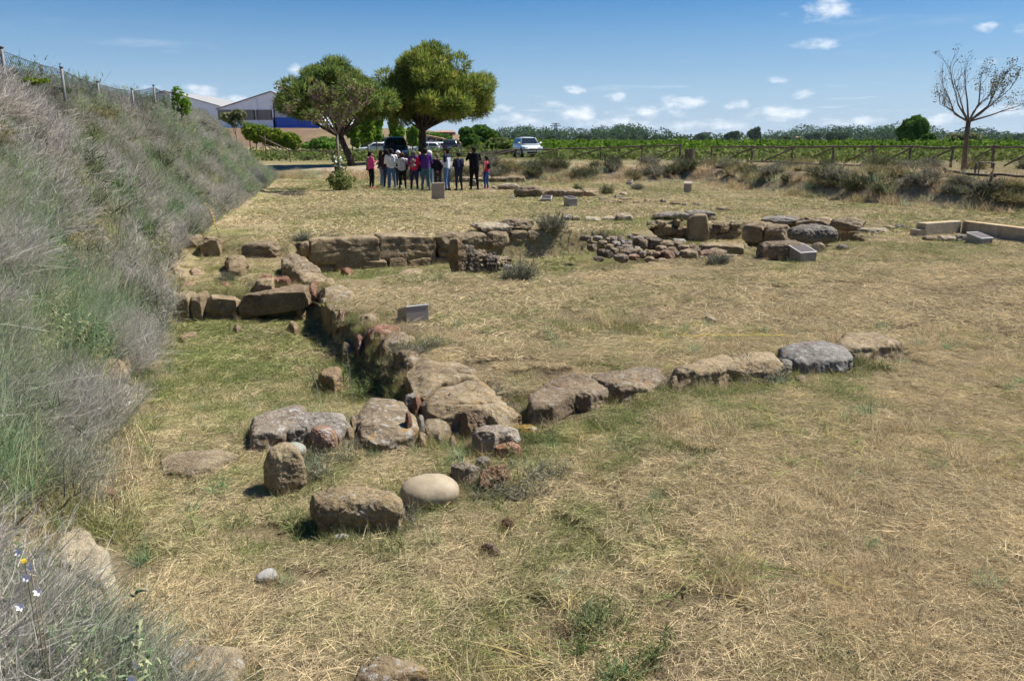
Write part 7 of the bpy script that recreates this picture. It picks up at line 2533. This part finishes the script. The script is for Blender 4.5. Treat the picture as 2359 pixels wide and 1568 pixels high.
# flowering tree beside the visitors
Yj = 34.4
fb = on_z(775, 1335, 'Z2', 0)
Yj = fb[1]
topz = at_y(770, 440, 'Z2', Yj)[2]
o = thing('flowering_tree', 'small tree with pink blossom and green leaves left of the visitors', 'tree', (fb[0], Yj, hz(fb[0], Yj)))
r = random.Random(21)
m = MB()
tips = []
ft = at_y(745, 850, 'Z2', Yj) - np.array(o.location)
m.tube([(0, 0, -.1), (ft[0] * .6, 0, ft[2] * .5), tuple(ft)], [.075, .06, .05], 8)
for k in range(9):
    a = k * 2 * math.pi / 9 + r.uniform(-.2, .2)
    el = r.uniform(.25, 1.25)
    d = Vector((math.cos(a) * math.cos(el), math.sin(a) * math.cos(el) * .8, math.sin(el)))
    branch(m, r, Vector(ft), d, r.uniform(1.0, 1.4), .028, 3, tips, .6, .08, 3, (2, 3), .66)
m.build('trunk', M_BARK, o, True)
T = np.array([t_[0][:] for t_ in tips])
cap = topz - o.location.z
T = T[T[:, 2] < cap + .1]
g = np.random.default_rng(22)
V, F = leaf_cloud(g, T, np.full((len(T), 3), .2), 4200, .09)
link('leaves', np_mesh('leaves', V, F, [L_JUDAS]), o)
V, F = leaf_cloud(g, T * np.array([1, 1, .97]), np.full((len(T), 3), .18), 1700, .07)
link('blossom', np_mesh('blossom', V, F, [L_PINK]), o)
# suckers at its foot
C = [(math.cos(a) * .28, math.sin(a) * .22, .35 + .3 * math.sin(a * 3), .26, .24, .32) for a in np.linspace(0, 6, 9)] + [(.1, -.1, 1.0, .25, .2, .35), (-.1, 0, 1.35, .2, .2, .3), (.55, -.05, .5, .2, .2, .15), (-.4, 0, .45, .18, .2, .15)]
C = np.array(C)
V, F = leaf_cloud(g, C[:, :3], C[:, 3:], 900, .095)
link('suckers', np_mesh('suckers', V, F, [L_JUDAS]), o)

# bare-branched tree on the right bank
Yt = 31.5
b0 = at_y(1868, 960, 'Z4', Yt)
o = thing('bare_tree', 'thinly leaved young tree on the right bank', 'tree', (b0[0], Yt, hz(b0[0], Yt)))
fk = Vector(at_y(1908, 560, 'Z4', Yt)) - Vector(o.location)
r = random.Random(33)
m = MB()
tips = []
m.tube([(0, 0, -.2), (fk.x * .25, 0, fk.z * .3), (fk.x * .8, 0, fk.z * .65), tuple(fk)], [.115, .095, .085, .085], 9)


def tgt(x, y, dy=0.0):
    return Vector(at_y(x, y, 'Z4', Yt + dy)) - Vector(o.location)


for k, (mx, my, ex, ey, dy) in enumerate([(1870, 480, 1800, 260, -.4), (1830, 430, 1760, 130, .3), (1990, 420, 2010, 170, .3), (2000, 500, 2240, 300, -.3), (2080, 510, 2330, 430, .2), (1840, 520, 1680, 420, .3), (1900, 400, 1880, 150, .6), (2060, 440, 2200, 190, .5), (1950, 480, 2100, 330, -.8), (1800, 500, 1700, 260, -.6)]):
    p1, p2 = tgt(mx, my, dy * .5), tgt(ex, ey, dy)
    m.tube([tuple(fk), tuple(p1), tuple(p1.lerp(p2, .5) + Vector((r.uniform(-.1, .1), 0, .05))), tuple(p2)], [.042, .03, .018, .007], 6, cap=False)
    for t_ in (.15, .35, .55, .75, .95):
        q = p1.lerp(p2, t_)
        for z_ in range(2 if k % 2 else 1):
            d = ((p2 - p1).normalized() + Vector((r.uniform(-1, 1), r.uniform(-1, 1), r.uniform(-.5, .9))) * .75).normalized()
            branch(m, r, q, d, r.uniform(.3, .6), .010, 2, tips, .6, .08, 3, (2, 3), .62)
m.build('trunk', M_TWIGBARK, o, True)
T = np.array([t_[0][:] for t_ in tips])
T = T[(T[:, 0] > fk.x + .2) | (rng.uniform(0, 1, len(T)) < .12)]
V, F = leaf_cloud(np.random.default_rng(3), T, np.full((len(T), 3), .13), 1500, .05)
link('leaves', np_mesh('leaves', V, F, [leaf_mat('grey_olive_leaves', (.08, .085, .045), (.17, .165, .09), 1.5, .35)]), o)

# single trees beyond the far fence on the right
SINGLE = [('dark round green tree standing alone beyond the far fence', 1490, 508, 770, 105, 2.1, L_DARK, 9000, .34, 16), ('pale olive willow behind the bare tree', 1840, 640, 780, 120, 3.2, L_WILLOW, 5000, .36, 14), ('bright green bush at the foot of the dark round tree', 1590, 640, 760, 103, 1.3, L_BUSH, 2000, .3, 8)]
for k, (lb, x, yt, yb, Y, Rx, mt, n, sz, nl) in enumerate(SINGLE):
    t = at_y(x, yt, 'Z4', Y)
    bz = hz(t[0], Y)
    H = t[2] - bz
    leafy('broadleaf_tree', lb, (t[0], Y, bz), H, lumps(rr, (0, 0, H * .57), (Rx, Rx * .8, H * .44), nl, .4), mt, 120 + k, n, sz, .22)
# trees that can be told apart in the far treeline: (frame, x, y top, half width in note pixels, depth, label)
FAR = [('Z3', 910, 285, 40, 620, 'dark tree left of the twin crowns in the far treeline'), ('Z3', 1000, 280, 70, 640, 'broad twin-crowned tree in the far treeline'), ('Z3', 1270, 298, 60, 640, 'rounded tree in the middle of the far treeline'), ('Z3', 1355, 296, 30, 560, 'narrow dark tree in the middle of the far treeline'), ('Z3', 1470, 285, 30, 600, 'pointed poplar right of the far treeline middle'), ('Z3', 1560, 300, 70, 700, 'wide tree right of the pointed poplar'), ('Z3', 1930, 278, 70, 640, 'leafy tree left of the pale distant block'), ('Z3', 2210, 262, 80, 600, 'large grey-green tree right of the pale distant block'),
       ('Z4', 60, 630, 70, 560, 'pale broad tree at the left of the right treeline'), ('Z4', 238, 605, 72, 560, 'tallest rounded tree of the right treeline'), ('Z4', 470, 668, 60, 640, 'low rounded tree behind the vineyard'), ('Z4', 690, 640, 75, 600, 'wide green tree before the gap in the treeline'), ('Z4', 905, 640, 110, 560, 'broad spreading tree left of the dark round tree'), ('Z4', 1225, 676, 28, 640, 'narrow dark tree beside the red-brown building'), ('Z4', 2050, 682, 60, 640, 'low tree right of the bare tree'), ('Z4', 2180, 680, 70, 660, 'rounded tree near the right edge of the treeline'), ('Z4', 2300, 655, 40, 640, 'dark tree at the right end of the treeline'), ('Z3', 655, 295, 45, 420, 'dark green tree below the pylon'), ('Z3', 1750, 312, 70, 720, 'flat-topped tree above the fence gap'), ('Z4', 1120, 690, 60, 700, 'low bushy tree left of the red-brown building')]
for k, (fr, x, yt, hw_, Y, lb) in enumerate(FAR):
    t = at_y(x, yt, fr, Y)
    e = at_y(x + hw_, yt, fr, Y)
    bz = hz(t[0], Y)
    H, Rx = t[2] - bz, e[0] - t[0]
    leafy('far_tree', lb, (t[0], Y, bz), H, lumps(rr, (0, 0, H * .55), (Rx, Rx * .7, H * .46), 14, .38), [L_FAR1, L_FAR2, L_FAR1][k % 3], 140 + k, 2600, Rx * .15, .4, 'trees of the far treeline')
# the unbroken wood behind them
g = np.random.default_rng(9)
C = []
for k in range(420):
    u = g.uniform(480, 1080)
    Y = g.uniform(700, 1000)
    x = (u - 512) / FPX * Y / math.cos(PITCH) * .97
    h = g.uniform(7, 12) * (1 + .35 * math.sin(x * .021) + .2 * math.sin(x * .057 + 1)) * (1.15 if Y > 850 else 1)
    C.append((x, Y, hz(x, Y) + h * .5, h * .75, h * .6, h * .55))
C = np.array(C)
V, F = leaf_cloud(g, C[:, :3], C[:, 3:], 44000, 1.5)
tag(link('treeline', np_mesh('treeline', V, F, [L_FAR1])), 'unbroken far wood along the horizon', None, None, 'stuff')
# vineyard rows between the fence and the wood
g = np.random.default_rng(10)
C = []
for row in range(26):
    Y = 76 + row * 2.9 * (1 + row * .03)
    for x in np.arange(-4 + g.uniform(0, 1), min(Y * .78, 95), 1.25):
        if Y < 84 and x < 3:
            continue
        C.append((x + g.normal(0, .15), Y + g.normal(0, .2), hz(x, Y) + .75 + g.normal(0, .12), .55, .42, .6 + g.uniform(-.18, .3)))
C = np.array(C)
V, F = leaf_cloud(g, C[:, :3], C[:, 3:], 52000, .27)
tag(link('vineyard', np_mesh('vineyard', V, F, [L_VINE])), 'bright green vineyard rows beyond the far fence', None, None, 'stuff')
# rank weeds: behind the fence and round the car park
g = np.random.default_rng(12)
C = []
for k in range(520):
    x = g.uniform(-34, 38)
    Y = g.uniform(62, 92) if x < 2 else g.uniform(52, 78)
    if x > 2 and Y < 56 - .45 * (x - 8) + 3:
        Y = 56 - .45 * (x - 8) + g.uniform(3, 9)
    if -3 < x < 2.4 and 62 < Y < 74:
        continue
    if x < -2 and Y < 66 or (-12 < x < -2 and 58 < Y < 64):
        continue
    C.append((x, Y, hz(x, Y) + .25, 1.1, .8, g.uniform(.3, .75)))
C = np.array(C)
V, F = leaf_cloud(g, C[:, :3], C[:, 3:], 20000, .24)
tag(link('weeds', np_mesh('weeds', V, F, [L_BRUSH])), 'rank green weeds behind the fence and around the car park', None, None, 'stuff')
# blue hills on the horizon
for k, (u0, u1, h, Y, lb) in enumerate([(505, 600, 38, 9000, 'low blue hill on the left horizon'), (960, 1060, 28, 9500, 'faint blue hill on the right horizon')]):
    x0, x1 = (u0 - 512) / FPX * Y, (u1 - 512) / FPX * Y
    n = 24
    V, F = [], []
    for i in range(n + 1):
        f = i / n
        x = x0 + (x1 - x0) * f
        z_ = h * math.sin(math.pi * f) ** .6 * (1 + .15 * math.sin(f * 17 + k))
        V += [(x, Y - 600, 0), (x, Y, z_), (x, Y + 800, 0)]
    for i in range(n):
        F += [(3 * i, 3 * i + 3, 3 * i + 4, 3 * i + 1), (3 * i + 1, 3 * i + 4, 3 * i + 5, 3 * i + 2)]
    tag(link('hill', np_mesh('hill', V, F, [simple_mat('hill_cover_%d' % k, (.10, .11, .07), .95, 0, .3, .002)], True)), lb, None, None, 'structure')

# ------------------------------------------------------------------ small foreground plants
M_PETAL = simple_mat('white_petal', (.78, .76, .80), .7)
M_STALK = simple_mat('brown_flower_stalk', (.16, .12, .08), .8)
M_YEL = simple_mat('yellow_petal', (.75, .50, .03), .7)


def asphodel(label, x, y, fr, dist, n, seed):
    """a stalk with a few open six-petalled white flowers"""
    p = at_y(x, y, fr, dist)
    r = random.Random(seed)
    bz = hz(p[0], p[1])
    o = thing('asphodel', label, 'flower', (p[0], p[1], bz))
    H = p[2] - bz
    m = MB()
    m.tube([(-.02, .02, 0), (-.01, 0, H * .5), (0, 0, H + .05)], [.003, .0025, .0015], 5)
    m.build('stalk', M_STALK, o, True)
    for k in range(n):
        c = Vector((r.uniform(-.07, .07), r.uniform(-.03, .03), H + .03 - k * .045))
        ax = Vector((r.uniform(-.5, .5), -1, r.uniform(.1, .6))).normalized()
        a = ax.orthogonal().normalized()
        b = ax.cross(a)
        q = MB()
        for i in range(6):
            t = i * math.pi / 3
            d = a * math.cos(t) + b * math.sin(t)
            s = ax.cross(d)
            q.add([c, c + d * .010 + s * .006 + ax * .004, c + d * .018 + ax * .008, c + d * .010 - s * .006 + ax * .004], [(0, 1, 2, 3)])
        q.build('bloom', M_PETAL, o)
    return o


asphodel('white asphodel with three open flowers in the near scrub', 260, 930, 'Y4', 2.6, 3, 1)
asphodel('white asphodel with one large flower at the bottom edge', 785, 1540, 'Y4', 2.3, 2, 2)
asphodel('small white asphodel above the yellow flower in the scrub', 205, 740, 'Y4', 2.65, 2, 3)
p = at_y(168, 755, 'Y4', 2.65)
o = thing('yellow_flower', 'single yellow flower in the near scrub', 'flower', (p[0], p[1], hz(p[0], p[1])))
m = MB()
m.tube([(0, 0, 0), (0, 0, p[2] - hz(p[0], p[1]))], .002, 5)
m.build('stalk', M_STALK, o)
m = MB()
m.tube([(0, 0, p[2] - hz(p[0], p[1])), (0, -.006, p[2] - hz(p[0], p[1]) + .008)], [.007, .009], 9)
m.build('bloom', M_YEL, o)
p = at_y(475, 470, 'D', 17.5)
o = thing('yellow_flower', 'sprig of yellow flowers on the far scrub bank', 'flower', (p[0], p[1], hz(p[0], p[1])))
m = MB()
m.tube([(.25, 0, 0), (0, 0, p[2] - hz(p[0], p[1]))], .006, 5)
m.build('stalk', M_STALK, o)
for k in range(9):
    m = MB()
    c = (.25 * k / 9 + rr.uniform(-.05, .05), rr.uniform(-.05, .05), (p[2] - hz(p[0], p[1])) * (1 - k / 11))
    m.tube([c, (c[0], c[1] - .02, c[2] + .02)], [.012, .016], 7)
    m.build('bloom', M_YEL, o)
# tall dry spikes on the near shrub
for k, (x, yb, yt, lb) in enumerate([(930, 330, 0, 'tall dry flower spike rising from the near shrub'), (700, 250, 60, 'bent dry flower spike left in the near shrub')]):
    g = on_ground(x, 420, 'Y1')
    t = at_y(x, yt, 'Y1', g[1])
    o = thing('dry_spike', lb, 'plant', (g[0], g[1], g[2]))
    H = t[2] - g[2]
    m = MB()
    lean = -.12 if k else -.03
    m.tube([(0, 0, 0), (lean * .3, 0, H * .5), (lean, 0, H)], [.005, .004, .002], 5)
    m.build('stem', simple_mat('dry_spike_%d' % k, (.36, .32, .28), .9), o)
    V, F = strips(np.stack([np.linspace(lean * .3, lean, 60), np.zeros(60), np.linspace(H * .45, H, 60)], 1), rng.normal(0, 1, (60, 3)) + [0, 0, 1.0], np.linspace(.05, .015, 60), np.full(60, .005), np.zeros((60, 3)), 1)
    link('husks', np_mesh('husks', V, F, [M_TWIGBARK]), o)

# ------------------------------------------------------------------ the air between here and the horizon
m = MB()
m.box((0, 3000, 22.5), (24000, 26000, 49))
hm, nt, out = new_mat('clear_air_haze')
N = NT(nt)
vol = N.n('ShaderNodeVolumePrincipled')
vol.inputs['Color'].default_value = (.72, .84, 1.0, 1)
vol.inputs['Density'].default_value = .00005
vol.inputs['Anisotropy'].default_value = .2
nt.links.new(vol.outputs[0], out.inputs['Volume'])
hz_o = m.build('haze', hm)
tag(hz_o, 'thin blue haze over the far country', None, None, 'stuff')
